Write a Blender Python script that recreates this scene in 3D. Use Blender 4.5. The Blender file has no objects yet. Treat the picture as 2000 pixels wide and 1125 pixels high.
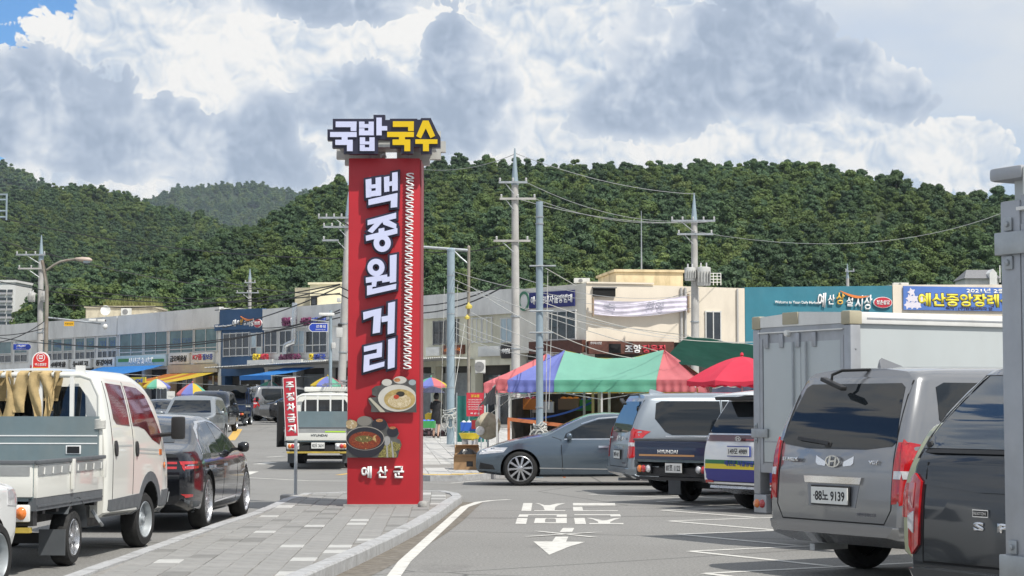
import bpy, bmesh, math, random
from mathutils import Vector, Matrix
from mathutils.bvhtree import BVHTree
from mathutils.geometry import delaunay_2d_cdt, tessellate_polygon
R = math.radians
random.seed(7)
SC = bpy.context.scene
COL = SC.collection
# ---------------------------------------------------------------- camera
FPX, EYE = 3833.0, 1.54
PITCH = math.atan(237.5 / FPX)
cam = bpy.data.cameras.new('camera')
cam.sensor_width = 36; cam.lens = FPX / 2000 * 36
cam.clip_start = .1; cam.clip_end = 20000
camo = bpy.data.objects.new('camera', cam); COL.objects.link(camo)
camo.location = (0, 0, EYE); camo.rotation_euler = (math.pi / 2 + PITCH, 0, 0)
SC.camera = camo
# ---------------------------------------------------------------- sun, exposure
SUN_EL, SUN_AZ = R(55), R(180 - 42)          # azimuth measured from +Y towards +X
SUN_DIR = Vector((math.cos(SUN_EL) * math.sin(SUN_AZ), math.cos(SUN_EL) * math.cos(SUN_AZ), math.sin(SUN_EL)))
sl = bpy.data.lights.new('sun', 'SUN'); sl.energy = 4.2; sl.angle = R(.6); sl.color = (1, .955, .88)
so = bpy.data.objects.new('sun', sl); COL.objects.link(so)
so.rotation_euler = SUN_DIR.to_track_quat('Z', 'Y').to_euler()
vs = SC.view_settings
vs.view_transform = 'Standard'; vs.look = 'None'; vs.exposure = 0.15; vs.gamma = 1
SC.cycles.max_bounces = 4; SC.cycles.transparent_max_bounces = 8; SC.cycles.volume_bounces = 0
SC.cycles.use_denoising = True; SC.cycles.sample_clamp_indirect = 6
# ---------------------------------------------------------------- sky with cumulus clouds
W = bpy.data.worlds.new('World'); SC.world = W; W.use_nodes = True
wt = W.node_tree; wt.nodes.clear()
class NB:
    """tiny node-graph builder: floats or sockets in, socket out"""
    def __init__(s, t, dim='3D'): s.t = t; s.dim = dim
    def n(s, ty, **k):
        q = s.t.nodes.new(ty)
        for a, b in k.items(): setattr(q, a, b)
        return q
    def put(s, sock, v):
        if isinstance(v, bpy.types.NodeSocket): s.t.links.new(v, sock)
        else: sock.default_value = v
    def m(s, op, a, b=0.0, c=0.0, cl=False):
        q = s.n('ShaderNodeMath', operation=op, use_clamp=cl)
        s.put(q.inputs[0], a); s.put(q.inputs[1], b); s.put(q.inputs[2], c)
        return q.outputs[0]
    def vm(s, op, a, b=(0, 0, 0), sc=1.0):
        q = s.n('ShaderNodeVectorMath', operation=op)
        s.put(q.inputs[0], a); s.put(q.inputs[1], b)
        if op == 'SCALE': s.put(q.inputs[3], sc)
        return q.outputs['Value'] if op in ('LENGTH', 'DOT_PRODUCT', 'DISTANCE') else q.outputs[0]
    def xyz(s, x, y, z):
        q = s.n('ShaderNodeCombineXYZ')
        for i, v in enumerate((x, y, z)): s.put(q.inputs[i], v)
        return q.outputs[0]
    def sep(s, v):
        q = s.n('ShaderNodeSeparateXYZ'); s.put(q.inputs[0], v); return q.outputs
    def noise(s, v, scale, det=4, rough=.5, w=None, dist=0.0):
        q = s.n('ShaderNodeTexNoise', noise_dimensions=s.dim); s.put(q.inputs['Vector'], v)
        s.put(q.inputs['Scale'], scale); s.put(q.inputs['Detail'], det); s.put(q.inputs['Roughness'], rough)
        s.put(q.inputs['Distortion'], dist)
        return q.outputs['Fac']
    def vor(s, v, scale, feat='SMOOTH_F1', smooth=.3, det=0.0):
        q = s.n('ShaderNodeTexVoronoi', feature=feat, voronoi_dimensions=s.dim); s.put(q.inputs['Vector'], v); s.put(q.inputs['Scale'], scale)
        if 'Smoothness' in q.inputs: s.put(q.inputs['Smoothness'], smooth)
        s.put(q.inputs['Detail'], det)
        return q.outputs['Distance']
    def mr(s, v, a, b, c=0.0, d=1.0, smooth=True):
        q = s.n('ShaderNodeMapRange', interpolation_type='SMOOTHSTEP' if smooth else 'LINEAR')
        s.put(q.inputs[0], v); s.put(q.inputs[1], a); s.put(q.inputs[2], b); s.put(q.inputs[3], c); s.put(q.inputs[4], d)
        return q.outputs[0]
    def mix(s, f, a, b):
        q = s.n('ShaderNodeMix', data_type='RGBA')
        s.put(q.inputs[0], f); s.put(q.inputs[6], a); s.put(q.inputs[7], b)
        return q.outputs[2]
    def ramp(s, f, stops):
        q = s.n('ShaderNodeValToRGB'); s.put(q.inputs[0], f); e = q.color_ramp.elements
        while len(e) < len(stops): e.new(.5)
        for i, (p, c) in enumerate(stops): e[i].position = p; e[i].color = (*c, 1)
        return q.outputs[0]

def build_sky():
    b = NB(wt, '2D')
    sky = b.n('ShaderNodeTexSky', sky_type='NISHITA', sun_disc=False, sun_elevation=SUN_EL, sun_rotation=SUN_AZ,
              air_density=1.0, dust_density=.25, ozone_density=1.6)
    d = b.n('ShaderNodeTexCoord').outputs['Generated']
    x, y, z = b.sep(d)
    az = b.m('MULTIPLY', b.m('ARCTAN2', x, y), 57.29578)
    el = b.m('MULTIPLY', b.m('ARCSINE', z), 57.29578)
    q = b.xyz(az, el, 0.0)
    # billow: rounded cauliflower bumps in several sizes, gently warped so nothing repeats
    warp = b.n('ShaderNodeTexNoise', noise_dimensions='2D'); b.put(warp.inputs['Vector'], q); warp.inputs['Scale'].default_value = .7; warp.inputs['Detail'].default_value = 1
    qw = b.vm('ADD', q, b.vm('SCALE', b.vm('SUBTRACT', warp.outputs['Color'], (.5, .5, .5)), sc=.9))
    def billow(off, fine):
        p = b.vm('ADD', qw, off); a = None
        for sc, amp in ((.33, .95), (.85, .55), (2.1, .40)) + (((5.2, .24),) if fine else ()):
            v = b.vor(p, sc, 'F1'); t_ = b.m('MULTIPLY', b.m('SUBTRACT', .42, b.m('MULTIPLY', v, v)), amp)
            a = t_ if a is None else b.m('ADD', a, t_)
        return a
    nz = b.noise(qw, 4.5, 4, .62)
    B0 = b.m('MULTIPLY_ADD', b.m('SUBTRACT', nz, .5), .30, billow((0, 0, 0), True)); B1 = billow((.12, .26, 0), False)
    relief = b.m('SUBTRACT', B0, B1)
    far = b.m('MULTIPLY_ADD', b.noise(b.vm('MULTIPLY', q, (1, 1.5, 1)), .085, 3, .5), 9.0, -3.5)
    inside = b.m('MULTIPLY', b.mr(b.m('ABSOLUTE', az), 17, 24, 1, 0), b.mr(el, 13, 18, 1, 0))
    def field(blobs, base):
        acc = base
        for cx, cy, rx, ry in blobs:
            v = b.vm('MULTIPLY', b.vm('SUBTRACT', q, (cx, cy, 0)), (1 / rx, 1 / ry, 0))
            acc = b.m('SMOOTH_MAX', acc, b.m('MULTIPLY_ADD', b.vm('LENGTH', v), -1.5, 1.5), .2)
        return acc
    def A(px): return math.degrees(math.atan((px - 1000) / FPX))
    def E(py): return math.degrees(math.atan((800 - py) / FPX))
    def blobs(l): return [(A(a), E(c), r / FPX * 57.3, s / FPX * 57.3) for a, c, r, s in l]
    white = blobs([(330, 70, 250, 170), (520, 170, 260, 170), (170, 150, 120, 120), (760, 160, 240, 150), (880, 60, 300, 90), (1140, 150, 190, 190), (590, 330, 75, 80), (330, 345, 240, 60),
                   (1050, 280, 190, 80), (1280, 275, 140, 60), (1620, 235, 170, 70), (1480, 285, 230, 60), (1900, 330, 90, 60), (1700, 310, 120, 45), (1350, 30, 160, 80), (1000, 20, 160, 120), (820, 300, 280, 55), (130, 340, 190, 45), (1780, 280, 160, 40), (1150, 300, 260, 50)])
    grey = blobs([(105, 205, 160, 105), (60, 285, 210, 60), (330, 270, 85, 75), (430, 300, 160, 75), (510, 262, 65, 95), (250, 310, 160, 60), (870, 100, 55, 105), (905, 170, 115, 120), (740, 190, 110, 70),
                  (650, 205, 95, 50), (850, 240, 210, 60), (1370, 90, 210, 110), (1250, 185, 150, 75), (1500, 70, 130, 110), (1480, 170, 230, 75), (1650, 160, 115, 70),
                  (1750, 195, 90, 55), (1240, 215, 160, 60), (650, -15, 330, 55), (440, 340, 170, 60)])
    out = b.m('MULTIPLY_ADD', inside, -6.0, far)
    fw = b.m('ADD', field(white, out), B0); FG = field(grey, b.m('SUBTRACT', out, 1.1)); fg = b.m('ADD', FG, B0)
    mw = b.mr(fw, .33, .42); mg = b.mr(fg, .45, .52)
    veil = b.m('MULTIPLY', b.mr(b.m('ADD', az, b.m('MULTIPLY', el, -.35)), -16.5, -13.0, .0, 1), b.mr(b.noise(b.vm('MULTIPLY', q, (.5, 1.2, 1)), .3, 4, .55), .25, .7, .75, 1.0))
    # light on the puffs: sunlit crests, blue-grey hollows and undersides
    big = b.noise(q, .30, 4, .55)
    lw = b.m('MULTIPLY_ADD', relief, 1.1, b.m('SUBTRACT', b.mr(big, .32, .66, .50, 1.0), b.mr(el, 4.5, 8.0, .16, 0.)), cl=True)
    rim = b.mr(fg, .40, 1.05, .40, 0.)
    lg = b.m('MULTIPLY_ADD', relief, .75, b.m('ADD', rim, b.m('ADD', b.mr(b.noise(b.vm('ADD', q, (7, 3, 0)), .34, 4, .55), .40, .70, .0, .58), b.mr(el, 5.0, 11.5, .12, .0))), cl=True)
    cw = b.ramp(lw, [(0, (.46, .55, .70)), (.4, (.64, .72, .83)), (.75, (.86, .885, .91)), (1, (1.0, .985, .96))])
    cg = b.ramp(lg, [(0, (.39, .47, .60)), (.3, (.49, .57, .70)), (.65, (.68, .74, .83)), (1, (.93, .94, .95))])
    skyc = b.vm('MULTIPLY', sky.outputs[0], (.060, .098, .138))
    c = b.mix(veil, skyc, b.ramp(el_fac(b, el), [(0, (.56, .67, .82)), (.5, (.60, .69, .81)), (1, (.77, .81, .86))]))
    c = b.mix(mw, c, cw); c = b.mix(mg, c, cg)
    c = b.mix(b.mr(el, -2, 0, 0, 1), (.3, .33, .34, 1), c)
    bg = b.n('ShaderNodeBackground'); b.put(bg.inputs[0], c); bg.inputs[1].default_value = SKY_GAIN
    o = b.n('ShaderNodeOutputWorld'); wt.links.new(bg.outputs[0], o.inputs[0])
def el_fac(b, el): return b.mr(el, 0, 12)
SKY_GAIN = .88
build_sky()
W.cycles.sampling_method = 'MANUAL'; W.cycles.sample_map_resolution = 512
# ---------------------------------------------------------------- pixel geometry, ground profile
def gz(Y): return max(0.0, (min(Y, 160) - 50) * .0155)
def P(px, py, Y):
    """the point at depth Y seen at photograph pixel px,py"""
    a, u = (px - 1000) / FPX, (562.5 - py) / FPX
    dy = math.cos(PITCH) - u * math.sin(PITCH); dz = math.sin(PITCH) + u * math.cos(PITCH)
    t = Y / dy
    return Vector((a * t, Y, EYE + dz * t))
def G(px, py, z=0.0):
    """ground point (z above the ground profile) seen at a pixel"""
    Y = 30.0
    for _ in range(40):
        p = P(px, py, Y); s = (p.z - EYE) / Y
        Yn = (gz(Y) + z - EYE) / s
        Y = .5 * Y + .5 * min(max(Yn, 3), 400)
    return P(px, py, Y)
def clear(): pass
# ---------------------------------------------------------------- materials
MATS = {}
def mat(name, col, rough=.6, metal=0.0, var=.0, scale=4.0, bump=0.0, bscale=40.0, spec=.5, coat=0.0, coords='Object', dirt=None, dirt_amt=.0, dscale=1.2, alpha=1.0, emit=0.0, transl=0.0):
    if name in MATS: return MATS[name]
    m = bpy.data.materials.new(name); m.use_nodes = True; MATS[name] = m
    t = m.node_tree; b = NB(t); p = t.nodes['Principled BSDF']
    c4 = (*col, 1)
    p.inputs['Base Color'].default_value = c4; p.inputs['Roughness'].default_value = rough; p.inputs['Metallic'].default_value = metal
    p.inputs['Specular IOR Level'].default_value = spec; p.inputs['Coat Weight'].default_value = coat; p.inputs['Coat Roughness'].default_value = .04
    if emit: p.inputs['Emission Color'].default_value = c4; p.inputs['Emission Strength'].default_value = emit
    if var or bump or dirt_amt: v = b.n('ShaderNodeTexCoord').outputs[coords]
    src = c4
    if var:
        f = b.noise(v, scale, 6, .6)
        lo = tuple(max(0, x * (1 - var)) for x in col) + (1,); hi = tuple(min(1, x * (1 + var)) for x in col) + (1,)
        src = b.mix(b.mr(f, .25, .75), lo, hi)
        if var > .05: rr = b.mr(b.noise(v, scale * 2.3, 4), .3, .7, max(.02, rough - .08), min(1, rough + .08)); t.links.new(rr, p.inputs['Roughness'])
    if dirt_amt:
        f2 = b.m('MULTIPLY', b.mr(b.noise(b.vm('MULTIPLY', v, (1, 1, .35)), dscale, 7, .65), .45, .72), dirt_amt)
        src = b.mix(f2, src, (*(dirt or (.09, .085, .075)), 1))
    if var or dirt_amt: t.links.new(src, p.inputs['Base Color'])
    if bump:
        bn = b.n('ShaderNodeBump'); bn.inputs['Strength'].default_value = min(1, bump); bn.inputs['Distance'].default_value = .01 * max(1, bump)
        t.links.new(b.noise(v, bscale, 5, .6), bn.inputs['Height']); t.links.new(bn.outputs[0], p.inputs['Normal'])
    if transl:
        tr = b.n('ShaderNodeBsdfTranslucent'); tr.inputs[0].default_value = c4; mx = b.n('ShaderNodeMixShader'); mx.inputs[0].default_value = transl
        t.links.new(p.outputs[0], mx.inputs[1]); t.links.new(tr.outputs[0], mx.inputs[2]); t.links.new(mx.outputs[0], t.nodes['Material Output'].inputs[0])
    return m
def paint(name, col, metal=.35, rough=.28): return mat(name, col, rough, metal, coat=.8)
M_GLASS = mat('tinted_glass', (.010, .013, .016), .03, 0, spec=.55, coat=.2)
M_GLASSC = mat('clear_glass', (.05, .06, .065), .04, 0, spec=.8, coat=.6)
M_RUB = mat('tyre_rubber', (.018, .018, .018), .8, var=.25, scale=9, bump=.4, bscale=60)
M_BLK = mat('black_plastic', (.02, .02, .021), .5, var=.2)
M_GAP = mat('dark_gap', (.008, .008, .008), .9)
M_CHR = mat('chrome', (.75, .76, .78), .12, 1.0)
M_ALU = mat('alloy', (.55, .56, .58), .28, .9, var=.1, scale=8)
M_STEEL = mat('galvanised_steel', (.42, .45, .47), .45, .55, var=.15, scale=6, dirt=(.18, .16, .13), dirt_amt=.35)
M_WHITE = mat('white_paint', (.78, .78, .75), .35, var=.04, dirt=(.3, .28, .24), dirt_amt=.22)
M_REDL = mat('red_lens', (.45, .008, .012), .12, 0, coat=1, spec=.7, var=.25, scale=18)
M_CLRL = mat('clear_lens', (.62, .62, .64), .1, .2, coat=1, var=.2, scale=20)
M_ORGL = mat('amber_lens', (.75, .2, .03), .15, 0, coat=1)
M_PLATE = mat('plate_white', (.74, .75, .72), .4, var=.04)
M_INK = mat('black_ink', (.012, .012, .014), .5)
M_CONC = mat('concrete', (.36, .355, .34), .85, var=.15, scale=3, bump=.5, bscale=30, dirt=(.14, .13, .115), dirt_amt=.5)
M_TXTW = mat('white_lettering', (.8, .8, .79), .45)
# ---------------------------------------------------------------- mesh helpers
def link(o, parent=None):
    COL.objects.link(o)
    if parent is not None: o.parent = parent
    return o
class MB:
    def __init__(s): s.v = []; s.f = []; s.mi = []; s.cur = 0
    def add(s, vs, fs):
        n = len(s.v); s.v += [tuple(a) for a in vs]; s.f += [tuple(i + n for i in f) for f in fs]; s.mi += [s.cur] * len(fs); return s
    def box(s, a, b, M=None):
        x0, y0, z0 = a; x1, y1, z1 = b
        vs = [(x0, y0, z0), (x1, y0, z0), (x1, y1, z0), (x0, y1, z0), (x0, y0, z1), (x1, y0, z1), (x1, y1, z1), (x0, y1, z1)]
        if M is not None: vs = [tuple(M @ Vector(v)) for v in vs]
        return s.add(vs, [(0, 3, 2, 1), (4, 5, 6, 7), (0, 1, 5, 4), (1, 2, 6, 5), (2, 3, 7, 6), (3, 0, 4, 7)])
    def prism(s, poly, fn, a, b):
        """poly: 2-D outline; fn(u,v,w)->xyz; extruded from w=a to w=b"""
        n = len(poly); vs = [fn(u, v, a) for u, v in poly] + [fn(u, v, b) for u, v in poly]
        tri = tessellate_polygon([[Vector((u, v, 0)) for u, v in poly]])
        fs = [tuple(t) for t in tri] + [tuple(i + n for i in reversed(t)) for t in tri]
        fs += [(i, (i + 1) % n, (i + 1) % n + n, i + n) for i in range(n)]
        return s.add(vs, fs)
    def tube(s, pts, r, n=6, caps=True, r1=None):
        pts = [Vector(p) for p in pts]; k = len(pts); vs = []; fs = []
        up = Vector((0, 0, 1)); prev = None
        for i, p in enumerate(pts):
            t = (pts[min(i + 1, k - 1)] - pts[max(i - 1, 0)]).normalized()
            if prev is None: prev = t.orthogonal().normalized()
            prev = (prev - t * prev.dot(t)).normalized(); q = t.cross(prev)
            rr = r if r1 is None else r + (r1 - r) * i / max(1, k - 1)
            if isinstance(r, (list, tuple)): rr = r[i]
            for j in range(n):
                a = 2 * math.pi * j / n; vs.append(p + (prev * math.cos(a) + q * math.sin(a)) * rr)
        for i in range(k - 1):
            for j in range(n): fs.append((i * n + j, i * n + (j + 1) % n, (i + 1) * n + (j + 1) % n, (i + 1) * n + j))
        if caps: fs.append(tuple(reversed(range(n)))); fs.append(tuple((k - 1) * n + j for j in range(n)))
        return s.add(vs, fs)
    def lathe(s, prof, n=24, fn=lambda r, a, h: (r * math.cos(a), r * math.sin(a), h), close=False):
        k = len(prof); vs = [fn(r, 2 * math.pi * j / n, h) for r, h in prof for j in range(n)]; fs = []
        for i in range(k if close else k - 1):
            i2 = (i + 1) % k
            for j in range(n): fs.append((i * n + j, i * n + (j + 1) % n, i2 * n + (j + 1) % n, i2 * n + j))
        return s.add(vs, fs)
    def grid(s, fn, nu, nv):
        vs = [fn(i / nu, j / nv) for j in range(nv + 1) for i in range(nu + 1)]
        return s.add(vs, [(j * (nu + 1) + i, j * (nu + 1) + i + 1, (j + 1) * (nu + 1) + i + 1, (j + 1) * (nu + 1) + i) for j in range(nv) for i in range(nu)])
    def mesh(s, name, mats):
        me = bpy.data.meshes.new(name); me.from_pydata(s.v, [], s.f)
        for m in (mats if isinstance(mats, (list, tuple)) else [mats]): me.materials.append(m)
        if any(s.mi): me.polygons.foreach_set('material_index', s.mi)
        return me
    def build(s, name, mats, parent=None, smooth=None, bev=0.0, loc=None, fixn=True):
        me = s.mesh(name, mats)
        if fixn:
            bm = bmesh.new(); bm.from_mesh(me); bmesh.ops.recalc_face_normals(bm, faces=bm.faces)
            if bev: bmesh.ops.bevel(bm, geom=[e for e in bm.edges if e.is_manifold and e.calc_face_angle(0) > .6], offset=bev, segments=2, affect='EDGES', profile=.6, clamp_overlap=True)
            bm.to_mesh(me); bm.free()
        if smooth is not None or bev: sm(me, smooth or 35)
        o = bpy.data.objects.new(name, me); link(o, parent)
        if loc is not None: o.location = loc
        return o
def sm(me, ang=35):
    me.polygons.foreach_set('use_smooth', [True] * len(me.polygons)); me.set_sharp_from_angle(angle=R(ang)); me.update()
def tag(o, label, cat, group=None, kind=None):
    if label: o['label'] = label
    if cat: o['category'] = cat
    if group: o['group'] = group
    if kind: o['kind'] = kind
    return o
def thing(name, label, cat, loc=(0, 0, 0), rz=0.0, group=None):
    o = bpy.data.objects.new(name, None); o.empty_display_size = .2; link(o); o.location = loc; o.rotation_euler = (0, 0, rz)
    return tag(o, label, cat, group)
def copy_tree(o, parent=None):
    c = o.copy(); COL.objects.link(c); c.parent = parent
    for ch in list(o.children): copy_tree(ch, c)
    return c
def bx(name, a, b, m, parent=None, bev=0.0, M=None): return MB().box(a, b, M).build(name, m, parent, bev=bev)
FRONT = lambda u, v, w: (u, -w, v)          # a picture plane facing -y, w = how far it stands proud
def txt(name, body, m, parent, cx, cz, w, h, fn=FRONT, base=0.0, depth=.012, bold=0.0, shear=0.0, spacing=1.0):
    c = bpy.data.curves.new(name, 'FONT'); c.body = body; c.offset = bold; c.shear = shear; c.space_character = spacing; c.resolution_u = 3; c.align_x = 'CENTER'
    o = bpy.data.objects.new('tmp', c)
    me = bpy.data.meshes.new_from_object(o)
    bpy.data.objects.remove(o); bpy.data.curves.remove(c)
    me.name = name
    if not me.vertices: return None
    bm = bmesh.new(); bm.from_mesh(me); bmesh.ops.remove_doubles(bm, verts=bm.verts, dist=1e-5)
    xs = [v.co.x for v in bm.verts]; ys = [v.co.y for v in bm.verts]
    x0, x1, y0, y1 = min(xs), max(xs), min(ys), max(ys); sx = w / max(x1 - x0, 1e-6); sy = h / max(y1 - y0, 1e-6)
    ext = bmesh.ops.extrude_face_region(bm, geom=list(bm.faces)); top = {v for v in ext['geom'] if isinstance(v, bmesh.types.BMVert)}
    for v in bm.verts:
        u, q = cx + (v.co.x - (x0 + x1) / 2) * sx, cz + (v.co.y - (y0 + y1) / 2) * sy
        v.co = Vector(fn(u, q, base + (depth if v in top else 0)))
    bmesh.ops.recalc_face_normals(bm, faces=bm.faces)
    bm.to_mesh(me); bm.free(); me.materials.clear(); me.materials.append(m)
    return link(bpy.data.objects.new(name, me), parent)
def pchip(pts):
    xs = [p[0] for p in pts]; ys = [p[1] for p in pts]; n = len(xs)
    d = [(ys[i + 1] - ys[i]) / (xs[i + 1] - xs[i]) for i in range(n - 1)]
    mm = [d[0]] + [0 if d[i - 1] * d[i] <= 0 else 2 * d[i - 1] * d[i] / (d[i - 1] + d[i]) for i in range(1, n - 1)] + [d[-1]] if n > 2 else [d[0], d[0]]
    def f(x):
        if x <= xs[0]: return ys[0]
        if x >= xs[-1]: return ys[-1]
        i = 0
        while x > xs[i + 1]: i += 1
        h = xs[i + 1] - xs[i]; t = (x - xs[i]) / h
        return (2 * t**3 - 3 * t * t + 1) * ys[i] + (t**3 - 2 * t * t + t) * h * mm[i] + (-2 * t**3 + 3 * t * t) * ys[i + 1] + (t**3 - t * t) * h * mm[i + 1]
    return f
def lin(pts):
    def f(x):
        if x <= pts[0][0]: return pts[0][1]
        for (a, b), (c, d) in zip(pts, pts[1:]):
            if x <= c: return b + (d - b) * (x - a) / (c - a)
        return pts[-1][1]
    return f
def off_poly(poly, d):
    """outline grown outwards by d"""
    n = len(poly); area = sum(poly[i][0] * poly[(i + 1) % n][1] - poly[(i + 1) % n][0] * poly[i][1] for i in range(n))
    sgn = 1 if area > 0 else -1; out = []
    for i in range(n):
        p0, p1, p2 = Vector(poly[i - 1]), Vector(poly[i]), Vector(poly[(i + 1) % n])
        e1 = (p1 - p0).normalized(); e2 = (p2 - p1).normalized()
        n1 = Vector((e1.y, -e1.x)) * sgn; n2 = Vector((e2.y, -e2.x)) * sgn
        k = 1 + n1.dot(n2); k = max(k, .45)
        q = p1 + (n1 + n2) * (d / k); out.append((q.x, q.y))
    return out
def ell(cx, cy, rx, ry, n=28): return [(cx + rx * math.cos(2 * math.pi * i / n), cy + ry * math.sin(2 * math.pi * i / n)) for i in range(n)]
# ---------------------------------------------------------------- ground, roads
def asphalt():
    m = bpy.data.materials.new('asphalt'); m.use_nodes = True; t = m.node_tree; b = NB(t); p = t.nodes['Principled BSDF']
    v = b.n('ShaderNodeTexCoord').outputs['Object']
    big = b.noise(v, .25, 5, .6); fine = b.noise(v, 34, 4, .8); med = b.noise(b.vm('MULTIPLY', v, (1, .35, 1)), 1.6, 6, .6)
    c = b.mix(b.mr(big, .3, .7), (.188, .184, .174, 1), (.232, .228, .217, 1))
    c = b.mix(b.m('MULTIPLY', b.mr(med, .5, .75), .35), c, (.16, .155, .145, 1))
    c = b.mix(b.mr(fine, .36, .66), b.mix(.45, c, (.09, .09, .085, 1)), b.mix(.3, c, (.46, .45, .43, 1)))
    st = b.noise(b.vm('MULTIPLY', v, (1, .5, 1)), .7, 5, .7); c = b.mix(b.m('MULTIPLY', b.mr(st, .58, .68), .4), c, (.13, .125, .12, 1))
    vo = b.n('ShaderNodeTexVoronoi', feature='DISTANCE_TO_EDGE'); b.put(vo.inputs['Vector'], b.vm('ADD', v, b.vm('SCALE', b.n('ShaderNodeTexNoise').outputs['Color'], sc=.8))); vo.inputs['Scale'].default_value = .16
    c = b.mix(b.m('MULTIPLY', b.mr(vo.outputs[0], .0, .006, 1, 0), .75), c, (.06, .06, .058, 1))
    t.links.new(c, p.inputs['Base Color']); p.inputs['Roughness'].default_value = .85
    bn = b.n('ShaderNodeBump'); bn.inputs['Strength'].default_value = .5; bn.inputs['Distance'].default_value = .006
    t.links.new(fine, bn.inputs['Height']); t.links.new(bn.outputs[0], p.inputs['Normal'])
    return m
M_ASPH = asphalt()
M_MARK = mat('road_paint', (.62, .61, .57), .7, var=.12, scale=14, dirt=(.28, .275, .26), dirt_amt=.75, dscale=7.0)
M_MARKY = mat('yellow_road_paint', (.62, .38, .07), .7, var=.12, scale=14, dirt=(.28, .26, .22), dirt_amt=.6, dscale=7.0)
M_GRAN = mat('granite_kerb', (.40, .405, .41), .7, var=.16, scale=14, bump=.3, bscale=80, dirt=(.2, .19, .175), dirt_amt=.45, dscale=5)
M_MORTAR = mat('paving_sand', (.25, .24, .225), .9, var=.2)
def sheet(name, poly, m, dz, parent=None, step=6.0):
    """flat polygon laid dz above the ground profile"""
    pts = []
    for i in range(len(poly)):
        a, c = Vector(poly[i][:2]), Vector(poly[(i + 1) % len(poly)][:2]); k = max(1, int((c - a).length / step))
        for j in range(k): pts.append(a + (c - a) * j / k)
    n = len(pts); inner = []
    vs, es, fs, *_ = delaunay_2d_cdt(pts + inner, [(i, (i + 1) % n) for i in range(n)], [], 1, 1e-5)
    return MB().add([(v.x, v.y, gz(v.y) + dz) for v in vs], fs).build(name, m, parent)
def build_ground():
    mb = MB(); ys = [-60, 0, 20, 40, 50, 60, 75, 100, 130, 160, 400, 1500, 3300]; xs = [-1400, -800, -300, -80, 0, 80, 300, 800, 1400]
    mb.grid(lambda u, v: (xs[round(u * 8)], ys[round(v * 12)], gz(ys[round(v * 12)]) - .03), 8, 12)
    mb.build('ground', mat('bare_ground', (.2, .19, .16), .9, var=.25, scale=.5), smooth=60)['kind'] = 'structure'
    mb = MB(); ys = [-20 + 5 * i for i in range(37)]
    mb.grid(lambda u, v: (-60 + 120 * u, ys[round(v * 36)], gz(ys[round(v * 36)])), 1, 36)
    mb.build('road', M_ASPH, smooth=60)['kind'] = 'structure'
build_ground()
ROAD = bpy.data.objects['road']
def mark(name, pix, m=M_MARK, dz=.004, pid=True):
    return sheet(name, [G(*p) if pid else p for p in pix], m, dz, None, 3.0)
def stripe(name, pts, w, m=M_MARK, dz=.004):
    """a painted line w metres wide along ground points"""
    pts = [Vector((p[0], p[1])) for p in pts]; L = []; Rr = []
    for i, p in enumerate(pts):
        t = (pts[min(i + 1, len(pts) - 1)] - pts[max(i - 1, 0)]).normalized(); nn = Vector((-t.y, t.x)) * w / 2
        L.append(p + nn); Rr.append(p - nn)
    mb = MB(); k = len(pts)
    mb.add([(q.x, q.y, gz(q.y) + dz) for q in L + Rr], [(i, i + 1, k + i + 1, k + i) for i in range(k - 1)])
    o = mb.build(name, m); o['kind'] = 'structure'; return o
def struct(o): o['kind'] = 'structure'; return o
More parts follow.
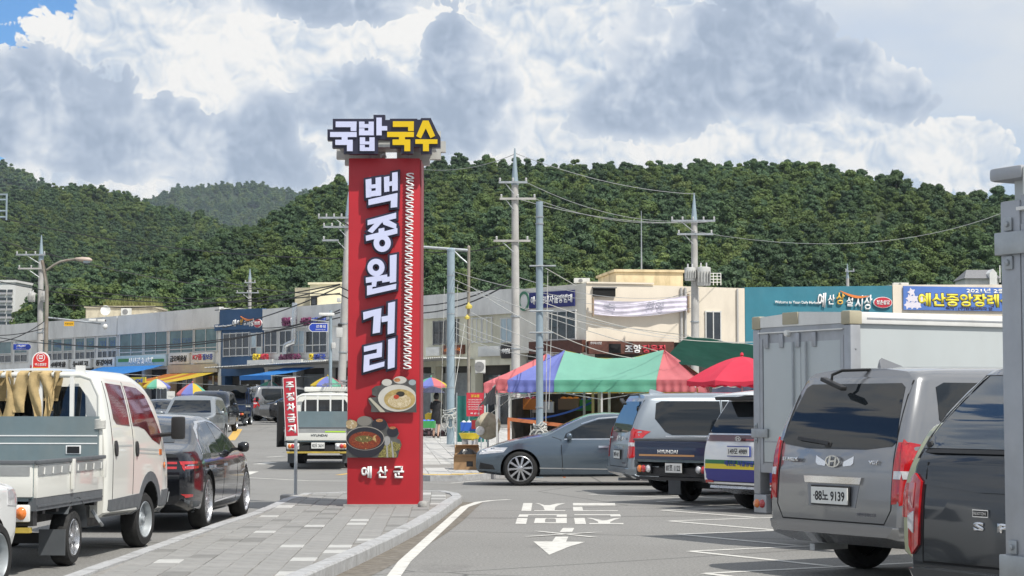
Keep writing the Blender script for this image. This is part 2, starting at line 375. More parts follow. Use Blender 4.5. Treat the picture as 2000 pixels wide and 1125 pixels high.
def build_markings():
    # edge line sweeping round the island
    stripe('edge_line', [G(748, 1125 + 30), G(790, 1097), G(838, 1053), G(880, 1015), G(908, 990), G(935, 981), G(960, 978), G(995, 976)], .13)
    z = lambda l: [(960 + a / 6.667, 960 + c / 6.667) for a, c in l]
    for l in ([(415, 153), (532, 153), (515, 255), (388, 255)],
              [(560, 153), (610, 155), (690, 180), (760, 180), (850, 160), (965, 153), (880, 178), (830, 205), (822, 246), (960, 247), (960, 255), (555, 255), (556, 247), (692, 246), (672, 200), (630, 170)],
              [(1060, 153), (1605, 153), (1615, 182), (1062, 182)], [(1062, 187), (1610, 187), (1612, 192), (1062, 192)],
              [(1060, 203), (1180, 203), (1192, 247), (1640, 247), (1650, 255), (1065, 255)],
              [(365, 300), (980, 300), (980, 333), (848, 333), (848, 311), (480, 311), (470, 333), (345, 333)],
              [(335, 347), (470, 347), (450, 425), (310, 425)],
              [(570, 350), (980, 347), (980, 415), (840, 418), (838, 365), (820, 356), (715, 356), (697, 370), (697, 415), (552, 415)], [(697, 405), (838, 405), (838, 418), (697, 416)],
              [(1078, 300), (1672, 300), (1690, 332), (1552, 332), (1545, 311), (1080, 311)],
              [(1075, 347), (1212, 347), (1232, 427), (1088, 427)],
              [(1232, 347), (1300, 348), (1440, 378), (1500, 378), (1600, 350), (1690, 347), (1600, 372), (1545, 400), (1545, 413), (1715, 415), (1720, 427), (1275, 427), (1275, 415), (1392, 413), (1385, 395), (1320, 365)]):
        struct(mark('road_lettering', z(l)))
    for l in ([(930, 478), (1078, 478), (1048, 531), (888, 531)], [(835, 592), (1000, 592), (970, 656), (1220, 660), (1010, 722), (752, 828), (545, 654), (790, 654)]):
        struct(mark('road_arrow', z(l)))
    struct(mark('road_cross', z([(540, 520), (640, 520), (1380, 598), (1290, 600)]), dz=.006)); struct(mark('road_cross', z([(1450, 535), (1340, 535), (425, 592), (520, 594)]), dz=.008))
    # herring-bone parking bays on the right
    ap = [G(1295, 997), G(1309, 1021), G(1330, 1048), G(1350, 1077)]
    d = (ap[3] - ap[0]) / 3
    for k in range(-2, 8):
        a = ap[0] + d * k; h = Vector((math.cos(R(30)), math.sin(R(30)))); q = Vector((h.y, -h.x))
        a2 = Vector((a.x, a.y))
        stripe('bay_line', [a2, a2 + h * 5.2], .11); stripe('bay_line', [a2 - h * .02, a2 + q * 2.35], .11, dz=.0045)
    # far kerb lines, dashes and the side road
    stripe('edge_line', [G(480, 933), G(600, 939), G(690, 940)], .12)
    for a, c in (((505, 907), (533, 903)), ((475, 927), (492, 921))): stripe('lane_dash', [G(*a), G(*c)], .35)
    stripe('stop_line', [G(466, 832), G(560, 832)], .3); stripe('lane_dash', [G(520, 893), G(556, 891)], .15)
    stripe('yellow_line', [G(450, 860), G(458, 850), G(466, 838)], .35, M_MARKY)
    stripe('yellow_line', [G(800, 932), G(830, 937), G(880, 938), G(930, 934)], .16, M_MARKY); stripe('yellow_line', [G(660, 928), G(700, 922), G(760, 925), G(830, 932)], .16, M_MARKY)
    stripe('edge_line', [G(800, 943), G(880, 944), G(940, 939)], .10)
    stripe('edge_line', [G(1150, 966), G(1300, 972), G(1500, 975)], .12)
    stripe('tar_seam', [G(880, 1012), G(1000, 1012.5), G(1250, 1009), G(1420, 1008)], .035, mat('tar', (.05, .05, .05), .7), .009)
build_markings()
def paving(parent, poly, z, bw, bl, ang, pal, name, near, gap=.008, limit=300, th=.05, stagger=True):
    """rows of blocks inside a polygon; the nearest ones one by one, the rest joined"""
    poly = [Vector((p[0], p[1])) for p in poly]; c, s_ = math.cos(ang), math.sin(ang)
    inv = lambda p: (p.x * c + p.y * s_, -p.x * s_ + p.y * c)
    loc = [inv(p) for p in poly]; u0, u1 = min(p[0] for p in loc), max(p[0] for p in loc); v0, v1 = min(p[1] for p in loc), max(p[1] for p in loc)
    def inside(u, v):
        r = False; n = len(loc)
        for i in range(n):
            (x1, y1), (x2, y2) = loc[i], loc[(i + 1) % n]
            if (y1 > v) != (y2 > v) and u < (x2 - x1) * (v - y1) / (y2 - y1) + x1: r = not r
        return r
    rnd = random.Random(3); cells = []
    nu, nv = int((u1 - u0) / bw) + 1, int((v1 - v0) / bl) + 1
    for i in range(nu):
        for j in range(-1, nv):
            u, v = u0 + (i + .5) * bw, v0 + (j + .5 + (.5 if stagger and i % 2 else 0)) * bl
            if inside(u, v): cells.append((u * c - v * s_, u * s_ + v * c))
    cells.sort(key=lambda q: q[0]**2 + q[1]**2)
    meshes = []
    for k, (m, w) in enumerate(pal):
        mb = MB(); hx, hy = (bw - gap) / 2, (bl - gap) / 2; e = .006
        mb.add([(-hx, -hy, -th), (hx, -hy, -th), (hx, hy, -th), (-hx, hy, -th), (-hx, -hy, -e), (hx, -hy, -e), (hx, hy, -e), (-hx, hy, -e), (-hx + e, -hy + e, 0), (hx - e, -hy + e, 0), (hx - e, hy - e, 0), (-hx + e, hy - e, 0)],
               [(0, 1, 5, 4), (1, 2, 6, 5), (2, 3, 7, 6), (3, 0, 4, 7), (4, 5, 9, 8), (5, 6, 10, 9), (6, 7, 11, 10), (7, 4, 8, 11), (8, 9, 10, 11)])
        meshes.append((mb, mb.mesh(name, m)))
    rest = MB()
    for i, (x, y) in enumerate(cells):
        k = rnd.choices(range(len(pal)), [w for _, w in pal])[0]; dz = rnd.uniform(-.003, .003)
        M = Matrix.Translation((x, y, gz(y) + z + dz)) @ Matrix.Rotation(ang + rnd.uniform(-.008, .008), 4, 'Z') @ Matrix.Rotation(rnd.uniform(-.006, .006), 4, 'X')
        if i < limit:
            o = bpy.data.objects.new(name, meshes[k][1]); link(o, parent); o.matrix_local = M
        else:
            rest.cur = k; rest.add([M @ Vector(v) for v in meshes[k][0].v], meshes[k][0].f)
    if rest.f:
        o = rest.build('far_' + name + 's', [m for m, _ in pal], parent, fixn=False); o['kind'] = 'stuff'
M_PAV = [(mat('paver_grey', (.255, .252, .243), .85, var=.12, scale=6, bump=.4, bscale=70), 74), (mat('paver_light', (.275, .271, .262), .85, var=.1, scale=6, bump=.4, bscale=70), 17),
         (mat('paver_white', (.45, .45, .435), .8, var=.08, scale=6, bump=.3, bscale=70), 4), (mat('paver_dark', (.19, .188, .18), .85, var=.12, scale=6, bump=.4, bscale=70), 7)]
ISL_Z = .12
def build_island():
    right = [G(x, y, ISL_Z) for x, y in ((530, 1155), (612, 1118), (690, 1085), (760, 1053), (820, 1023), (858, 1000), (888, 978), (905, 967), (890, 961), (858, 958))]
    left = [G(x, y, ISL_Z) for x, y in ((600, 962), (556, 973), (500, 998), (400, 1030), (250, 1082), (127, 1125), (40, 1155))]
    ring = [Vector((p.x, p.y)) for p in right + left]
    isl = sheet('traffic_island', ring, M_MORTAR, ISL_Z - .012); isl['kind'] = 'structure'
    gut = []
    for i in range(8):
        t_ = (ring[min(i + 1, 8)] - ring[max(i - 1, 0)]).normalized(); gut.append(ring[i] + Vector((t_.y, -t_.x)) * .16)
    stripe('gutter', gut, .34, mat('gutter_grit', (.15, .132, .108), .95, var=.35, scale=9, dirt=(.24, .225, .2), dirt_amt=.8, dscale=5), .003)
    # granite kerb stones, one by one, round the outer edge
    pts = []
    path = ring[:]; seg = []
    for i in range(len(path) - 1):
        seg.append((path[i], path[i + 1]))
    L = sum((b - a).length for a, b in seg); n = int(L / 1.0)
    def at(s):
        for a, b in seg:
            l = (b - a).length
            if s <= l: return a + (b - a) * (s / l)
            s -= l
        return seg[-1][1]
    rnd = random.Random(5)
    cen = sum(ring, Vector((0, 0))) / len(ring)
    for i in range(n):
        a, b = at(i * L / n + .004), at((i + 1) * L / n - .004); t = (b - a).normalized(); nn = Vector((-t.y, t.x))   # ring runs counter-clockwise seen from above? inner side decided below
        if nn.dot(cen - a) < 0: nn = -nn
        wd = .16; e = .012; zt = ISL_Z + .008 + rnd.uniform(-.004, .004)
        prof = [(0, -.06), (0, zt - e * 1.5), (e, zt), (wd, zt), (wd, -.06)]
        vs = [(a.x + nn.x * u, a.y + nn.y * u, v) for u, v in prof] + [(b.x + nn.x * u, b.y + nn.y * u, v) for u, v in prof]
        MB().add(vs, [(j, (j + 1) % 5, (j + 1) % 5 + 5, j + 5) for j in range(5)] + [(0, 1, 2, 3, 4), (9, 8, 7, 6, 5)]).build('kerb_stone', M_GRAN, isl)
    inner = [p + ((cen - p).normalized() * .17) for p in ring]
    inr = []
    for i, p in enumerate(ring):
        t = (ring[(i + 1) % len(ring)] - ring[i - 1]).normalized(); nn = Vector((-t.y, t.x))
        inr.append(p + nn * .165)
    paving(isl, inr, ISL_Z, .25, .40, R(2), M_PAV, 'paving_block', 1)
build_island()
def build_sidewalk():
    poly = [G(x, y, .12) for x, y in ((700, 924), (790, 927), (840, 929), (905, 929), (960, 925), (1040, 918), (1200, 905))] 
    poly = [Vector((p.x, p.y)) for p in poly] + [Vector((14, 62)), Vector((10, 92)), Vector((1, 92)), Vector((-3, 80)), Vector((-4.2, 60))]
    sw = sheet('pavement', poly, M_MORTAR, .108); sw['kind'] = 'structure'
    n = 6
    for i in range(8):
        a, b = poly[i], poly[i + 1]; k = max(1, round((b - a).length))
        for j in range(k):
            p, q = a + (b - a) * (j / k + .004), a + (b - a) * ((j + 1) / k - .004); t = (q - p).normalized(); nn = Vector((-t.y, t.x))
            if nn.y < 0: nn = -nn
            vs = [(p.x, p.y, -.05), (q.x, q.y, -.05), (q.x, q.y, .125), (p.x, p.y, .125)]
            vs += [(x + nn.x * .16, y + nn.y * .16, z) for x, y, z in vs]
            MB().add(vs, [(0, 1, 2, 3), (3, 2, 6, 7), (4, 7, 6, 5), (0, 3, 7, 4), (1, 5, 6, 2)]).build('kerb_stone', M_GRAN, sw)
    tac = mat('tactile_yellow', (.5, .36, .13), .8, var=.15, scale=8)
    front = [poly[0] + Vector((0, .2)), poly[2] + Vector((0, .2)), poly[4] + Vector((0, .2)), poly[4] + Vector((0, .9)), poly[2] + Vector((0, .95)), poly[0] + Vector((0, .95))]
    paving(sw, front, .124, .3, .3, 0, [(tac, 1)], 'tactile_tile', 1, limit=60, stagger=False)
    body = [poly[0] + Vector((0, 1.0)), poly[2] + Vector((0, 1.0)), poly[4] + Vector((0, .95)), poly[6] + Vector((0, .3))] + poly[7:]
    pal = [(mat('slab_pale', (.47, .465, .45), .85, var=.1, scale=6, bump=.3, bscale=60), 6), (mat('slab_grey', (.42, .415, .40), .85, var=.1, scale=6, bump=.3, bscale=60), 4)]
    paving(sw, body, .12, .5, .5, R(4), pal, 'paving_slab', 1, limit=240)
build_sidewalk()
# ---------------------------------------------------------------- hills and forest
def hash2(i, j):
    n = math.sin(i * 127.1 + j * 311.7) * 43758.5453; return n - math.floor(n)
def vnoise(x, y):
    i, j = math.floor(x), math.floor(y); u, v = x - i, y - j; u = u * u * (3 - 2 * u); v = v * v * (3 - 2 * v)
    return (hash2(i, j) * (1 - u) + hash2(i + 1, j) * u) * (1 - v) + (hash2(i, j + 1) * (1 - u) + hash2(i + 1, j + 1) * u) * v
def leafmat(name, col, hue):
    m = bpy.data.materials.new(name); m.use_nodes = True; t = m.node_tree; b = NB(t); p = t.nodes['Principled BSDF']
    rnd = b.n('ShaderNodeObjectInfo').outputs['Random']; v = b.n('ShaderNodeTexCoord').outputs['Object']
    f = b.noise(v, 1.6, 3); pos = b.n('ShaderNodeNewGeometry').outputs['Position']; rg = b.noise(b.vm('MULTIPLY', pos, (1, .5, 1)), .045, 3, .6)
    rnd = b.m('ADD', b.m('MULTIPLY', rnd, .55), b.mr(rg, .36, .64, -.1, .55), cl=True)
    lo = tuple(c * .72 for c in col) + (1,); hi = tuple(min(1, c * 1.4) for c in col) + (1,)
    c = b.mix(rnd, lo, hi); c = b.mix(b.m('MULTIPLY', b.mr(f, .35, .7), .6), c, (*hue, 1))
    t.links.new(c, p.inputs['Base Color']); p.inputs['Roughness'].default_value = .6; p.inputs['Specular IOR Level'].default_value = .25
    tr = b.n('ShaderNodeBsdfTranslucent'); t.links.new(c, tr.inputs[0]); mx = b.n('ShaderNodeMixShader'); mx.inputs[0].default_value = .22
    t.links.new(p.outputs[0], mx.inputs[1]); t.links.new(tr.outputs[0], mx.inputs[2]); t.links.new(mx.outputs[0], t.nodes['Material Output'].inputs[0])
    return m
LEAF = [leafmat('leaf_oak', (.098, .15, .048), (.15, .195, .06)), leafmat('leaf_dark', (.072, .12, .048), (.10, .155, .06)), leafmat('leaf_pine', (.072, .125, .062), (.105, .16, .08)), leafmat('leaf_pale', (.13, .18, .055), (.18, .22, .075))]
M_BARK = mat('bark', (.12, .095, .07), .9, var=.3, scale=5)
def crown_mesh(name, seed, nleaf, m, shape, leaf=.165):
    """a tree: short trunk, limbs and leaf-sized faces gathered in clumps"""
    rnd = random.Random(seed); mb = MB(); mb.cur = 1
    mb.tube([(0, 0, -2), (0.1, 0, 1.0), (0, .1, 3.0)], .22, 5, False, .08)
    lobes = []
    for i in range(shape['n']):
        a = rnd.uniform(0, 6.283); hgt = rnd.random() ** 1.5; rr = shape['r'] * (1 - abs(hgt - .35) ** 1.5) * rnd.uniform(.35, 1) * (1 - .55 * hgt)
        c = Vector((rr * math.cos(a), rr * math.sin(a), shape['z0'] + hgt * shape['h'])); lobes.append((c, rnd.uniform(.55, 1.05) * shape['lr'] * (1 - .35 * hgt)))
    for c, r in lobes[:4]: mb.tube([(0, 0, 1.2), (c.x * .5, c.y * .5, c.z * .6), tuple(c)], .08, 4, False, .03)
    mb.cur = 0
    for k in range(nleaf):
        c, r = rnd.choice(lobes)
        d = Vector((rnd.gauss(0, 1), rnd.gauss(0, 1), rnd.gauss(.35, 1))).normalized()
        p = c + Vector((d.x, d.y, d.z * shape.get('flat', .8))) * r * rnd.triangular(.5, 1.3, .95)
        nn = (d + Vector((rnd.gauss(0, .5), rnd.gauss(0, .5), rnd.gauss(.25, .5)))).normalized(); t = nn.orthogonal().normalized(); q = nn.cross(t)
        ang = rnd.uniform(0, 6.28); t, q = t * math.cos(ang) + q * math.sin(ang), q * math.cos(ang) - t * math.sin(ang)
        s = leaf * rnd.uniform(.5, 1.5); w = s * rnd.uniform(.5, .8)
        mb.add([p - t * s, p + q * w, p + t * s, p - q * w], [(0, 1, 2, 3)])
    return mb.mesh(name, [m, M_BARK])
TREE_COL = bpy.data.collections.new('tree_kinds')
def tree_kinds():
    sh = [dict(n=26, r=2.5, z0=1.3, h=3.5, lr=1.0), dict(n=20, r=2.1, z0=1.1, h=3.2, lr=1.1), dict(n=30, r=2.1, z0=1.2, h=4.2, lr=.85, flat=.7), dict(n=22, r=2.7, z0=1.1, h=2.6, lr=1.0)]
    for i in range(8):
        me = crown_mesh('tree_kind', 20 + i, 7000, LEAF[[0, 1, 2, 0, 1, 3, 2, 0][i]], sh[[0, 1, 2, 3, 0, 1, 2, 1][i]])
        o = bpy.data.objects.new('tree_kind', me); TREE_COL.objects.link(o)
tree_kinds()
def scatter(name, pts, label, cat='forest'):
    """forest: one object whose points carry trees (geometry nodes)"""
    me = bpy.data.meshes.new(name); me.from_pydata([p for p, s in pts], [], [])
    a = me.attributes.new('tree_scale', 'FLOAT', 'POINT'); a.data.foreach_set('value', [s for p, s in pts])
    o = link(bpy.data.objects.new(name, me)); tag(o, label, cat, kind='stuff')
    g = bpy.data.node_groups.new(name, 'GeometryNodeTree')
    g.interface.new_socket('Geometry', in_out='INPUT', socket_type='NodeSocketGeometry'); g.interface.new_socket('Geometry', in_out='OUTPUT', socket_type='NodeSocketGeometry')
    b = NB(g); gi, go = b.n('NodeGroupInput'), b.n('NodeGroupOutput')
    ci = b.n('GeometryNodeCollectionInfo'); ci.inputs['Collection'].default_value = TREE_COL; ci.inputs['Separate Children'].default_value = True; ci.inputs['Reset Children'].default_value = True
    ip = b.n('GeometryNodeInstanceOnPoints'); ip.inputs['Pick Instance'].default_value = True
    ri = b.n('FunctionNodeRandomValue', data_type='INT'); ri.inputs[4].default_value = 0; ri.inputs[5].default_value = 7
    rv = b.n('FunctionNodeRandomValue', data_type='FLOAT_VECTOR'); rv.inputs[0].default_value = (-.08, -.08, 0); rv.inputs[1].default_value = (.08, .08, 6.283); rv.inputs['Seed'].default_value = 3
    at = b.n('GeometryNodeInputNamedAttribute', data_type='FLOAT'); at.inputs[0].default_value = 'tree_scale'
    L = g.links.new
    L(gi.outputs[0], ip.inputs['Points']); L(ci.outputs[0], ip.inputs['Instance']); L(ri.outputs[2], ip.inputs['Instance Index']); L(rv.outputs[0], ip.inputs['Rotation']); L(at.outputs[0], ip.inputs['Scale']); L(ip.outputs[0], go.inputs[0])
    o.modifiers.new('trees', 'NODES').node_group = g
    return o
M_HILL = mat('forest_floor', (.032, .05, .018), .95, var=.4, scale=.15)
def hill(name, ridge, Yr, Yb, x0, x1, treeh, back=200, spacing=4.6, tscale=1.0, pw=1.0, zbase=0.0, seed=1, yfront=None, lump=3.0):
    """ridge given by photograph pixels at depth Yr; slopes down to Yb on this side"""
    rp = sorted((P(px, py, Yr).x, P(px, py, Yr).z - treeh) for px, py in ridge); rf = pchip(rp)
    def z(x, y):
        if y >= Yr: t = 1 - ((y - Yr) / back) ** 2 * .5
        else:
            t = max(0.0, (y - Yb) / (Yr - Yb)); t = t ** pw
        return zbase + (rf(x) - zbase) * t + (vnoise(x / 37 + seed, y / 37) - .5) * lump * 2 * min(1, max(0, (y - Yb) / 40)) * (1 if y < Yr - 20 else .3)
    nu, nv = 60, 40
    o = MB().grid(lambda u, v: (x0 + (x1 - x0) * u, Yb + (Yr + back * .6 - Yb) * v, z(x0 + (x1 - x0) * u, Yb + (Yr + back * .6 - Yb) * v)), nu, nv).build(name, M_HILL, smooth=80); o['kind'] = 'structure'
    rnd = random.Random(seed); pts = []
    nx, ny = int((x1 - x0) / spacing), int((Yr + 30 - (yfront or Yb)) / spacing)
    for i in range(nx):
        for j in range(ny):
            x = x0 + (i + .5 + rnd.uniform(-.45, .45)) * spacing; y = (yfront or Yb) + (j + .5 + rnd.uniform(-.45, .45)) * spacing
            px = x / y * FPX
            if abs(px) > 1130 or (px < -945 and y < 350): continue
            sk = .9 * tscale if y > Yr - 25 else .2
            pts.append(((x, y, z(x, y) - sk), tscale * rnd.uniform(.6, 1.15) * (.8 + .45 * vnoise(x / 16, y / 16)) * (1.3 if rnd.random() < .1 else 1)))
    return pts
pts = hill('near_hill', [(-300, 640), (200, 560), (350, 500), (430, 466), (520, 415), (590, 376), (650, 340), (700, 330), (830, 312), (880, 298), (1000, 300), (1200, 302), (1300, 305), (1450, 300), (1530, 303), (1600, 320), (1720, 348), (1860, 362), (2000, 378), (2300, 400)], 470, 175, -150, 160, 5.5, spacing=3.65, tscale=.87, yfront=185, pw=1.0)
scatter('near_forest', pts, 'dense dark green broadleaf forest covering the near hill behind the market')
pts = hill('left_hill', [(-400, 390), (0, 378), (60, 360), (120, 352), (200, 355), (260, 372), (330, 396), (400, 416), (450, 434), (520, 455), (700, 560), (900, 640)], 900, 330, -290, -10, 6.0, spacing=4.9, tscale=1.0, seed=4, lump=3, pw=1.05)
scatter('left_forest', pts, 'green forest on the rounded hill at the left, beyond the grey shop row')
pts = hill('far_left_hill', [(-600, 200), (-200, 240), (0, 300), (40, 318), (90, 350), (180, 420), (300, 500)], 1700, 1000, -560, -250, 13, spacing=9, tscale=1.9, seed=6, lump=8)
pts += hill('far_blue_hill', [(100, 470), (250, 395), (310, 369), (380, 354), (470, 348), (540, 355), (600, 366), (700, 400), (900, 480)], 2900, 2000, -640, -60, 15, spacing=11, tscale=2.3, seed=8, lump=8)
scatter('far_forest', pts, 'bluish far forest on the two most distant hills at the left')

def haze():
    mb = MB().box((-1500, -120, -3), (1500, 3380, 345)); m = bpy.data.materials.new('haze'); m.use_nodes = True; t = m.node_tree; t.nodes.clear()
    o = t.nodes.new('ShaderNodeOutputMaterial'); v = t.nodes.new('ShaderNodeVolumePrincipled'); v.inputs['Color'].default_value = (.72, .86, 1, 1); v.inputs['Density'].default_value = .00008; v.inputs['Anisotropy'].default_value = .2
    t.links.new(v.outputs[0], o.inputs['Volume']); h = mb.build('haze', m); h['kind'] = 'stuff'; h['label'] = 'thin pale summer haze filling the valley air'
haze()
# ---------------------------------------------------------------- buildings
class Fac:
    """a street front: origin, heading of its left-to-right direction; pixel -> facade coordinates"""
    def __init__(s, ox, oy, ang): s.o = Vector((ox, oy)); s.a = ang; s.r = Vector((math.cos(ang), math.sin(ang)))
    def l(s, px):
        a = (px - 1000) / FPX; return (a * s.o.y - s.o.x) / (s.r.x - a * s.r.y)
    def z(s, py, l): return P(1000, py, s.o.y + s.r.y * l).z
    def thing(s, name, label, cat, px, group=None):
        l = s.l(px); p = s.o + s.r * l
        t = thing(name, label, cat, (p.x, p.y, 0), s.a, group); t['l0'] = l; return t
    def rect(s, t, x0, x1, y0, y1, yr=None):
        """pixel rectangle -> local (u0,u1,z0,z1); yr = (top,bottom) rows at the right end, when the edge slopes"""
        a, b = s.l(x0), s.l(x1); m = (a + b) / 2
        return a - t['l0'], b - t['l0'], s.z(y1, m), s.z(y0, m)
    def base(s, t): p = s.o + s.r * t['l0']; return gz(p.y)
ROWF = Fac(3.63, 96.0, math.atan2(-.763, .646))
RGTF = Fac(3.63, 96.0, R(15))
M_WGREY = mat('wall_grey_plaster', (.76, .75, .715), .85, var=.06, scale=.7, bump=.2, bscale=20, dirt=(.3, .29, .26), dirt_amt=.45, dscale=.6)
M_WCREAM = mat('wall_cream_plaster', (.74, .665, .55), .85, var=.05, scale=.7, bump=.2, bscale=20, dirt=(.4, .35, .28), dirt_amt=.35, dscale=.6)
M_WYEL = mat('wall_pale_yellow', (.70, .675, .53), .85, var=.06, scale=.7, dirt=(.3, .28, .22), dirt_amt=.5, dscale=.7)
M_WTEAL = mat('wall_teal', (.035, .19, .255), .7, var=.1, scale=.8, dirt=(.1, .25, .3), dirt_amt=.3, dscale=.7)
M_WBLUE = mat('wall_navy', (.035, .095, .20), .7, var=.1, scale=.8)
M_SHOP = mat('shop_dark', (.055, .05, .045), .8, var=.5, scale=.9)
M_FRAME = mat('window_frame', (.62, .62, .6), .5, var=.05)
M_FRAMED = mat('window_frame_dark', (.2, .2, .2), .5)
M_PANE = mat('pane_tinted', (.07, .145, .15), .12, 0, spec=.8, var=.35, scale=.8)
M_PANED = mat('pane_dark', (.03, .035, .04), .08, 0, spec=.8, var=.4, scale=.8)
M_PANEL = mat('pane_pale', (.42, .52, .57), .3, 0, var=.15, scale=.9)
M_CORR = mat('corrugated_sheet', (.6, .61, .6), .5, .2, var=.1, dirt=(.3, .25, .2), dirt_amt=.4)
M_ROOF = mat('roof_felt', (.22, .22, .21), .9, var=.2)
def window(t, f, x0, x1, y0, y1, nx, ny, frame=M_FRAME, pane=M_PANE, split=None, fw=.05):
    u0, u1, z0, z1 = f.rect(t, x0, x1, y0, y1)
    mb = MB(); us = [u0 + (u1 - u0) * i / nx for i in range(nx + 1)]
    zs = [z0 + (z1 - z0) * i / ny for i in range(ny + 1)] if not split else [z0, z0 + (z1 - z0) * split, z1]
    for i, u in enumerate(us): mb.box((u - fw / 2, -.09, z0 - fw), (u + fw / 2, .02, z1 + fw))
    for z in zs: mb.box((u0 - fw, -.085, z - fw / 2), (u1 + fw, .018, z + fw / 2))
    w = mb.build('window', frame, t)
    for i in range(nx):
        for j in range(len(zs) - 1):
            bx('pane', (us[i] + fw / 2, -.05, zs[j] + fw / 2), (us[i + 1] - fw / 2, -.03, zs[j + 1] - fw / 2), pane if not isinstance(pane, list) else pane[(i + j) % len(pane)], w)
    return w
def signboard(t, f, x0, x1, y0, y1, body, bg, ink, name='shop_sign', out=.16, tw=.8, th=.6, bold=.02, shear=0):
    u0, u1, z0, z1 = f.rect(t, x0, x1, y0, y1)
    s = bx(name, (u0, -out, z0), (u1, -.002, z1), bg, t, bev=.02)
    if body: txt('lettering', body, ink, s, (u0 + u1) / 2, (z0 + z1) / 2, (u1 - u0) * tw, (z1 - z0) * th, base=out + .002, depth=.03, bold=bold, shear=shear)
    return s
def shell(name, label, f, x0, x1, yt0, yt1, wall, depth=9.0, parapet=None, group=None, zlow=0.0, shop=True, shopy=None, cut=None):
    """two-storey block: upper wall, parapet band, dark ground-floor front with piers"""
    t = f.thing(name, label, 'building', x0, group); u1 = f.l(x1) - t['l0']
    zt0, zt1 = f.z(yt0, t['l0']), f.z(yt1, t['l0'] + u1)
    zf = f.base(t) + 2.9 if shopy is None else f.z(shopy, t['l0'])
    mb = MB(); g = .012
    vs = [(g, 0, zf), (u1 - g, 0, zf), (u1 - g, 0, zt1), (g, 0, zt0)]; vs += [(x, depth, z) for x, _, z in vs]
    mb.add(vs, [(0, 1, 2, 3), (7, 6, 5, 4), (0, 4, 5, 1), (1, 5, 6, 2), (3, 7, 4, 0)])
    mb.add([(g, 0, zt0), (u1 - g, 0, zt1), (u1 - g, depth, zt1), (g, depth, zt0)], [(0, 1, 2, 3)])
    w = mb.build('wall', wall, t)
    if parapet:
        p, pm = parapet
        b0 = zt0 - p; b1 = zt1 - p; o = .13
        mb = MB().add([(g, -o, b0), (u1 - g, -o, b1), (u1 - g, -o, zt1 + .06), (g, -o, zt0 + .06), (g, -.004, b0), (u1 - g, -.004, b1), (u1 - g, .2, zt1 + .06), (g, .2, zt0 + .06)],
                      [(0, 1, 2, 3), (3, 2, 6, 7), (0, 4, 5, 1), (0, 3, 7, 4), (1, 5, 6, 2)])
        mb.build('parapet', pm, t)
    if shop:
        sf = bx('shopfront', (g, .6, -1.0), (u1 - g, depth - .1, zf - .004), M_SHOP, t)
        n = max(1, round(u1 / 3.2))
        for i in range(n + 1):
            u = min(max(u1 * i / n, .2), u1 - .2); bx('pier', (u - .18, .05, -1.0), (u + .18, .59, zf - .006), wall, t)
        rnd = random.Random(int(x0) + 5)
        for i in range(n):                      # shutters, doors and glass between the piers
            a, b = u1 * i / n + .3, u1 * (i + 1) / n - .3
            if b - a < .5: continue
            k = rnd.random(); zb = f.base(t) - .3
            if k < .35: bx('shutter', (a, .5, zb), (b, .58, zf - .35), mat('shutter_grey', (.3, .31, .31), .6, .3, var=.15), t)
            else:
                d = bx('shop_window', (a, .52, zb), (b, .58, zf - .5), M_PANED, t)
                bx('door_frame', (a + (b - a) * .45, .49, zb), (a + (b - a) * .5, .515, zf - .5), M_FRAME, d)
    t['u1'] = u1; t['zf'] = zf
    return t
def swoosh(t, f, x0, x1, y0, y1, m, out):
    u0, u1, z0, z1 = f.rect(t, x0, x1, y0, y1); n = 10; top = []; bot = []
    for i in range(n + 1):
        k = i / n; u = u0 + (u1 - u0) * k; zc = z1 - (z1 - z0) * (math.sin(k * math.pi * .62 + .1) * .75); th = (z1 - z0) * .34 * math.sin(math.pi * (k * .9 + .06))
        top.append((u, zc)); bot.append((u, zc - th))
    MB().prism(top + bot[::-1], FRONT, out, out + .06).build('swoosh', m, t)
M_ORNG = mat('orange_sign', (.75, .22, .05), .5); M_SIGNW = mat('sign_white', (.66, .66, .63), .5, var=.08, scale=2); M_SIGNR = mat('sign_red', (.5, .03, .05), .5)
M_SIGNP = mat('sign_purple', (.16, .03, .09), .5); M_SIGNB = mat('sign_blue_letter', (.04, .07, .32), .5); M_SIGNY = mat('sign_yellow', (.75, .55, .03), .5); M_PALEB = mat('sign_pale_blue', (.42, .55, .58), .5, var=.05)
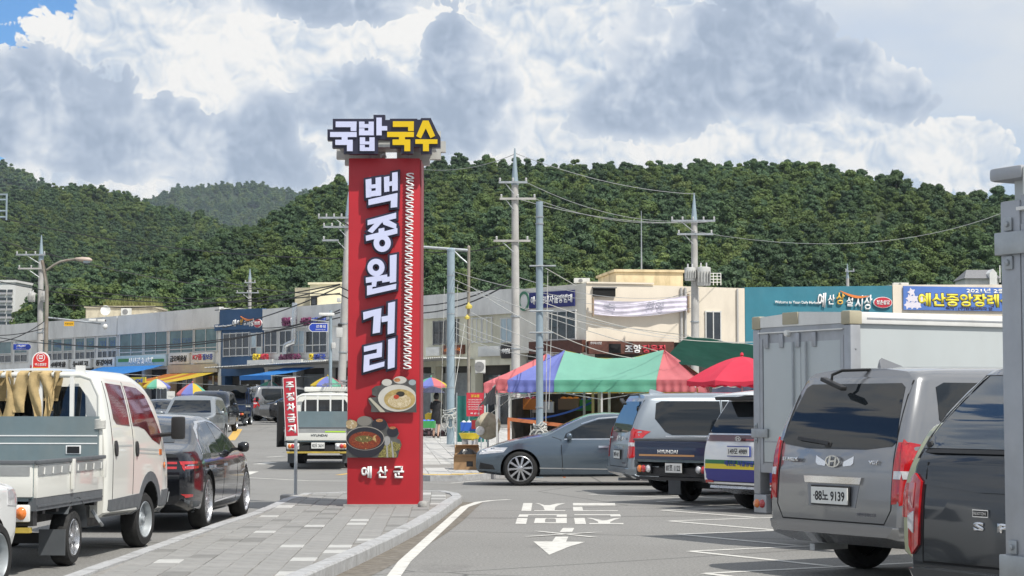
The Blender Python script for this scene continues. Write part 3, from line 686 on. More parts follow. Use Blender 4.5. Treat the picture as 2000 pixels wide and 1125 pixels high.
def market_logo(t, f, x0, x1, y0, y1, out, ex0, ex1, ey0, ey1, wx, wy, sw):
    u0, u1, z0, z1 = f.rect(t, x0, x1, y0, y1); w = (u1 - u0) / 6; ms = [M_TXTW, M_TXTW, mat('sign_gold', (.75, .45, .08), .5), M_TXTW, M_TXTW, M_TXTW]
    for i, ch in enumerate('예산상설시장'):
        k = [1.1, .75, .95, .7, 1.1, 1.15][i]; txt('lettering', ch, ms[i], t, u0 + w * (i + .5), (z0 + z1) / 2 - (z1 - z0) * [0, -.05, -.15, .1, .15, .12][i], w * (.92 if k > .9 else .75), (z1 - z0) * k, base=out, depth=.04, bold=.02, shear=.12)
    swoosh(t, f, *sw, M_ORNG, out)
    e0, e1, f0, f1 = f.rect(t, ex0, ex1, ey0, ey1); cx, cz = (e0 + e1) / 2, (f0 + f1) / 2
    MB().prism(ell(cx, cz, (e1 - e0) / 2, (f1 - f0) / 2), FRONT, out, out + .05).build('emblem', M_TXTW, t)
    e = MB().prism(ell(cx, cz, (e1 - e0) / 2 * .92, (f1 - f0) / 2 * .9), FRONT, out + .051, out + .07).build('emblem_face', M_SIGNR, t)
    txt('lettering', '청춘쉼당', M_TXTW, t, cx, cz, (e1 - e0) * .7, (f1 - f0) * .4, base=out + .072, depth=.02, bold=.02)
    a0, a1, b0, b1 = f.rect(t, wx[0], wx[1], wy[0], wy[1]); txt('lettering', 'Welcome to Yesan Daily Market', M_TXTW, t, (a0 + a1) / 2, (b0 + b1) / 2, a1 - a0, b1 - b0, base=out, depth=.03, bold=.01)

# --- grey shop row, far left
t = shell('market_building', 'long grey market block with small teal-tinted windows at the far left of the row', ROWF, -60, 231, 642, 619, M_WGREY, parapet=(1.2, M_WGREY))
xs = [(-30, -4), (0, 24), (30, 55), (84, 103), (105, 123), (126, 143), (149, 167), (170, 187), (193, 211), (213, 229)]
for i, (a, c) in enumerate(xs):
    yt = 667 - (a / 230) * 10
    window(t, ROWF, a, c, yt, yt + 24, 1, 1, pane=M_PANE); window(t, ROWF, a, c, yt + 27, yt + 41, 2, 1, pane=M_PANED)
for i, ch in enumerate('예산일교위원'):
    a, c = xs[4 + i] if i < 6 else (0, 1); yt = 667 - (a / 230) * 10; u0, u1, z0, z1 = ROWF.rect(t, a + 3, c - 3, yt + 7, yt + 18)
    txt('window_letter', ch, mat('window_letter_blue', (.05, .12, .3), .6), t, (u0 + u1) / 2, (z0 + z1) / 2, u1 - u0, z1 - z0, base=.055, depth=.005)
M_BRUSH = mat('brush_ink', (.02, .018, .016), .6)
for x0, x1, y0, y1, s, ink in ((60, 97, 708, 726, '바지락', M_SIGNR), (100, 137, 703, 721, '4비마을', M_BRUSH), (143, 181, 701, 720, '뉴비고', M_BRUSH), (188, 228, 698, 718, '동경어미', M_BRUSH)):
    signboard(t, ROWF, x0, x1, y0, y1, s, M_SIGNW, ink, bold=.035, shear=.1)
t = shell('market_building', 'grey market block with wide teal windows and brush-lettered signs left of the blue front', ROWF, 232, 431, 619, 601, M_WGREY, parapet=(1.2, M_WGREY))
for a, c, yt in ((236, 280, 651), (284, 328, 648), (333, 379, 645), (382, 425, 642)):
    window(t, ROWF, a, c, yt, yt + 44, 2, 1, pane=M_PANE, split=.16)
u0, u1, z0, z1 = ROWF.rect(t, 338, 376, 660, 672); txt('window_letter', '김삼다방', mat('window_letter_blue', (.05, .12, .3), .6), t, (u0 + u1) / 2, (z0 + z1) / 2, u1 - u0, z1 - z0, base=.055, depth=.005)
signboard(t, ROWF, 231, 329, 694, 717, '시시평송시대', M_PALEB, M_TXTW, tw=.5, bold=.03)
for a, c in ((236, 256), (302, 325)):
    u0, u1, z0, z1 = ROWF.rect(t, a, c, 701, 707); bx('sign_strip', (u0, -.2, z0), (u1, -.163, z1), mat('sign_green', (.05, .25, .06), .5), t)
signboard(t, ROWF, 333, 373, 690, 711, '금오미용실', M_SIGNW, M_BRUSH, bold=.03, shear=.1)
s = signboard(t, ROWF, 379, 421, 688, 709, None, M_SIGNW, M_BRUSH)
u0, u1, z0, z1 = ROWF.rect(t, 381, 399, 692, 703); txt('lettering', 'K7품', M_SIGNR, s, (u0 + u1) / 2, (z0 + z1) / 2, u1 - u0, z1 - z0, base=.165, depth=.02, bold=.03)
u0, u1, z0, z1 = ROWF.rect(t, 400, 420, 691, 703); txt('lettering', '질보증', M_SIGNB, s, (u0 + u1) / 2, (z0 + z1) / 2, u1 - u0, z1 - z0, base=.165, depth=.02, bold=.03)
u0, u1, z0, z1 = ROWF.rect(t, 331, 427, 712, 728); bx('fascia', (u0, -.12, z0), (u1, -.003, z1), mat('fascia_cream', (.5, .44, .34), .7, var=.08), t)
# --- navy front
t = shell('market_entrance_building', 'navy blue market front with white brush lettering and orange swoosh above a window', ROWF, 432, 515, 607, 604, M_WBLUE, parapet=(1.2, M_WBLUE), shopy=735)
window(t, ROWF, 438, 488, 651, 695, 4, 1, pane=M_PANED, split=.35); window(t, ROWF, 492, 513, 651, 693, 2, 1, pane=[M_PANED, M_PANEL], split=.35)
market_logo(t, ROWF, 458, 500, 624, 636, .14, 500, 516, 623, 640, (424, 462), (635, 639), (474, 499, 616, 627))
u0, u1, z0, z1 = ROWF.rect(t, 422, 514, 633, 640.5); bx('sign_ledge', (u0, -.135, z0 - .1), (u1, -.004, z1 + .05), M_WBLUE, t)
# --- grey block with duct
t = shell('market_building', 'grey block with a shiny ventilation duct and red letters right of the navy front', ROWF, 515.5, 700, 606, 592, M_WGREY, parapet=(1.2, M_WGREY))
for a, c, pn in ((519, 543, M_PANED), (548, 571, M_PANED), (574, 596, M_PANEL), (599, 640, M_PANED)): window(t, ROWF, a, c, 646, 689, 2 if c - a < 30 else 3, 1, pane=pn, split=.35)
for x0, x1, s, m in ((556, 572, '황산', M_SIGNP), (574, 584, '벌', M_TXTW), (592, 612, '식당', M_SIGNP), (612, 640, '삼계', M_SIGNB)):
    u0, u1, z0, z1 = ROWF.rect(t, x0, x1, 620, 637); txt('sign_letters', s, m, t, (u0 + u1) / 2, (z0 + z1) / 2, u1 - u0, z1 - z0, base=.14, depth=.12, bold=.04)
for x0, x1, x2, x3, s, m in ((495, 544, 504, 518, '친구', M_SIGNY), (546, 601, 555, 597, '쇼셀칼국수', M_SIGNP), (606, 646, 614, 622, '모', M_SIGNY)):
    u0, u1, z0, z1 = ROWF.rect(t, x0, x1, 703, 711); bx('sign_ledge', (u0, -.45, z0), (u1, -.13, z1), M_SIGNW, t)
    u0, u1, z0, z1 = ROWF.rect(t, x2, x3, 691, 704); txt('sign_letters', s, m, t, (u0 + u1) / 2, (z0 + z1) / 2, u1 - u0, z1 - z0, base=.3, depth=.12, bold=.05)
for x2, x3, s, m in ((519, 534, '식육', M_SIGNR), (623, 645, '전국', M_SIGNB)):
    u0, u1, z0, z1 = ROWF.rect(t, x2, x3, 691, 704); txt('sign_letters', s, m, t, (u0 + u1) / 2, (z0 + z1) / 2, u1 - u0, z1 - z0, base=.3, depth=.12, bold=.05)
l0 = t['l0']
def fp(px, py, out): l = ROWF.l(px); return (l - l0, -out, ROWF.z(py, l))
pts = [fp(589, 592, .5), fp(589, 600, .5), fp(589, 660, .5), fp(588, 668, .5), fp(580, 671, .5), fp(573, 674, .5), fp(571, 682, .5), fp(571, 692, .5)]
MB().tube(pts, .17, 10).build('ventilation_duct', mat('duct_zinc', (.62, .64, .66), .25, .9, var=.1), t, smooth=50)
# canopy of corrugated sheet
def corr_canopy(t, x0, x1, y0, y1, out):
    u0, u1 = ROWF.l(x0) - t['l0'], ROWF.l(x1) - t['l0']; za, zb = ROWF.z(y0, ROWF.l(x0)), ROWF.z(y1, ROWF.l(x1)); n = int(abs(u1 - u0) / .09)
    MB().grid(lambda a, d: (u0 + (u1 - u0) * a, -out * (1 - d), za + (zb - za) * a - d * .02 + .03 * math.cos(a * n * math.pi)), n * 2, 2).build('canopy', M_CORR, t, smooth=60)
corr_canopy(t, 460, 700, 719, 706, 2.2)
# --- pale yellow block right of the sign tower
t = shell('market_building', 'pale yellowish block with a plain parapet just right of the red sign tower', ROWF, 700.5, 1004, 590, 566, M_WYEL, parapet=(1.2, M_WGREY))
for a, c, y0, y1, pn in ((848, 872, 628, 672, M_PANED), (884, 896, 625, 668, M_PANED), (924, 942, 622, 668, M_WYEL), (944, 962, 621, 668, M_WYEL), (980, 1003, 622, 668, M_PANEL)): window(t, ROWF, a, c, y0, y1, 2, 1, pane=pn, frame=M_FRAMED if pn is M_PANED else M_FRAME)
for x0, x1, y0, y1, s, bg, ink in ((938, 981, 676, 696, None, M_SIGNW, M_INK), (983, 1003, 672, 700, '커피엔꽃', mat('sign_black', (.025, .02, .02), .5), M_TXTW), (868, 909, 674, 692, '순대국', mat('sign_brown', (.12, .04, .02), .5), M_ORNG), (836, 862, 678, 695, None, M_SIGNW, M_INK)):
    signboard(t, ROWF, x0, x1, y0, y1, s, bg, ink, th=.35)
corr_canopy(t, 815, 925, 706, 699, 2.0)
# --- corner block, shaded face
M_NAVY = mat('banner_navy', (.02, .025, .16), .6, var=.1)
M_BROWN = mat('sign_band_brown', (.10, .035, .022), .6, var=.2)
t = shell('corner_building', 'cream corner building with navy patrol banner, white banner and meat shop sign', ROWF, 1004.5, 1145, 566, 553, mat('wall_pale', (.74, .71, .63), .85, var=.05, scale=.7, dirt=(.35, .32, .27), dirt_amt=.4, dscale=.7), depth=8.0, shopy=690)
window(t, ROWF, 1074, 1126, 608, 663, 3, 1, pane=M_PANED)
u0, u1, z0, z1 = ROWF.rect(t, 1017, 1124, 572, 599)
bn = bx('patrol_banner', (u0, -.09, z0 - .05), (u1, -.03, z1 + .05), M_NAVY, t)
e0, e1, *_ = ROWF.rect(t, 1017, 1036, 570, 600); bx('banner_end', (e0, -.1, z0 - .04), (e1, -.092, z1 + .04), M_SIGNW, bn)
MB().lathe([(.42, 0), (.42, .02), (.3, .02), (.3, 0)], 20, lambda r, a, h: ((e0 + e1) / 2 + r * 1.0 * math.cos(a), -.102 - h, (z0 + z1) / 2 + r * 1.2 * math.sin(a)), True).build('emblem', mat('emblem_green', (.06, .2, .12), .5), bn)
txt('lettering', '예산읍내자율방범대', M_TXTW, bn, (e1 + u1) / 2, (z0 + z1) / 2, (u1 - e1) * .92, (z1 - z0) * .6, base=.092, depth=.01, bold=.03)
u0, u1, z0, z1 = ROWF.rect(t, 1040, 1144, 666, 690); bx('sign_band', (u0, -.25, z0), (u1, -.002, z1), M_BROWN, t)
# its lit face (same building): built on a scratch frame, then parented to it
C = t
tmp = RGTF.thing('tmp_face', 'x', 'x', 1145)
uR = RGTF.l(1455); z0_, z1_ = RGTF.z(553, 0), RGTF.z(563, uR); zf = RGTF.z(667, 0)
MB().add([(0, 0, zf), (uR, 0, zf), (uR, 0, z1_), (0, 0, z0_), (0, 8, zf), (uR, 8, zf), (uR, 8, z1_), (0, 8, z0_)], [(0, 1, 2, 3), (3, 2, 6, 7), (1, 5, 6, 2), (0, 4, 5, 1)]).build('lit_wall', M_WCREAM, tmp)
bx('shopfront', (.05, .3, -1), (uR - .05, 7.9, zf - .006), M_SHOP, tmp)
u0, u1, a, c = RGTF.rect(tmp, 1158, 1201, 563, 579); bx('vent_opening', (u0, -.12, a), (u1, -.004, c), M_GAP, tmp); bx('vent_hood', (u0 - .05, -.2, c), (u1 + .05, -.004, c + .06), M_FRAMED, tmp)
window(tmp, RGTF, 1378, 1407, 609, 664, 2, 1, pane=M_PANED)
u0, u1, a, c = RGTF.rect(tmp, 1146, 1312, 667, 692); sb = bx('sign_band', (u0, -.35, a), (u1, -.002, c), M_BROWN, tmp)
for x0, x1, s, m in ((1216, 1247, '조양', M_TXTW), (1249, 1294, '정육점', M_SIGNR)):
    q0, q1, qa, qc = RGTF.rect(tmp, x0, x1, 674, 690); txt('lettering', s, m, sb, (q0 + q1) / 2, (qa + qc) / 2, q1 - q0, qc - qa, base=.352, depth=.06, bold=.03)
q0, q1, qa, qc = RGTF.rect(tmp, 1149, 1171, 668, 673); txt('lettering', '한우육소전문', M_TXTW, sb, (q0 + q1) / 2, (qa + qc) / 2, q1 - q0, qc - qa, base=.352, depth=.02)
q0, q1, qa, qc = RGTF.rect(tmp, 1185, 1208, 672, 690); bx('sign_plate', (q0, -.37, qa), (q1, -.352, qc), M_GAP, sb)
for px in (1330, 1338, 1362, 1440): u = RGTF.l(px); MB().tube([(u, -.08, zf + .02), (u, -.08, z0_ - .15)], .05 if px > 1400 else .07, 6).build('drain_pipe', mat('pipe_grey', (.45, .44, .42), .6), tmp, smooth=60)
bx('coping', (0, -.08, z0_ - .01), (uR * .42, .3, z0_ + .07), M_WCREAM, tmp)
for o in list(tmp.children): o.parent = C; o.location = (C['u1'], 0, 0); o.rotation_euler = (0, 0, R(15) - ROWF.a)
bpy.data.objects.remove(tmp)
# white banner hung between wall pipes
t = RGTF.thing('white_banner', 'creased white and lilac banner strung across the cream wall', 'banner', 1154)
u0, u1, a, c = RGTF.rect(t, 1154, 1340, 587, 616)
mbn = mat('banner_lilac', (.66, .62, .72), .6, var=.25, scale=1.2)
MB().grid(lambda p, q: (u0 + (u1 - u0) * p, -.35 - .016 * math.sin(q * 19 + 2 * math.sin(p * 7)) - .03 * math.sin(p * 23), a + (c - a) * q + .28 * p * p - .25 * math.sin(p * math.pi) * (.5)), 40, 24).build('cloth', mbn, t, smooth=80)
txt('lettering', '축', mat('banner_ink', (.3, .3, .36), .6), t, u0 + (u1 - u0) * .17, c - .35, .7, .35, base=.42, depth=.004); txt('lettering', '환영', MATS['banner_ink'], t, u0 + (u1 - u0) * .64, (a + c) / 2 + .1, .9, .4, base=.45, depth=.004)
for q in (0, 1): bx('batten', (u0 + (u1 - u0) * q - .04, -.42, a - .1 + .25 * q), (u0 + (u1 - u0) * q + .04, -.3, c + .1 + .25 * q), mat('batten_wood', (.3, .22, .15), .8), t)
# --- teal market front
t = shell('market_hall', 'teal painted market hall wall with white market lettering behind the box truck', RGTF, 1455.5, 1744, 561, 558, M_WTEAL, depth=8, shopy=700)
market_logo(t, RGTF, 1596, 1704, 574, 600, .06, 1705, 1742, 580, 602, (1513, 1598), (588, 595), (1640, 1697, 567, 582))
# --- block with the blue funeral-hall banner
t = shell('banner_building', 'cream wall block carrying a blue banner with yellow letters at the far right', RGTF, 1744.5, 2080, 556, 556, M_WCREAM, depth=8, shopy=700)
t2 = RGTF.thing('blue_banner', 'blue banner with big yellow letters and a white flower on the cream wall', 'banner', 1764)
u0, u1, a, c = RGTF.rect(t2, 1764, 2010, 561, 607); bx('cloth', (u0, -.1, a), (u1, -.05, c), mat('banner_blue', (.09, .19, .52), .6, var=.15, scale=.7), t2)
for x0, x1, y0, y1, s, m in ((1793, 2005, 574, 600, '예산중앙장례식장', mat('banner_yellow', (.8, .68, .06), .6)), (1887, 1985, 564, 573, '2021년 2월 27', M_TXTW), (1846, 1938, 599, 607, '위치 : (구)한일프라자 앞', mat('banner_navytext', (.05, .05, .12), .6))):
    q0, q1, qa, qc = RGTF.rect(t2, x0, x1, y0, y1)
    if y1 - y0 > 20: txt('letter_outline', s, MATS['banner_navytext'] if 'banner_navytext' in MATS else mat('banner_navytext', (.05, .05, .12), .6), t2, (q0 + q1) / 2, (qa + qc) / 2, (q1 - q0) * 1.01, (qc - qa) * 1.12, base=.101, depth=.003, bold=.07)
    txt('lettering', s, m, t2, (q0 + q1) / 2, (qa + qc) / 2, q1 - q0, qc - qa, base=.106, depth=.006, bold=.035)
for i in range(9):
    cx, cz = u0 + .25 + .28 * (i % 4) + .1 * (i // 4), a + .25 + .33 * (i // 3)
    if cx - u0 > 1.5 - .35 * (i // 3): continue
    MB().prism([(cx + .24 * (1 if k % 2 else .55) * math.cos(k * math.pi / 5), cz + .24 * (1 if k % 2 else .55) * math.sin(k * math.pi / 5)) for k in range(10)], FRONT, .101 + .002 * i, .1025 + .002 * i).build('flower', mat('flower_white', (.72, .68, .75), .6), t2)
# --- roof-top structures
def roof_box(name, label, cat, x0, x1, y0, y1, Y, dep, m, ang=0, roofm=None):
    p0, p1 = P(x0, y1, Y), P(x1, y1, Y); t = thing(name, label, cat, (p0.x, Y, 0), ang); w = (p1.x - p0.x) / math.cos(ang)
    b = bx('wall', (0, 0, p0.z - 2.5), (w, dep, P(x0, y0, Y).z), m, t, bev=.04)
    bx('roof', (-.1, -.1, P(x0, y0, Y).z + .003), (w + .1, dep + .1, P(x0, y0, Y).z + .13), roofm or m, t); return t, w
M_BOXC = mat('tank_cream', (.66, .54, .34), .85, var=.1, scale=1, dirt=(.25, .19, .1), dirt_amt=.6, dscale=1)
t, w = roof_box('rooftop_stair_house', 'weathered yellowish roof-top box above the cream corner building', 'rooftop structure', 1203, 1336, 531, 556, 100, 5, M_BOXC, R(8))
t, w = roof_box('rooftop_house', 'pale yellow roof-top room with a small dark window above the grey block', 'rooftop structure', 605, 684, 556, 600, 116, 6, mat('wall_light_yellow', (.74, .68, .48), .85, var=.06), R(-10))
p = P(568, 562, 117.5); q = P(604, 605, 117.5)
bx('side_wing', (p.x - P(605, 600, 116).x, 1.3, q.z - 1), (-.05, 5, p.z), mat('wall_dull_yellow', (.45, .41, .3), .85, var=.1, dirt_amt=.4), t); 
p = P(606, 578, 115.9); q = P(618, 597, 115.9); a0 = P(605, 600, 116).x; w_ = bx('window', (p.x - a0 + .05, -.06, q.z), (q.x - a0 + .05, -.01, p.z), M_GAP, t); bx('pane', (p.x - a0 + .12, -.08, q.z + .07), (q.x - a0 - .02, -.062, p.z - .07), M_PANED, w_)
t, w = roof_box('rooftop_stair_house', 'low weathered concrete box with grass on top on the far left roof', 'rooftop structure', 167, 300, 601, 625, 141, 5, mat('tank_concrete', (.5, .45, .34), .85, var=.1, dirt=(.2, .17, .12), dirt_amt=.6))
mb = MB(); rnd = random.Random(2); zt = P(167, 600, 141).z
for i in range(900):
    x, y = rnd.uniform(1.2, w), rnd.uniform(.2, 4.5); h = rnd.uniform(.2, .75); a = rnd.uniform(0, 6.28); dx, dy = .05 * math.cos(a), .05 * math.sin(a); lx, ly = rnd.gauss(0, .15), rnd.gauss(0, .15)
    mb.add([(x - dx, y - dy, zt + .1), (x + dx, y + dy, zt + .1), (x + lx, y + ly, zt + .1 + h)], [(0, 1, 2)])
g_ = mb.build('roof_grass', mat('dry_grass', (.24, .25, .09), .8, var=.3, scale=2, transl=.3), t, fixn=False); g_['kind'] = 'stuff'
def ac_unit(px0, px1, py0, py1, Y, label, group=None, ang=0, dep=.35):
    a, b = P(px0, py1, Y), P(px1, py0, Y); t = thing('air_conditioner', label, 'air conditioner', (a.x, Y, a.z), ang, group); w, h = b.x - a.x, b.z - a.z
    bx('casing', (0, 0, .04), (w, dep, h), mat('ac_casing', (.6, .6, .57), .5, var=.06, dirt_amt=.3), t, bev=.02)
    MB().lathe([(h * .36, 0), (h * .36, .02), (h * .05, .03)], 16, lambda r, c, d: (w * .42 + r * math.cos(c), -.003 - d, h * .52 + r * math.sin(c))).build('fan_grille', M_FRAMED, t)
    for k in (.12, .88): bx('foot', (w * k - .04, .02, 0), (w * k + .04, dep - .02, .038), M_FRAMED, t)
    return t
ac_unit(1121, 1152, 543, 554, 97.5, 'air conditioner unit on the roof edge above the navy banner'); ac_unit(236, 256, 602, 617, 140.5, 'air conditioner fixed to the far left roof-top box'); ac_unit(1745, 1775, 552, 559, 103, 'air conditioner on the roof between teal wall and blue banner')
ac_unit(928, 948, 703, 730, 83, 'white air conditioner unit with slatted grille hung beside the thin steel pole')
t = thing('satellite_dish', 'small white satellite dish on the far left roof', 'satellite dish', P(207, 616, 140))
MB().lathe([(0, .0), (.2, -.03), (.35, -.12), (.36, -.11), (.2, -.015)], 16, lambda r, a, h: (r * math.cos(a), h * .9 - .1, .35 + r * math.sin(a))).build('dish', M_WHITE, t, smooth=60); MB().tube([(0, 0, -.4), (0, 0, .3)], .03).build('mast', M_STEEL, t)
t = thing('roof_railing', 'white metal railing on the roof behind the transformers', 'railing', (P(1386, 557, 99).x, 99, P(1386, 557, 99).z)); w = P(1408, 557, 99).x - P(1386, 557, 99).x
for k in range(4): MB().tube([(w * k / 3, 0, 0), (w * k / 3, 0, .6)], .02).build('post', M_WHITE, t)
for z in (.15, .3, .45, .6): MB().tube([(0, 0, z), (w, 0, z)], .018).build('rail', M_WHITE, t)
# --- far buildings
t = thing('apartment_block', 'tall white apartment block with dark balcony windows at the left edge', 'building', (P(-60, 640, 330).x, 330, 0), R(-4)); w = P(31, 600, 330).x - P(-60, 600, 330).x; zt = P(0, 552, 330).z
bx('wall', (0, 0, -2), (w, 12, zt), mat('apartment_white', (.72, .72, .7), .8, var=.05), t)
for k in range(9):
    z = zt - 1.2 - k * 1.35
    if z < 8: break
    for u0, u1 in ((.3, .55), (.58, .80), (.83, .94)):
        wn = bx('window', (w * u0, -.12, z - .75), (w * u1, -.01, z), M_PANED, t); bx('balcony_rail', (w * u0, -.3, z - .85), (w * u1, -.13, z - .5), mat('rail_grey', (.4, .4, .42), .6), wn)
bx('roof', (-.2, -.2, zt + .004), (w + .2, 12.2, zt + .4), mat('apartment_white', (.7, .7, .7)), t)
p = P(1882, 545, 215); t = thing('hillside_house', 'small house with grey roof among trees on the hillside at the far right', 'house', (p.x, 215, 0)); w = P(1950, 545, 215).x - p.x; zb, zt = P(0, 552, 215).z, P(0, 524, 215).z
bx('wall', (0.2, 0, zb - 3), (w, 5, zb + .5), M_WGREY, t)
MB().add([(0, -.4, zb + .45), (w + .2, -.4, zb + .45), (w + .2, 5.4, zb + .45), (0, 5.4, zb + .45), (.9, 2.5, zt), (w - .2, 2.5, zt)], [(0, 1, 5, 4), (1, 2, 5), (2, 3, 4, 5), (3, 0, 4)]).build('roof', mat('slate_roof', (.2, .2, .21), .7, var=.15), t)
MB().add([(w - 1.1, -.6, zb - .5), (w - .3, -.6, zb - .5), (w - .3, -.6, zt - .55), (w - .7, -.6, zt - .1), (w - 1.1, -.6, zt - .55), (w - 1.1, 1.6, zb - .5), (w - .3, 1.6, zb - .5), (w - .3, 1.6, zt - .55), (w - .7, 1.6, zt - .1), (w - 1.1, 1.6, zt - .55)], [(0, 1, 2, 3, 4), (1, 6, 7, 2), (2, 7, 8, 3), (3, 8, 9, 4), (4, 9, 5, 0)]).build('dormer', M_WHITE, t)
MB().tube([(w + .1, -.3, zb), (w + .1, -.3, zt + .3)], .06).build('mast', M_WHITE, t)
# ---------------------------------------------------------------- red sign tower
M_RED = mat('tower_red', (.46, .018, .028), .42, var=.05, scale=2, dirt=(.3, .03, .04), dirt_amt=.2)
M_REDS = mat('tower_red_side', (.35, .02, .03), .45)
M_SBLK = mat('sign_letter_edge', (.022, .022, .045), .4)
M_LILAC = mat('sign_letter_lilac', (.60, .63, .84), .35, var=.03)
M_GOLD = mat('sign_letter_yellow', (.74, .50, .004), .35, var=.03)
M_BACKP = mat('sign_back_panel', (.5, .5, .47), .5, var=.1)
TY = 29.0
def build_tower():
    o = P(748, 988, TY); X0, Z0 = o.x, ISL_Z
    t = thing('sign_tower', 'tall red sign tower with lilac lettering, noodle pictures and a yellow and lilac top', 'sign tower', (X0, TY, Z0))
    L = lambda px, py: (P(px, py, TY).x - X0, P(px, py, TY).z - Z0)
    h = L(750, 309)[1]; hw = (L(820, 650)[0] - L(680, 650)[0]) / 2; dep = .85
    bx('column', (-hw, 0, 0), (hw, dep, h), M_RED, t, bev=.012)
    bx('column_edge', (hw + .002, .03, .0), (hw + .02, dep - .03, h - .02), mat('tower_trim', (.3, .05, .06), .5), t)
    bx('base_plate', (-hw - .05, -.05, -.005), (hw + .1, dep + .05, .03), M_CONC, t)
    z5 = lambda a, c: L(620 + a / 2.8857, 210 + c / 2.8857); z6 = lambda a, c: L(640 + a / 2.8125, 600 + c / 2.8125); zt = lambda a, c: L(640 + a / 8.333, 220 + c / 8.333)
    def glyph(polys, conv, face, b0=.09, b1=.13, grow=.032, back=True, fn=FRONT, nm='letter'):
        mb, mk = MB(), MB()
        for k, pl in enumerate(polys):
            if isinstance(pl[0], str):
                _, cx, cy, rx, ry, ix, iy = pl; c = conv(cx, cy); e = conv(cx + rx, cy + ry); i = conv(cx + ix, cy + iy)
                ro, rp, ri, rj = e[0] - c[0], c[1] - e[1], i[0] - c[0], c[1] - i[1]
                for m_, g, w0, w1 in ((mb, 0, b0, b1 + k * .0012), (mk, grow, .004, b0 + k * .0012)):
                    m_.lathe([((ri - g) / ri if ri > g else .01, w0, 0), (1, w0, 1), (1, w1, 1), ((ri - g) / ri if ri > g else .01, w1, 0)] and [(0, w0), (1, w0), (1, w1), (0, w1)], 26,
                             lambda r, a, hh, g=g: fn(c[0] + ((ri - g) + (ro + g - ri + g) * r) * math.cos(a), c[1] + ((rj - g) + (rp + g - rj + g) * r) * math.sin(a), hh), True)
            else:
                q = [conv(*p) for p in pl]; mb.prism(q, fn, b0, b1 + k * .0012)
                if back: mk.prism(off_poly(q, grow), fn, .004, b0 - .002 + k * .0013)
        a = mb.build(nm, face, t, fixn=True)
        if back: mk.build('letter_backing', M_SBLK, t)
    glyph([[(275, 412), (307, 406), (308, 510), (277, 514)], [(331, 402), (362, 397), (362, 500), (332, 505)], [(300, 442), (338, 436), (338, 458), (300, 462)], [(300, 478), (338, 472), (338, 503), (300, 508)],
           [(378, 398), (408, 392), (408, 478), (380, 482)], [(402, 425), (430, 420), (430, 445), (402, 449)], [(424, 374), (455, 368), (455, 472), (424, 478)], [(291, 524), (454, 487), (452, 566), (416, 570), (417, 530), (291, 556)]], z5, M_LILAC)
    glyph([[(286, 640), (446, 597), (446, 629), (286, 668)], [(338, 645), (378, 640), (312, 712), (286, 700)], [(366, 640), (400, 636), (448, 662), (446, 690), (375, 664)], [(348, 688), (380, 682), (380, 722), (348, 728)], [(276, 727), (453, 684), (453, 714), (278, 757)], ('o', 368, 768, 48, 50, 17, 20)], z5, M_LILAC)
    glyph([('o', 333, 905, 48, 49, 19, 20), [(276, 962), (396, 944), (396, 975), (277, 992)], [(310, 980), (340, 974), (333, 1012), (310, 1014)], [(366, 962), (416, 955), (416, 982), (368, 990)], [(411, 838), (449, 831), (446, 985), (411, 992)], [(283, 1008), (313, 1004), (313, 1036), (283, 1042)], [(283, 1032), (447, 996), (445, 1026), (283, 1062)]], z5, M_LILAC)
    glyph([[(198, 30), (298, 7), (290, 140), (250, 147), (256, 50), (200, 72)], [(298, 55), (340, 47), (340, 78), (300, 85)], [(335, -20), (373, -29), (368, 142), (332, 151)]], z6, M_LILAC)
    glyph([[(202, 218), (302, 196), (302, 224), (203, 247)], [(274, 205), (302, 198), (300, 272), (272, 278)], [(203, 266), (300, 246), (300, 274), (203, 293)], [(203, 272), (234, 264), (231, 335), (200, 342)], [(200, 330), (315, 299), (313, 326), (200, 359)], [(335, 180), (374, 170), (370, 331), (333, 341)]], z6, M_LILAC)
    # top sign: outline panel, letters, and the reversed panel that faces the other way
    outl = [(108, 142), (765, 142), (765, 78), (952, 78), (952, 160), (1030, 160), (1030, 140), (1470, 140), (1475, 155), (1520, 155), (1535, 130), (1690, 130), (1790, 345), (1845, 440), (1845, 605), (1705, 605), (1705, 710), (1530, 710), (1520, 600), (1410, 600), (1400, 705), (1212, 705), (1212, 605), (1030, 605), (1030, 480), (835, 470), (835, 710), (285, 710), (285, 612), (100, 612), (100, 490), (22, 490), (22, 312), (108, 312)]
    q = [zt(*p) for p in outl]
    MB().prism(q, FRONT, .12, .26).build('top_panel', M_SBLK, t)
    xm = (min(p[0] for p in q) + max(p[0] for p in q)) / 2 + .02
    MB().prism([(2 * xm - a, c - .03) for a, c in q][::-1], FRONT, -.95, -.80).build('rear_panel', M_BACKP, t)
    lil = [[(158, 190), (495, 190), (490, 343), (400, 343), (400, 280), (158, 280)], [(68, 360), (495, 360), (495, 440), (350, 440), (350, 485), (432, 485), (432, 668), (340, 668), (340, 568), (152, 568), (152, 485), (255, 485), (255, 440), (68, 440)],
           [(535, 192), (622, 192), (622, 232), (690, 232), (690, 192), (772, 192), (772, 412), (535, 412), (535, 300), (622, 300), (622, 338), (685, 338), (685, 292), (535, 292)], [(815, 128), (900, 128), (900, 265), (988, 265), (988, 335), (900, 335), (900, 412), (815, 412)],
           [(548, 446), (632, 446), (632, 512), (702, 512), (702, 446), (785, 446), (785, 665), (548, 665), (548, 568), (628, 568), (628, 608), (700, 608), (700, 560), (548, 560)]]
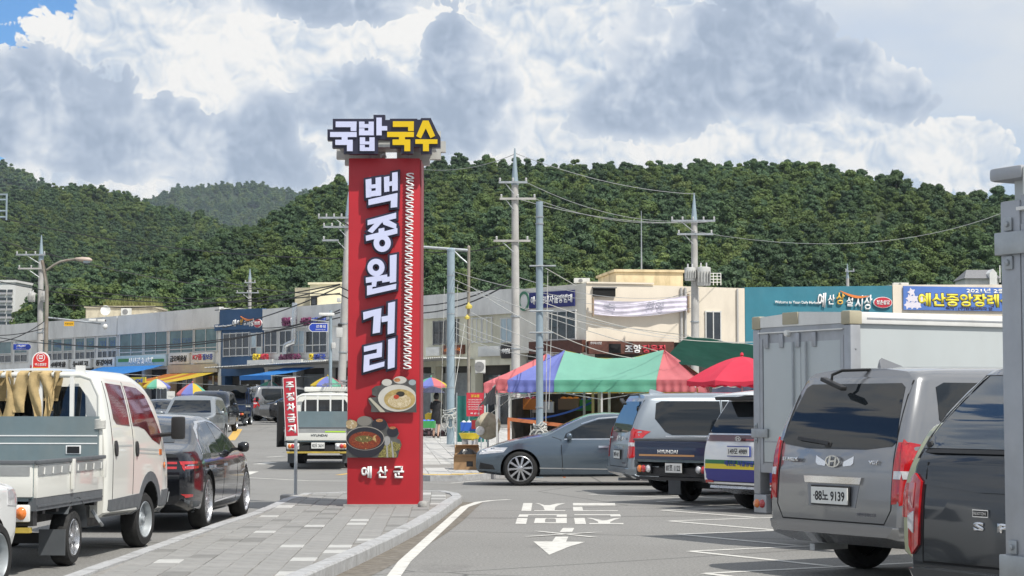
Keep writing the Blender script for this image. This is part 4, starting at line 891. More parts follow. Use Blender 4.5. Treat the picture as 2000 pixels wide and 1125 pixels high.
    yel = [[(1080, 187), (1418, 187), (1416, 342), (1325, 342), (1325, 277), (1080, 277)], [(988, 358), (1418, 358), (1418, 440), (1275, 440), (1275, 480), (1360, 480), (1360, 668), (1265, 668), (1265, 568), (1075, 568), (1075, 480), (1178, 480), (1178, 440), (988, 440)],
           [(1562, 175), (1655, 175), (1760, 420), (1685, 458), (1610, 300), (1530, 462), (1458, 425)], [(1442, 478), (1798, 478), (1798, 550), (1660, 550), (1660, 668), (1565, 668), (1565, 550), (1442, 550)]]
    glyph(lil, zt, M_LILAC, .262, .29, back=False, nm='top_letters_lilac'); glyph(yel, zt, M_GOLD, .262, .29, back=False, nm='top_letters_yellow')
    for a, c, e, f_ in ((-.25, -.2, h + .002, h + .5), (.3, .36, h + .002, h + .5)): bx('sign_support', (a, .2, e), (c, .26, f_), M_STEEL, t)
    for zz in (h + .18, h + .33): bx('sign_brace', (-.7, .1, zz), (.75, .72, zz + .04), M_STEEL, t)
    MB().tube([(-.02 + .04 * math.cos(a), .1, h + .04 * math.sin(a) * 1.3 + .02) for a in [i * math.pi / 8 for i in range(9)]], .01).build('lifting_ring', M_STEEL, t)
    # running scroll border: one S-scroll repeated
    x1, zA = L(801.5, 338); x2, zB = L(796, 722); n = 27; st = (zA - zB) / n; r = st * .5
    o_ = txt('scroll', 'S', M_TXTW, t, 0, 0, .125, st * .93, base=.03, depth=.02, bold=.012); me = o_.data; bpy.data.objects.remove(o_)
    for i in range(n):
        o_ = bpy.data.objects.new('scroll', me); link(o_, t); o_.location = (x1 + (x2 - x1) * (i + .5) / n, -.012, zA - st * (i + .5))
    # three small syllables near the foot
    for ch, px in (('예', 716), ('산', 747), ('군', 779)):
        a, c = L(px, 922); txt('small_letter', ch, M_TXTW, t, a, c, .155, .175, base=.003, depth=.05, bold=.035)
    # noodle pictures: cut-out panels with printed bowls
    zp = lambda a, c: L(670 + a / 6.25, 720 + c / 6.25)
    def disc(nm, cx, cy, rx, ry, m, w0, w1, cl=None):
        c = zp(cx, cy); e = zp(cx + rx, cy + ry); pl = ell(c[0], c[1], e[0] - c[0], c[1] - e[1], 30)
        if cl: pl = [(min(max(a, zp(cl[0], 0)[0]), zp(cl[1], 0)[0]), max(b, zp(0, cl[2])[1])) for a, b in pl]
        return MB().prism(pl, FRONT, w0, w1).build(nm, m, t)
    def food(nm, c1, c2, c3, sc):
        if nm in MATS: return MATS[nm]
        m = bpy.data.materials.new(nm); m.use_nodes = True; MATS[nm] = m; tt = m.node_tree; b = NB(tt); v = b.n('ShaderNodeTexCoord').outputs['Object']
        w = b.n('ShaderNodeTexWave', wave_type='RINGS', rings_direction='SPHERICAL'); b.put(w.inputs['Vector'], b.vm('ADD', v, b.vm('SCALE', b.n('ShaderNodeTexNoise').outputs['Color'], sc=.3))); w.inputs['Scale'].default_value = sc; w.inputs['Distortion'].default_value = 6; w.inputs['Detail'].default_value = 3
        n_ = b.noise(v, sc * 1.3, 4)
        c = b.mix(b.mr(w.outputs['Fac'], .2, .8), (*c1, 1), (*c2, 1)); c = b.mix(b.mr(n_, .56, .64), c, (*c3, 1)); tt.links.new(c, tt.nodes['Principled BSDF'].inputs['Base Color']); tt.nodes['Principled BSDF'].inputs['Roughness'].default_value = .4
        return m
    grey = mat('print_grey', (.075, .075, .072), .5, var=.4, scale=6); bwl = mat('print_bowl', (.52, .51, .46), .4, var=.08, scale=5); drk = mat('print_dark', (.02, .02, .028), .4)
    MB().prism([zp(*p) for p in ((345, 530), (900, 535), (893, 140), (850, 128), (800, 140), (760, 105), (690, 92), (640, 120), (600, 140), (540, 125), (490, 140), (465, 205), (400, 215), (355, 250), (360, 320), (420, 345), (330, 355), (310, 380), (330, 430), (350, 460))], FRONT, .06, .085).build('noodle_picture', grey, t)
    disc('print_side_dish', 540, 170, 62, 42, bwl, .086, .088); disc('print_side_dish', 700, 140, 80, 45, bwl, .086, .0885); disc('print_side_dish', 850, 170, 45, 35, mat('print_blue_dish', (.3, .36, .38), .5), .086, .087, (700, 893, 600)); disc('print_dip', 665, 140, 40, 24, mat('print_orange', (.38, .17, .07), .5, var=.4, scale=30), .0886, .0895)
    disc('print_bowl', 668, 360, 236, 165, bwl, .09, .092, (300, 893, 524)); disc('print_broth', 695, 375, 190, 125, mat('print_broth', (.42, .31, .12), .3, var=.25, scale=12), .0925, .094, (300, 890, 520)); disc('print_noodles', 695, 395, 142, 85, food('print_noodle', (.62, .54, .38), (.38, .28, .12), (.6, .52, .36), 14), .0945, .097)
    disc('print_garnish', 655, 345, 34, 26, mat('print_red_garnish', (.42, .05, .02), .4), .0975, .099); disc('print_garnish', 705, 310, 52, 32, mat('print_seaweed', (.03, .028, .02), .7, var=.5, scale=40), .0975, .0985)
    MB().prism([zp(*p) for p in ((315, 365), (340, 355), (500, 505), (520, 530), (460, 530))], FRONT, .0885, .091).build('print_napkin', mat('print_napkin', (.42, .4, .32), .6), t)
    MB().prism([zp(*p) for p in ((45, 1085), (670, 1085), (690, 1010), (720, 930), (700, 870), (660, 850), (690, 790), (650, 720), (560, 715), (540, 660), (490, 615), (380, 640), (340, 590), (260, 575), (190, 610), (170, 650), (90, 612), (48, 640))], FRONT, .06, .085).build('stew_picture', grey, t)
    disc('print_side_dish', 265, 640, 88, 60, mat('print_grey_dish', (.19, .18, .16), .5), .086, .088); disc('print_side_dish', 105, 680, 75, 55, food('print_kimchi', (.45, .35, .2), (.3, .2, .1), (.55, .5, .38), 16), .086, .0885, (48, 700, 1080)); disc('print_side_dish', 450, 680, 92, 75, drk, .086, .0875); disc('print_side_dish', 610, 770, 70, 65, drk, .086, .0872); disc('print_dip', 450, 632, 42, 20, MATS['print_orange'], .0878, .089); disc('print_dip', 610, 722, 40, 16, MATS['print_orange'], .0878, .0885)
    MB().prism([zp(*p) for p in ((430, 1080), (480, 950), (620, 890), (715, 920), (700, 985), (640, 1010), (665, 1050), (650, 1082))], FRONT, .086, .088).build('print_mat', food('print_bamboo', (.32, .28, .08), (.08, .07, .03), (.3, .27, .1), 9), t)
    disc('print_pot', 275, 900, 238, 185, drk, .09, .0915, (48, 700, 1080)); disc('print_pot_rim', 275, 850, 236, 146, mat('print_rim', (.3, .28, .25), .4), .092, .0925, (48, 700, 1080)); disc('print_pot_inside', 275, 852, 226, 138, drk, .093, .0935, (48, 700, 1080)); disc('print_stew', 270, 875, 195, 108, food('print_stew', (.26, .05, .015), (.12, .02, .01), (.45, .32, .13), 13), .094, .096, (50, 700, 1080)); disc('print_toppings', 260, 855, 110, 40, food('print_leek', (.18, .15, .04), (.06, .05, .02), (.5, .36, .16), 22), .0965, .098)
    disc('print_spoon', 540, 880, 42, 58, mat('print_steel', (.45, .44, .42), .2, .6), .0885, .0905); MB().prism([zp(*p) for p in ((532, 930), (548, 930), (556, 1082), (536, 1082))], FRONT, .0885, .0895).build('print_spoon_handle', MATS['print_steel'], t); MB().prism([zp(*p) for p in ((590, 880), (604, 880), (630, 1082), (606, 1082))], FRONT, .0885, .0893).build('print_chopstick', MATS['print_steel'], t)
build_tower()
t = thing('rubble_stone', 'small grey stone lying at the foot of the red sign tower', 'stone', G(826, 990, ISL_Z)); 
MB().lathe([(0, 0), (.055, .0), (.06, .04), (.04, .08), (0, .09)], 9, lambda r, a, h: (r * 1.2 * math.cos(a) * (1 + .2 * math.sin(3 * a)), r * math.sin(a), h)).build('stone', M_CONC, t, smooth=60)
# ---------------------------------------------------------------- small signs
def no_parking():
    b = G(575, 983); t = thing('no_parking_sign', 'narrow red no-parking sign with white letters on a steel post in a concrete block', 'sign', (b.x, b.y, 0)); s = FPX / b.y
    bx('concrete_base', (-.24, 0, 0), (.2, .4, .135), M_CONC, t, bev=.02)
    MB().tube([(0, .16, .13), (0, .16, 1.05)], .027, 10).build('post', M_STEEL, t, smooth=60)
    Mr = Matrix.Translation((0, .13, 0)) @ Matrix.Rotation(R(-3.2), 4, 'Y')
    fn = lambda u, v, w: tuple(Mr @ Vector((u, -w, v)))
    z0, z1 = P(575, 853, b.y).z, P(575, 736, b.y).z; w = .108
    bd = MB().prism([(-w, z0), (w, z0), (w, z1), (-w, z1)], fn, -.045, .0).build('board', M_TXTW, t)
    MB().prism([(-w + .012, z0 + .014), (w - .012, z0 + .014), (w - .012, z1 - .014), (-w + .012, z1 - .014)], fn, .001, .004).build('red_face', M_SIGNR, t)
    st = (z1 - z0 - .1) / 5
    for i, ch in enumerate('주정차금지'): txt('letter', ch, M_TXTW, t, .004, z1 - .06 - st * (i + .5), .14, .145, fn=fn, base=.005, depth=.002, bold=.045)
no_parking()
def bus_stop():
    Y = 46.; p = P(79.5, 718, Y); t = thing('bus_stop_sign', 'red round-topped bus stop sign behind the white truck', 'sign', (p.x, Y, 0)); w = 17 / FPX * Y
    prof = [(-w, p.z - .12), (w, p.z - .12), (w, p.z + .17)] + [(w * math.cos(a), p.z + .17 + w * math.sin(a)) for a in [i * math.pi / 12 for i in range(1, 12)]] + [(-w, p.z + .17)]
    MB().prism(prof, FRONT, -.06, .0).build('board', M_TXTW, t); MB().prism(off_poly(prof, -.025), FRONT, .001, .004).build('red_face', mat('bus_red', (.62, .03, .025), .4), t)
    MB().lathe([(.1, 0), (.1, .003), (.085, .003), (.085, 0)], 20, lambda r, a, h: (r * math.cos(a), -.005 - h, p.z + .24 + r * math.sin(a)), True).build('emblem_ring', M_TXTW, t)
    bx('bus_symbol', (-.045, -.009, p.z + .2), (.045, -.005, p.z + .285), M_TXTW, t, bev=.012); bx('bus_symbol_window', (-.035, -.0105, p.z + .235), (.035, -.0095, p.z + .265), MATS['bus_red'], t)
    txt('lettering', '버스정류장', M_TXTW, t, 0, p.z + .07, w * 1.3, .07, base=.005, depth=.002, bold=.02); bx('yellow_strip', (-w + .03, -.008, p.z - .03), (w - .03, -.005, p.z), M_SIGNY, t)
    MB().tube([(0, .03, gz(Y)), (0, .03, p.z)], .04, 8).build('post', M_STEEL, t, smooth=60)
bus_stop()
M_BLUES = mat('road_sign_blue', (.02, .06, .42), .4)
def street_sign(px0, px1, py0, py1, Y, body, sub, flip, label, postpx):
    a, b = P(px0, py1, Y), P(px1, py0, Y); t = thing('street_name_sign', label, 'sign', (a.x, Y, a.z)); w, h = b.x - a.x, b.z - a.z; k = h * .35
    pl = [(0, 0), (w - k, 0), (w, h * .3), (w, h * .7), (w - k, h), (0, h)]
    if flip: pl = [(w - x, y) for x, y in pl]
    MB().prism(pl, FRONT, -.03, 0).build('board', M_TXTW, t); MB().prism(off_poly(pl, -.025), FRONT, .001, .004).build('blue_face', M_BLUES, t)
    txt('lettering', body, M_TXTW, t, w * (.45 if not flip else .62), h * .62, w * .5, h * .34, base=.005, depth=.003, bold=.02); txt('lettering', sub, M_TXTW, t, w * (.45 if not flip else .6), h * .25, w * .5, h * .16, base=.005, depth=.003)
    q = P(postpx, 600, Y).x - a.x; MB().tube([(0 if not flip else w, .05, h + .06), (q, .05, h + .06)], .025).build('bracket', M_STEEL, t)
    return t
street_sign(25, 61, 671, 684, 112.5, '판매교회로', 'Pangyogyohoe-ro', False, 'blue arrow-shaped street name sign beside the left lamp post', 84)
street_sign(603, 641, 631, 648, 84, '신흥길', 'Sinheung-gil', True, 'blue arrow-shaped street name sign beside the middle utility pole', 646)
def notice():
    Y = 62.; a, b = P(911, 813, Y), P(945, 767, Y); t = thing('notice_board', 'red notice board with yellow heading on thin posts beside the fan', 'sign', (a.x, Y, a.z)); w, h = b.x - a.x, b.z - a.z
    bx('board', (0, 0, 0), (w, .03, h), M_SIGNR, t); txt('heading', '경고문', M_SIGNY, t, w * .5, h * .86, w * .5, h * .12, base=.002, depth=.003, bold=.03)
    for i in range(5): txt('lettering', '쓰레기 무단투기를 금지합니다 예산', M_TXTW, t, w * .5, h * (.70 - .1 * i), w * (.85 if i % 2 else .78), h * .055, base=.002, depth=.002, bold=.01)
    txt('lettering', '예 산 군', M_TXTW, t, w * .5, h * .12, w * .55, h * .07, base=.002, depth=.002, bold=.02)
    for u in (.15, .85): MB().tube([(w * u, .05, gz(Y) - a.z), (w * u, .05, h)], .02).build('post', M_STEEL, t)
notice()
# ---------------------------------------------------------------- poles
M_PCONC = mat('pole_concrete', (.44, .43, .41), .8, var=.1, scale=2, dirt=(.2, .19, .17), dirt_amt=.4)
M_PBLUE = mat('pole_bluegrey', (.30, .38, .43), .5, .2, var=.08, scale=3, dirt=(.2, .2, .2), dirt_amt=.3)
M_RUSTY = mat('pole_rusty', (.27, .25, .21), .6, .2, var=.2, scale=3, dirt=(.2, .1, .05), dirt_amt=.5)
M_PORC = mat('porcelain', (.6, .6, .6), .3)
def insul(mb, x, y, z, up=1):
    for k in range(3): mb.lathe([(.02, 0), (.055, .02), (.02, .05)], 8, lambda r, a, h: (x + r * math.cos(a), y + r * math.sin(a), z + up * (k * .05 + h)))
def util_pole(px, pytop, Y, label, arms, spike=0, w0=.19, w1=.12, trans=(), lean=0.0, group=None, m=M_PCONC):
    b = P(px, 800, Y); g = gz(Y); t = thing('utility_pole', label, 'utility pole', (b.x, Y, g)); top = P(px, pytop, Y).z - g; ps = top - spike
    MB().tube([(0, 0, -.3), (lean * .5, 0, ps * .5), (lean, 0, ps)], w0, 12, r1=w1).build('shaft', m, t, smooth=60)
    if spike: MB().tube([(lean, 0, ps), (lean * 1.02, 0, ps + spike * .35), (lean * 1.05, 0, top)], [w1 + .01, w1 * .75, .03], 8).build('top_spike', M_PBLUE, t, smooth=60)
    for py, xa, xb, ins, ya in arms:
        z = P(px, py, Y).z - g; a, c = P(xa, py, Y).x - b.x, P(xb, py, Y).x - b.x
        arm = MB().box((a, -.19 - .045, z - .045), (c, -.19 + .045, z + .045)).build('crossarm', M_STEEL if ya else M_PCONC, t)
        for k in range(ins):
            mb = MB(); insul(mb, a + (c - a) * (k + .1) / max(1, ins - .8), -.19, z + .047); mb.build('insulator', M_PORC, arm, smooth=60)
        MB().tube([(lean, -.12, z - .55), (a * .55 + lean, -.19, z - .05)], .02).build('arm_brace', M_STEEL, arm)
    for xa, xb, ya, yb in trans:
        p, q = P(xa, yb, Y), P(xb, ya, Y); x0, x1, z0, z1 = p.x - b.x, q.x - b.x, p.z - g, q.z - g; r = (x1 - x0) / 2; cx = (x0 + x1) / 2; h = z1 - z0
        tr = MB().lathe([(0, 0), (r * .9, .0), (r, .05), (r, h * .86), (r * .95, h * .9), (r * .6, h * .93), (0, h * .94)], 14, lambda rr, a, hh: (cx + rr * math.cos(a), -.25 + rr * .8 * math.sin(a), z0 + hh)).build('transformer', mat('transformer_grey', (.5, .5, .48), .5, var=.08, dirt_amt=.3), t, smooth=40)
        for k in (-.4, .4): MB().tube([(cx + r * k, -.25, z1 - h * .08), (cx + r * k, -.25, z1 + .12)], .035, 6).build('bushing', M_PORC, tr)
        for k in range(5): bx('cooling_fin', (cx + r * (-.8 + .4 * k) - .015, -.25 - r * .8 - .07, z0 + h * .15), (cx + r * (-.8 + .4 * k) + .015, -.25 - r * .45, z0 + h * .7), MATS['transformer_grey'], tr)
    for k in range(3): MB().lathe([(w0 + .012, 0), (w0 + .012, .06), (w0 - .02, .06), (w0 - .02, 0)], 10, lambda r, a, h: (lean * .4 + r * math.cos(a), r * math.sin(a), 2.2 + k * 1.4 + h), True).build('pole_band', M_STEEL, t)
    return t
util_pole(1008, 290, 85, 'tall concrete utility pole with a pointed top rising behind the striped tent', [(357, 974, 1030, 3, 1), (389, 976, 1047, 3, 0), (471, 964, 1036, 2, 0)], spike=1.6, w0=.21, w1=.15, lean=-.05)
util_pole(1358, 377, 93, 'utility pole carrying two grey transformers in front of the cream wall', [(432, 1310, 1396, 5, 1), (458, 1322, 1392, 3, 1)], spike=1.4, w0=.2, w1=.15, trans=((1336, 1358, 521, 549), (1360, 1387, 519, 559)))
util_pole(664, 375, 96, 'utility pole with many insulators just left of the red sign tower', [(426, 622, 684, 5, 1), (444, 632, 682, 4, 1), (470, 630, 662, 1, 1)], spike=1.3, w0=.22, w1=.15, lean=.35)
util_pole(486, 525, 165, 'distant utility pole rising behind the navy front', [(552, 478, 500, 2, 1), (572, 462, 506, 3, 1)], spike=.9, w0=.18, w1=.14)
util_pole(76, 459, 114, 'concrete utility pole with white transformer boxes at the far left', [(498, 33, 90, 4, 1), (525, 37, 88, 3, 0)], spike=1.5, w0=.2, w1=.15, trans=((57, 71, 571, 590), (84, 96, 571, 590)))
util_pole(1658, 515, 160, 'distant utility pole above the teal market hall', [(530, 1650, 1668, 2, 1)], spike=1.2, w0=.17, w1=.13)
t = thing('radio_mast', 'thin bare mast standing on the roof above the white banner', 'mast', (P(1253, 533, 101).x, 101, P(1253, 533, 101).z)); MB().tube([(0, 0, -.3), (0, 0, P(1253, 412, 101).z - P(1253, 533, 101).z)], .045, 6, r1=.015).build('mast', M_STEEL, t)
t = thing('steel_lattice', 'edge of a pale steel lattice frame high at the left edge', 'lattice', (P(6, 430, 60).x, 60, gz(60)))
for x, z0 in ((0, P(0, 430, 60).z - gz(60)), (-.8, 0)): MB().tube([(x + .1, 0, z0), (x + .1, 0, P(0, 378, 60).z - gz(60))], .03).build('upright', M_PBLUE, t)
for py in (380, 390, 412, 424): z = P(0, py, 60).z - gz(60); MB().tube([(-.7, 0, z), (.1, 0, z)], .025).build('rung', M_PBLUE, t)
def steel_pole(pxc, wpx, pytop, base, label, m, cap=True):
    Y = base.y; t = thing('steel_pole', label, 'pole', base); r = wpx / 2 / FPX * Y; h = P(pxc, pytop, Y).z - base.z
    MB().tube([(0, 0, -.05), (0, 0, h)], r, 16).build('shaft', m, t, smooth=60)
    if cap: MB().lathe([(r * 1.08, -.06), (r * 1.08, .0), (r * .5, .05), (0, .06)], 16, lambda q, a, k: (q * math.cos(a), q * math.sin(a), h + k)).build('cap', m, t, smooth=50)
    return t, r, h
bA = G(880, 868, .12); bB = Vector((P(1054, 800, 42.7).x, 42.7, .12)); bC = G(915, 850, .12)
tA, rA, hA = steel_pole(880, 15, 487, bA, 'blue-grey steel pole wrapped with ropes right of the red tower', M_PBLUE); tB, rB, hB = steel_pole(1054, 14, 394, bB, 'tall blue-grey steel pole with rope bundle before the striped tent', M_PBLUE, False); tC, rC, hC = steel_pole(915, 6, 482, bC, 'thin dark steel pole with a yellow bag and long arm to the left', M_RUSTY)
for t, zs in ((tA, (hA - .9, hA - 1.5, hA - 2.2, hA - 3.6, 1.9)), (tB, (hB - .35, hB - .5, hB - 1.9 - 1.3, hB - 4.5, hB - 5.6))):
    r = rA if t is tA else rB
    for z in zs: MB().lathe([(r + .012, 0), (r + .012, .03), (r - .01, .03), (r - .01, 0)], 14, lambda q, a, k: (q * math.cos(a), q * math.sin(a), z + k), True).build('band', M_STEEL, t)
for z, w in ((P(0, 520, bB.y).z - bB.z, .35), (P(0, 608, bB.y).z - bB.z, .3), (P(0, 650, bB.y).z - bB.z, .3)): MB().tube([(-.22, -rB - .02, z), (w, -rB - .02, z)], .018).build('rope_bracket', M_STEEL, tB)
z = P(0, 489, bC.y).z - bC.z; x0 = P(815, 489, bC.y).x - bC.x; MB().tube([(x0, 0, z + .15), (0, 0, z)], .055, 8).build('side_arm', M_STEEL, tC, smooth=60)
MB().tube([(P(885, 494, bC.y).x - bC.x, 0, z + .02), (P(898, 500, bC.y).x - bC.x, 0, z - .25), (0, 0, z - .55)], .03, 6).build('arm_stay', M_STEEL, tC)
def bag(name, px, py, w, h, Y, label):
    p = P(px, py, Y); t = thing(name, label, 'plastic bag', p); rnd = random.Random(px)
    MB().lathe([(.01, h), (w * .15, h * .8), (w * .5, h * .45), (w * .45, h * .12), (0, 0)], 12, lambda r, a, z: (r * math.cos(a) * (1 + .3 * math.sin(3 * a + z * 9)), r * .8 * math.sin(a), z)).build('bag', mat('yellow_bag', (.72, .6, .13), .4, var=.15, scale=6, transl=.3), t, smooth=40)
bag('tied_bag', 915, 604, .25, .28, bC.y - .15, 'yellow plastic bag tied high on the thin steel pole'); bag('tied_bag', 912, 624, .2, .2, bC.y - .15, 'smaller yellow plastic rag below the tied yellow bag')
# street lamp with camera arm, far left
def lamp():
    Y = 110.; b = P(88, 800, Y); g = gz(Y); t = thing('street_lamp', 'rusty street lamp with curved arm and traffic camera boom at the left', 'street lamp', (b.x, Y, g)); zz = lambda py: P(0, py, Y).z - g; xx = lambda px: P(px, 0, Y).x - b.x
    MB().tube([(0, 0, -.2), (0, 0, zz(560)), (xx(90), 0, zz(508))], .13, 10, r1=.09).build('shaft', M_RUSTY, t, smooth=60)
    MB().tube([(xx(90), 0, zz(528)), (xx(100), 0, zz(527)), (xx(112), 0, zz(518)), (xx(125), 0, zz(511)), (xx(140), 0, zz(508)), (xx(155), 0, zz(506))], .07, 8).build('lamp_arm', M_RUSTY, t, smooth=60)
    MB().lathe([(0, 0), (.1, .05), (.19, .45), (.2, .8), (.08, .97), (0, .98)], 12, lambda r, a, h: (xx(153) + h, r * math.cos(a) * .9, zz(506) + .02 - h * .08 + r * math.sin(a) * .7)).build('lamp_head', mat('lamp_pink', (.5, .4, .34), .5), t, smooth=50)
    MB().lathe([(0, -.13), (.12, -.1), (.17, 0)], 10, lambda r, a, h: (xx(153) + .68 + r * 1.5 * math.cos(a), r * math.sin(a), zz(508) - .05 + h)).build('lamp_lens', M_PANEL, t, smooth=60)
    MB().tube([(0, 0, zz(620)), (xx(205), 0, zz(632))], .055, 8).build('camera_boom', M_STEEL, t, smooth=60); MB().tube([(xx(90), 0, zz(650)), (xx(104), 0, zz(628))], .04).build('boom_stay', M_STEEL, t)
    for px, py in ((192, 626), (208, 627)):
        c = bx('camera', (xx(px) - .25, -.3, zz(py + 2)), (xx(px) + .2, -.12, zz(py - 3)), M_WHITE, t, bev=.03); bx('lens', (xx(px) + .2, -.27, zz(py + 1)), (xx(px) + .23, -.15, zz(py - 2)), M_BLK, c)
    MB().lathe([(0, -.2), (.13, -.12), (.15, 0), (.1, .1), (0, .12)], 12, lambda r, a, h: (xx(214) + r * math.cos(a), -.1 + r * math.sin(a), zz(637) + h)).build('dome_camera', M_WHITE, t, smooth=60)
    s = bx('warning_plate', (xx(135), -.1, zz(637)), (xx(154), -.06, zz(628)), mat('plate_amber', (.75, .42, .02), .5), t); txt('lettering', '주정차단속', M_INK, s, xx(144.5), zz(632.5), .45, .1, base=.102, depth=.005)
    return t
lamp()
t = thing('street_lamp', 'steel post with a white lamp and camera arm beside the middle utility pole', 'street lamp', (P(645, 800, 84).x, 84, gz(84))); zz = lambda py: P(0, py, 84).z - gz(84); xx = lambda px: P(px, 0, 84).x - P(645, 0, 84).x
MB().tube([(0, 0, 0), (0, 0, zz(606))], .08, 10, r1=.06).build('shaft', M_PBLUE, t, smooth=60); MB().tube([(0, 0, zz(629)), (xx(607), 0, zz(625))], .03).build('arm', M_STEEL, t)
bx('lamp_head', (xx(622), -.12, zz(617)), (xx(652), .12, zz(611)), M_WHITE, t, bev=.04); MB().tube([(0, 0, zz(620)), (xx(630), 0, zz(613))], .02).build('lamp_arm', M_STEEL, t); bx('camera', (xx(659), -.1, zz(638)), (xx(667), .1, zz(632)), M_BLK, t, bev=.02)
for a, c, e, f_ in ((656, 668, 640, 659), (647, 655, 669, 681), (657, 664, 582, 590)): bx('junction_box', (xx(a), -.12, zz(f_)), (xx(c), .1, zz(e)), mat('box_grey', (.55, .55, .53), .5), t, bev=.02)
# ---------------------------------------------------------------- cables and ropes
M_CABLE = mat('cable_black', (.03, .03, .032), .6); M_CABLEG = mat('cable_grey', (.3, .31, .32), .6); M_ROPE = mat('rope_white', (.5, .5, .47), .8, var=.15)
def cable(a, b, sag, r, m, label, cat='cable', name='overhead_cable', group='overhead cables'):
    a, b = Vector(a), Vector(b); n = 14
    pts = [a + (b - a) * (i / n) - Vector((0, 0, sag * 4 * (i / n) * (1 - i / n))) for i in range(n + 1)]
    return tag(MB().tube([p - a for p in pts], r, 4).build(name, m, loc=a), label, cat, group)
LB = 'black overhead cable strung along the shop row from pole to pole'
Q = lambda px, py, Y: P(px, py, Y)
for a, b, s in ((Q(0, 425, 112), Q(664, 505, 96), .5), (Q(0, 470, 113), Q(500, 566, 150), .5), (Q(0, 540, 113), Q(480, 578, 150), .6), (Q(0, 550, 113), Q(664, 573, 96), .8), (Q(90, 592, 113), Q(664, 555, 96), .6),
                (Q(0, 660, 112), Q(664, 620, 96), .9), (Q(80, 665, 112), Q(664, 610, 96), 1.0), (Q(0, 655, 112), Q(90, 640, 112), .1), (Q(0, 668, 112), Q(90, 625, 112), .2), (Q(435, 640, 110), Q(664, 560, 96), .2), (Q(500, 640, 110), Q(664, 605, 96), .3),
                (Q(410, 542, 150), Q(664, 575, 96), .3), (Q(420, 606, 113), Q(664, 556, 96), .2), (Q(664, 430, 96), Q(1008, 470, 85), 1.0), (Q(664, 560, 96), Q(1008, 540, 85), 1.1), (Q(664, 575, 96), Q(1008, 545, 85), 1.2)):
    cable(a, b, s, .032, M_CABLE, LB)
for a, b, s in ((Q(1008, 300, 85), Q(1358, 379, 93), .35), (Q(1030, 357, 85), Q(1312, 432, 93), .4), (Q(1047, 389, 85), Q(1330, 433, 93), .4), (Q(1010, 388, 85), Q(1392, 433, 93), .4), (Q(1358, 452, 93), Q(1960, 415, 125), 1.2), (Q(1008, 540, 85), Q(1358, 575, 93), .5), (Q(1130, 590, 94), Q(1358, 565, 93), .4), (Q(1145, 607, 94), Q(1358, 600, 93), .3), (Q(1008, 300, 85), Q(820, 330, 90), .3)):
    cable(a, b, s, .014, M_CABLEG, 'thin grey overhead wire between the pointed pole and the transformer pole', group='thin wires on the right')
TR = lambda px, py, Y: P(px, py, Y)
LR = 'white rope guy line stretched from the steel poles down to the tents'
for a, b, s in ((TR(885, 530, bA.y), TR(1145, 585, 47), .1), (TR(885, 545, bA.y), TR(1300, 690, 46), .15), (TR(920, 560, bC.y), TR(1054, 640, bB.y), .05), (TR(920, 610, bC.y), TR(1120, 690, 47), .1), (TR(890, 640, bA.y), TR(1110, 695, 47), .15), (TR(890, 652, bA.y), TR(1060, 700, bB.y), .1),
                (TR(890, 628, bA.y), TR(1060, 690, bB.y), .05), (TR(1066, 524, bB.y), TR(1125, 558, 60), .0), (TR(1060, 608, bB.y), TR(1475, 668, 46), .2), (TR(1060, 590, bB.y), TR(1340, 660, 46), .1), (TR(885, 560, bA.y), TR(1345, 655, 46), .2), (TR(1062, 640, bB.y), TR(1240, 700, 45), .1), (TR(924, 655, bC.y), TR(1100, 690, 47), .12), (TR(1070, 530, bB.y), TR(1066, 835, bB.y), 0), (TR(1078, 610, bB.y), TR(1072, 800, bB.y), 0),
                (TR(873, 600, bA.y), TR(870, 850, bA.y), 0), (TR(894, 555, bA.y), TR(888, 770, bA.y), 0), (TR(868, 560, bA.y), TR(860, 865, bA.y), 0), (TR(908, 630, bC.y), TR(885, 780, bA.y), 0), (TR(893, 850, bA.y), TR(1000, 775, 48), .05)):
    cable(a, b, s, .010, M_ROPE, LR, 'rope', 'guy_rope', 'guy ropes of the tents')
def rope_coil(px, py, Y, R0, h, label, turns=9):
    p = P(px, py, Y); rnd = random.Random(px); pts = []
    for i in range(turns * 14):
        a = i / 14 * 6.283; pts.append((R0 * (1 + rnd.uniform(-.12, .2)) * math.cos(a), R0 * (1 + rnd.uniform(-.12, .2)) * math.sin(a), h * (i / (turns * 14)) + rnd.uniform(-.05, .05)))
    for k in range(3):
        a = -math.pi / 2 + (k - 1) * .9; pts2 = [(R0 * 1.1 * math.cos(a) + .12 * math.sin(q), R0 * 1.15 * math.sin(a), h * .5 - .22 + .22 * math.cos(q)) for q in [j * .45 for j in range(15)]]; pts += pts2
    return tag(MB().tube(pts, .017, 5).build('rope_coil', M_ROPE, loc=p, smooth=60), label, 'rope')
rope_coil(1054, 852, bB.y, .13, .27, 'thick coil of white rope tied round the tall steel pole'); rope_coil(880, 822, bA.y, .22, .4, 'loose white rope tied round the pole right of the tower', 5)
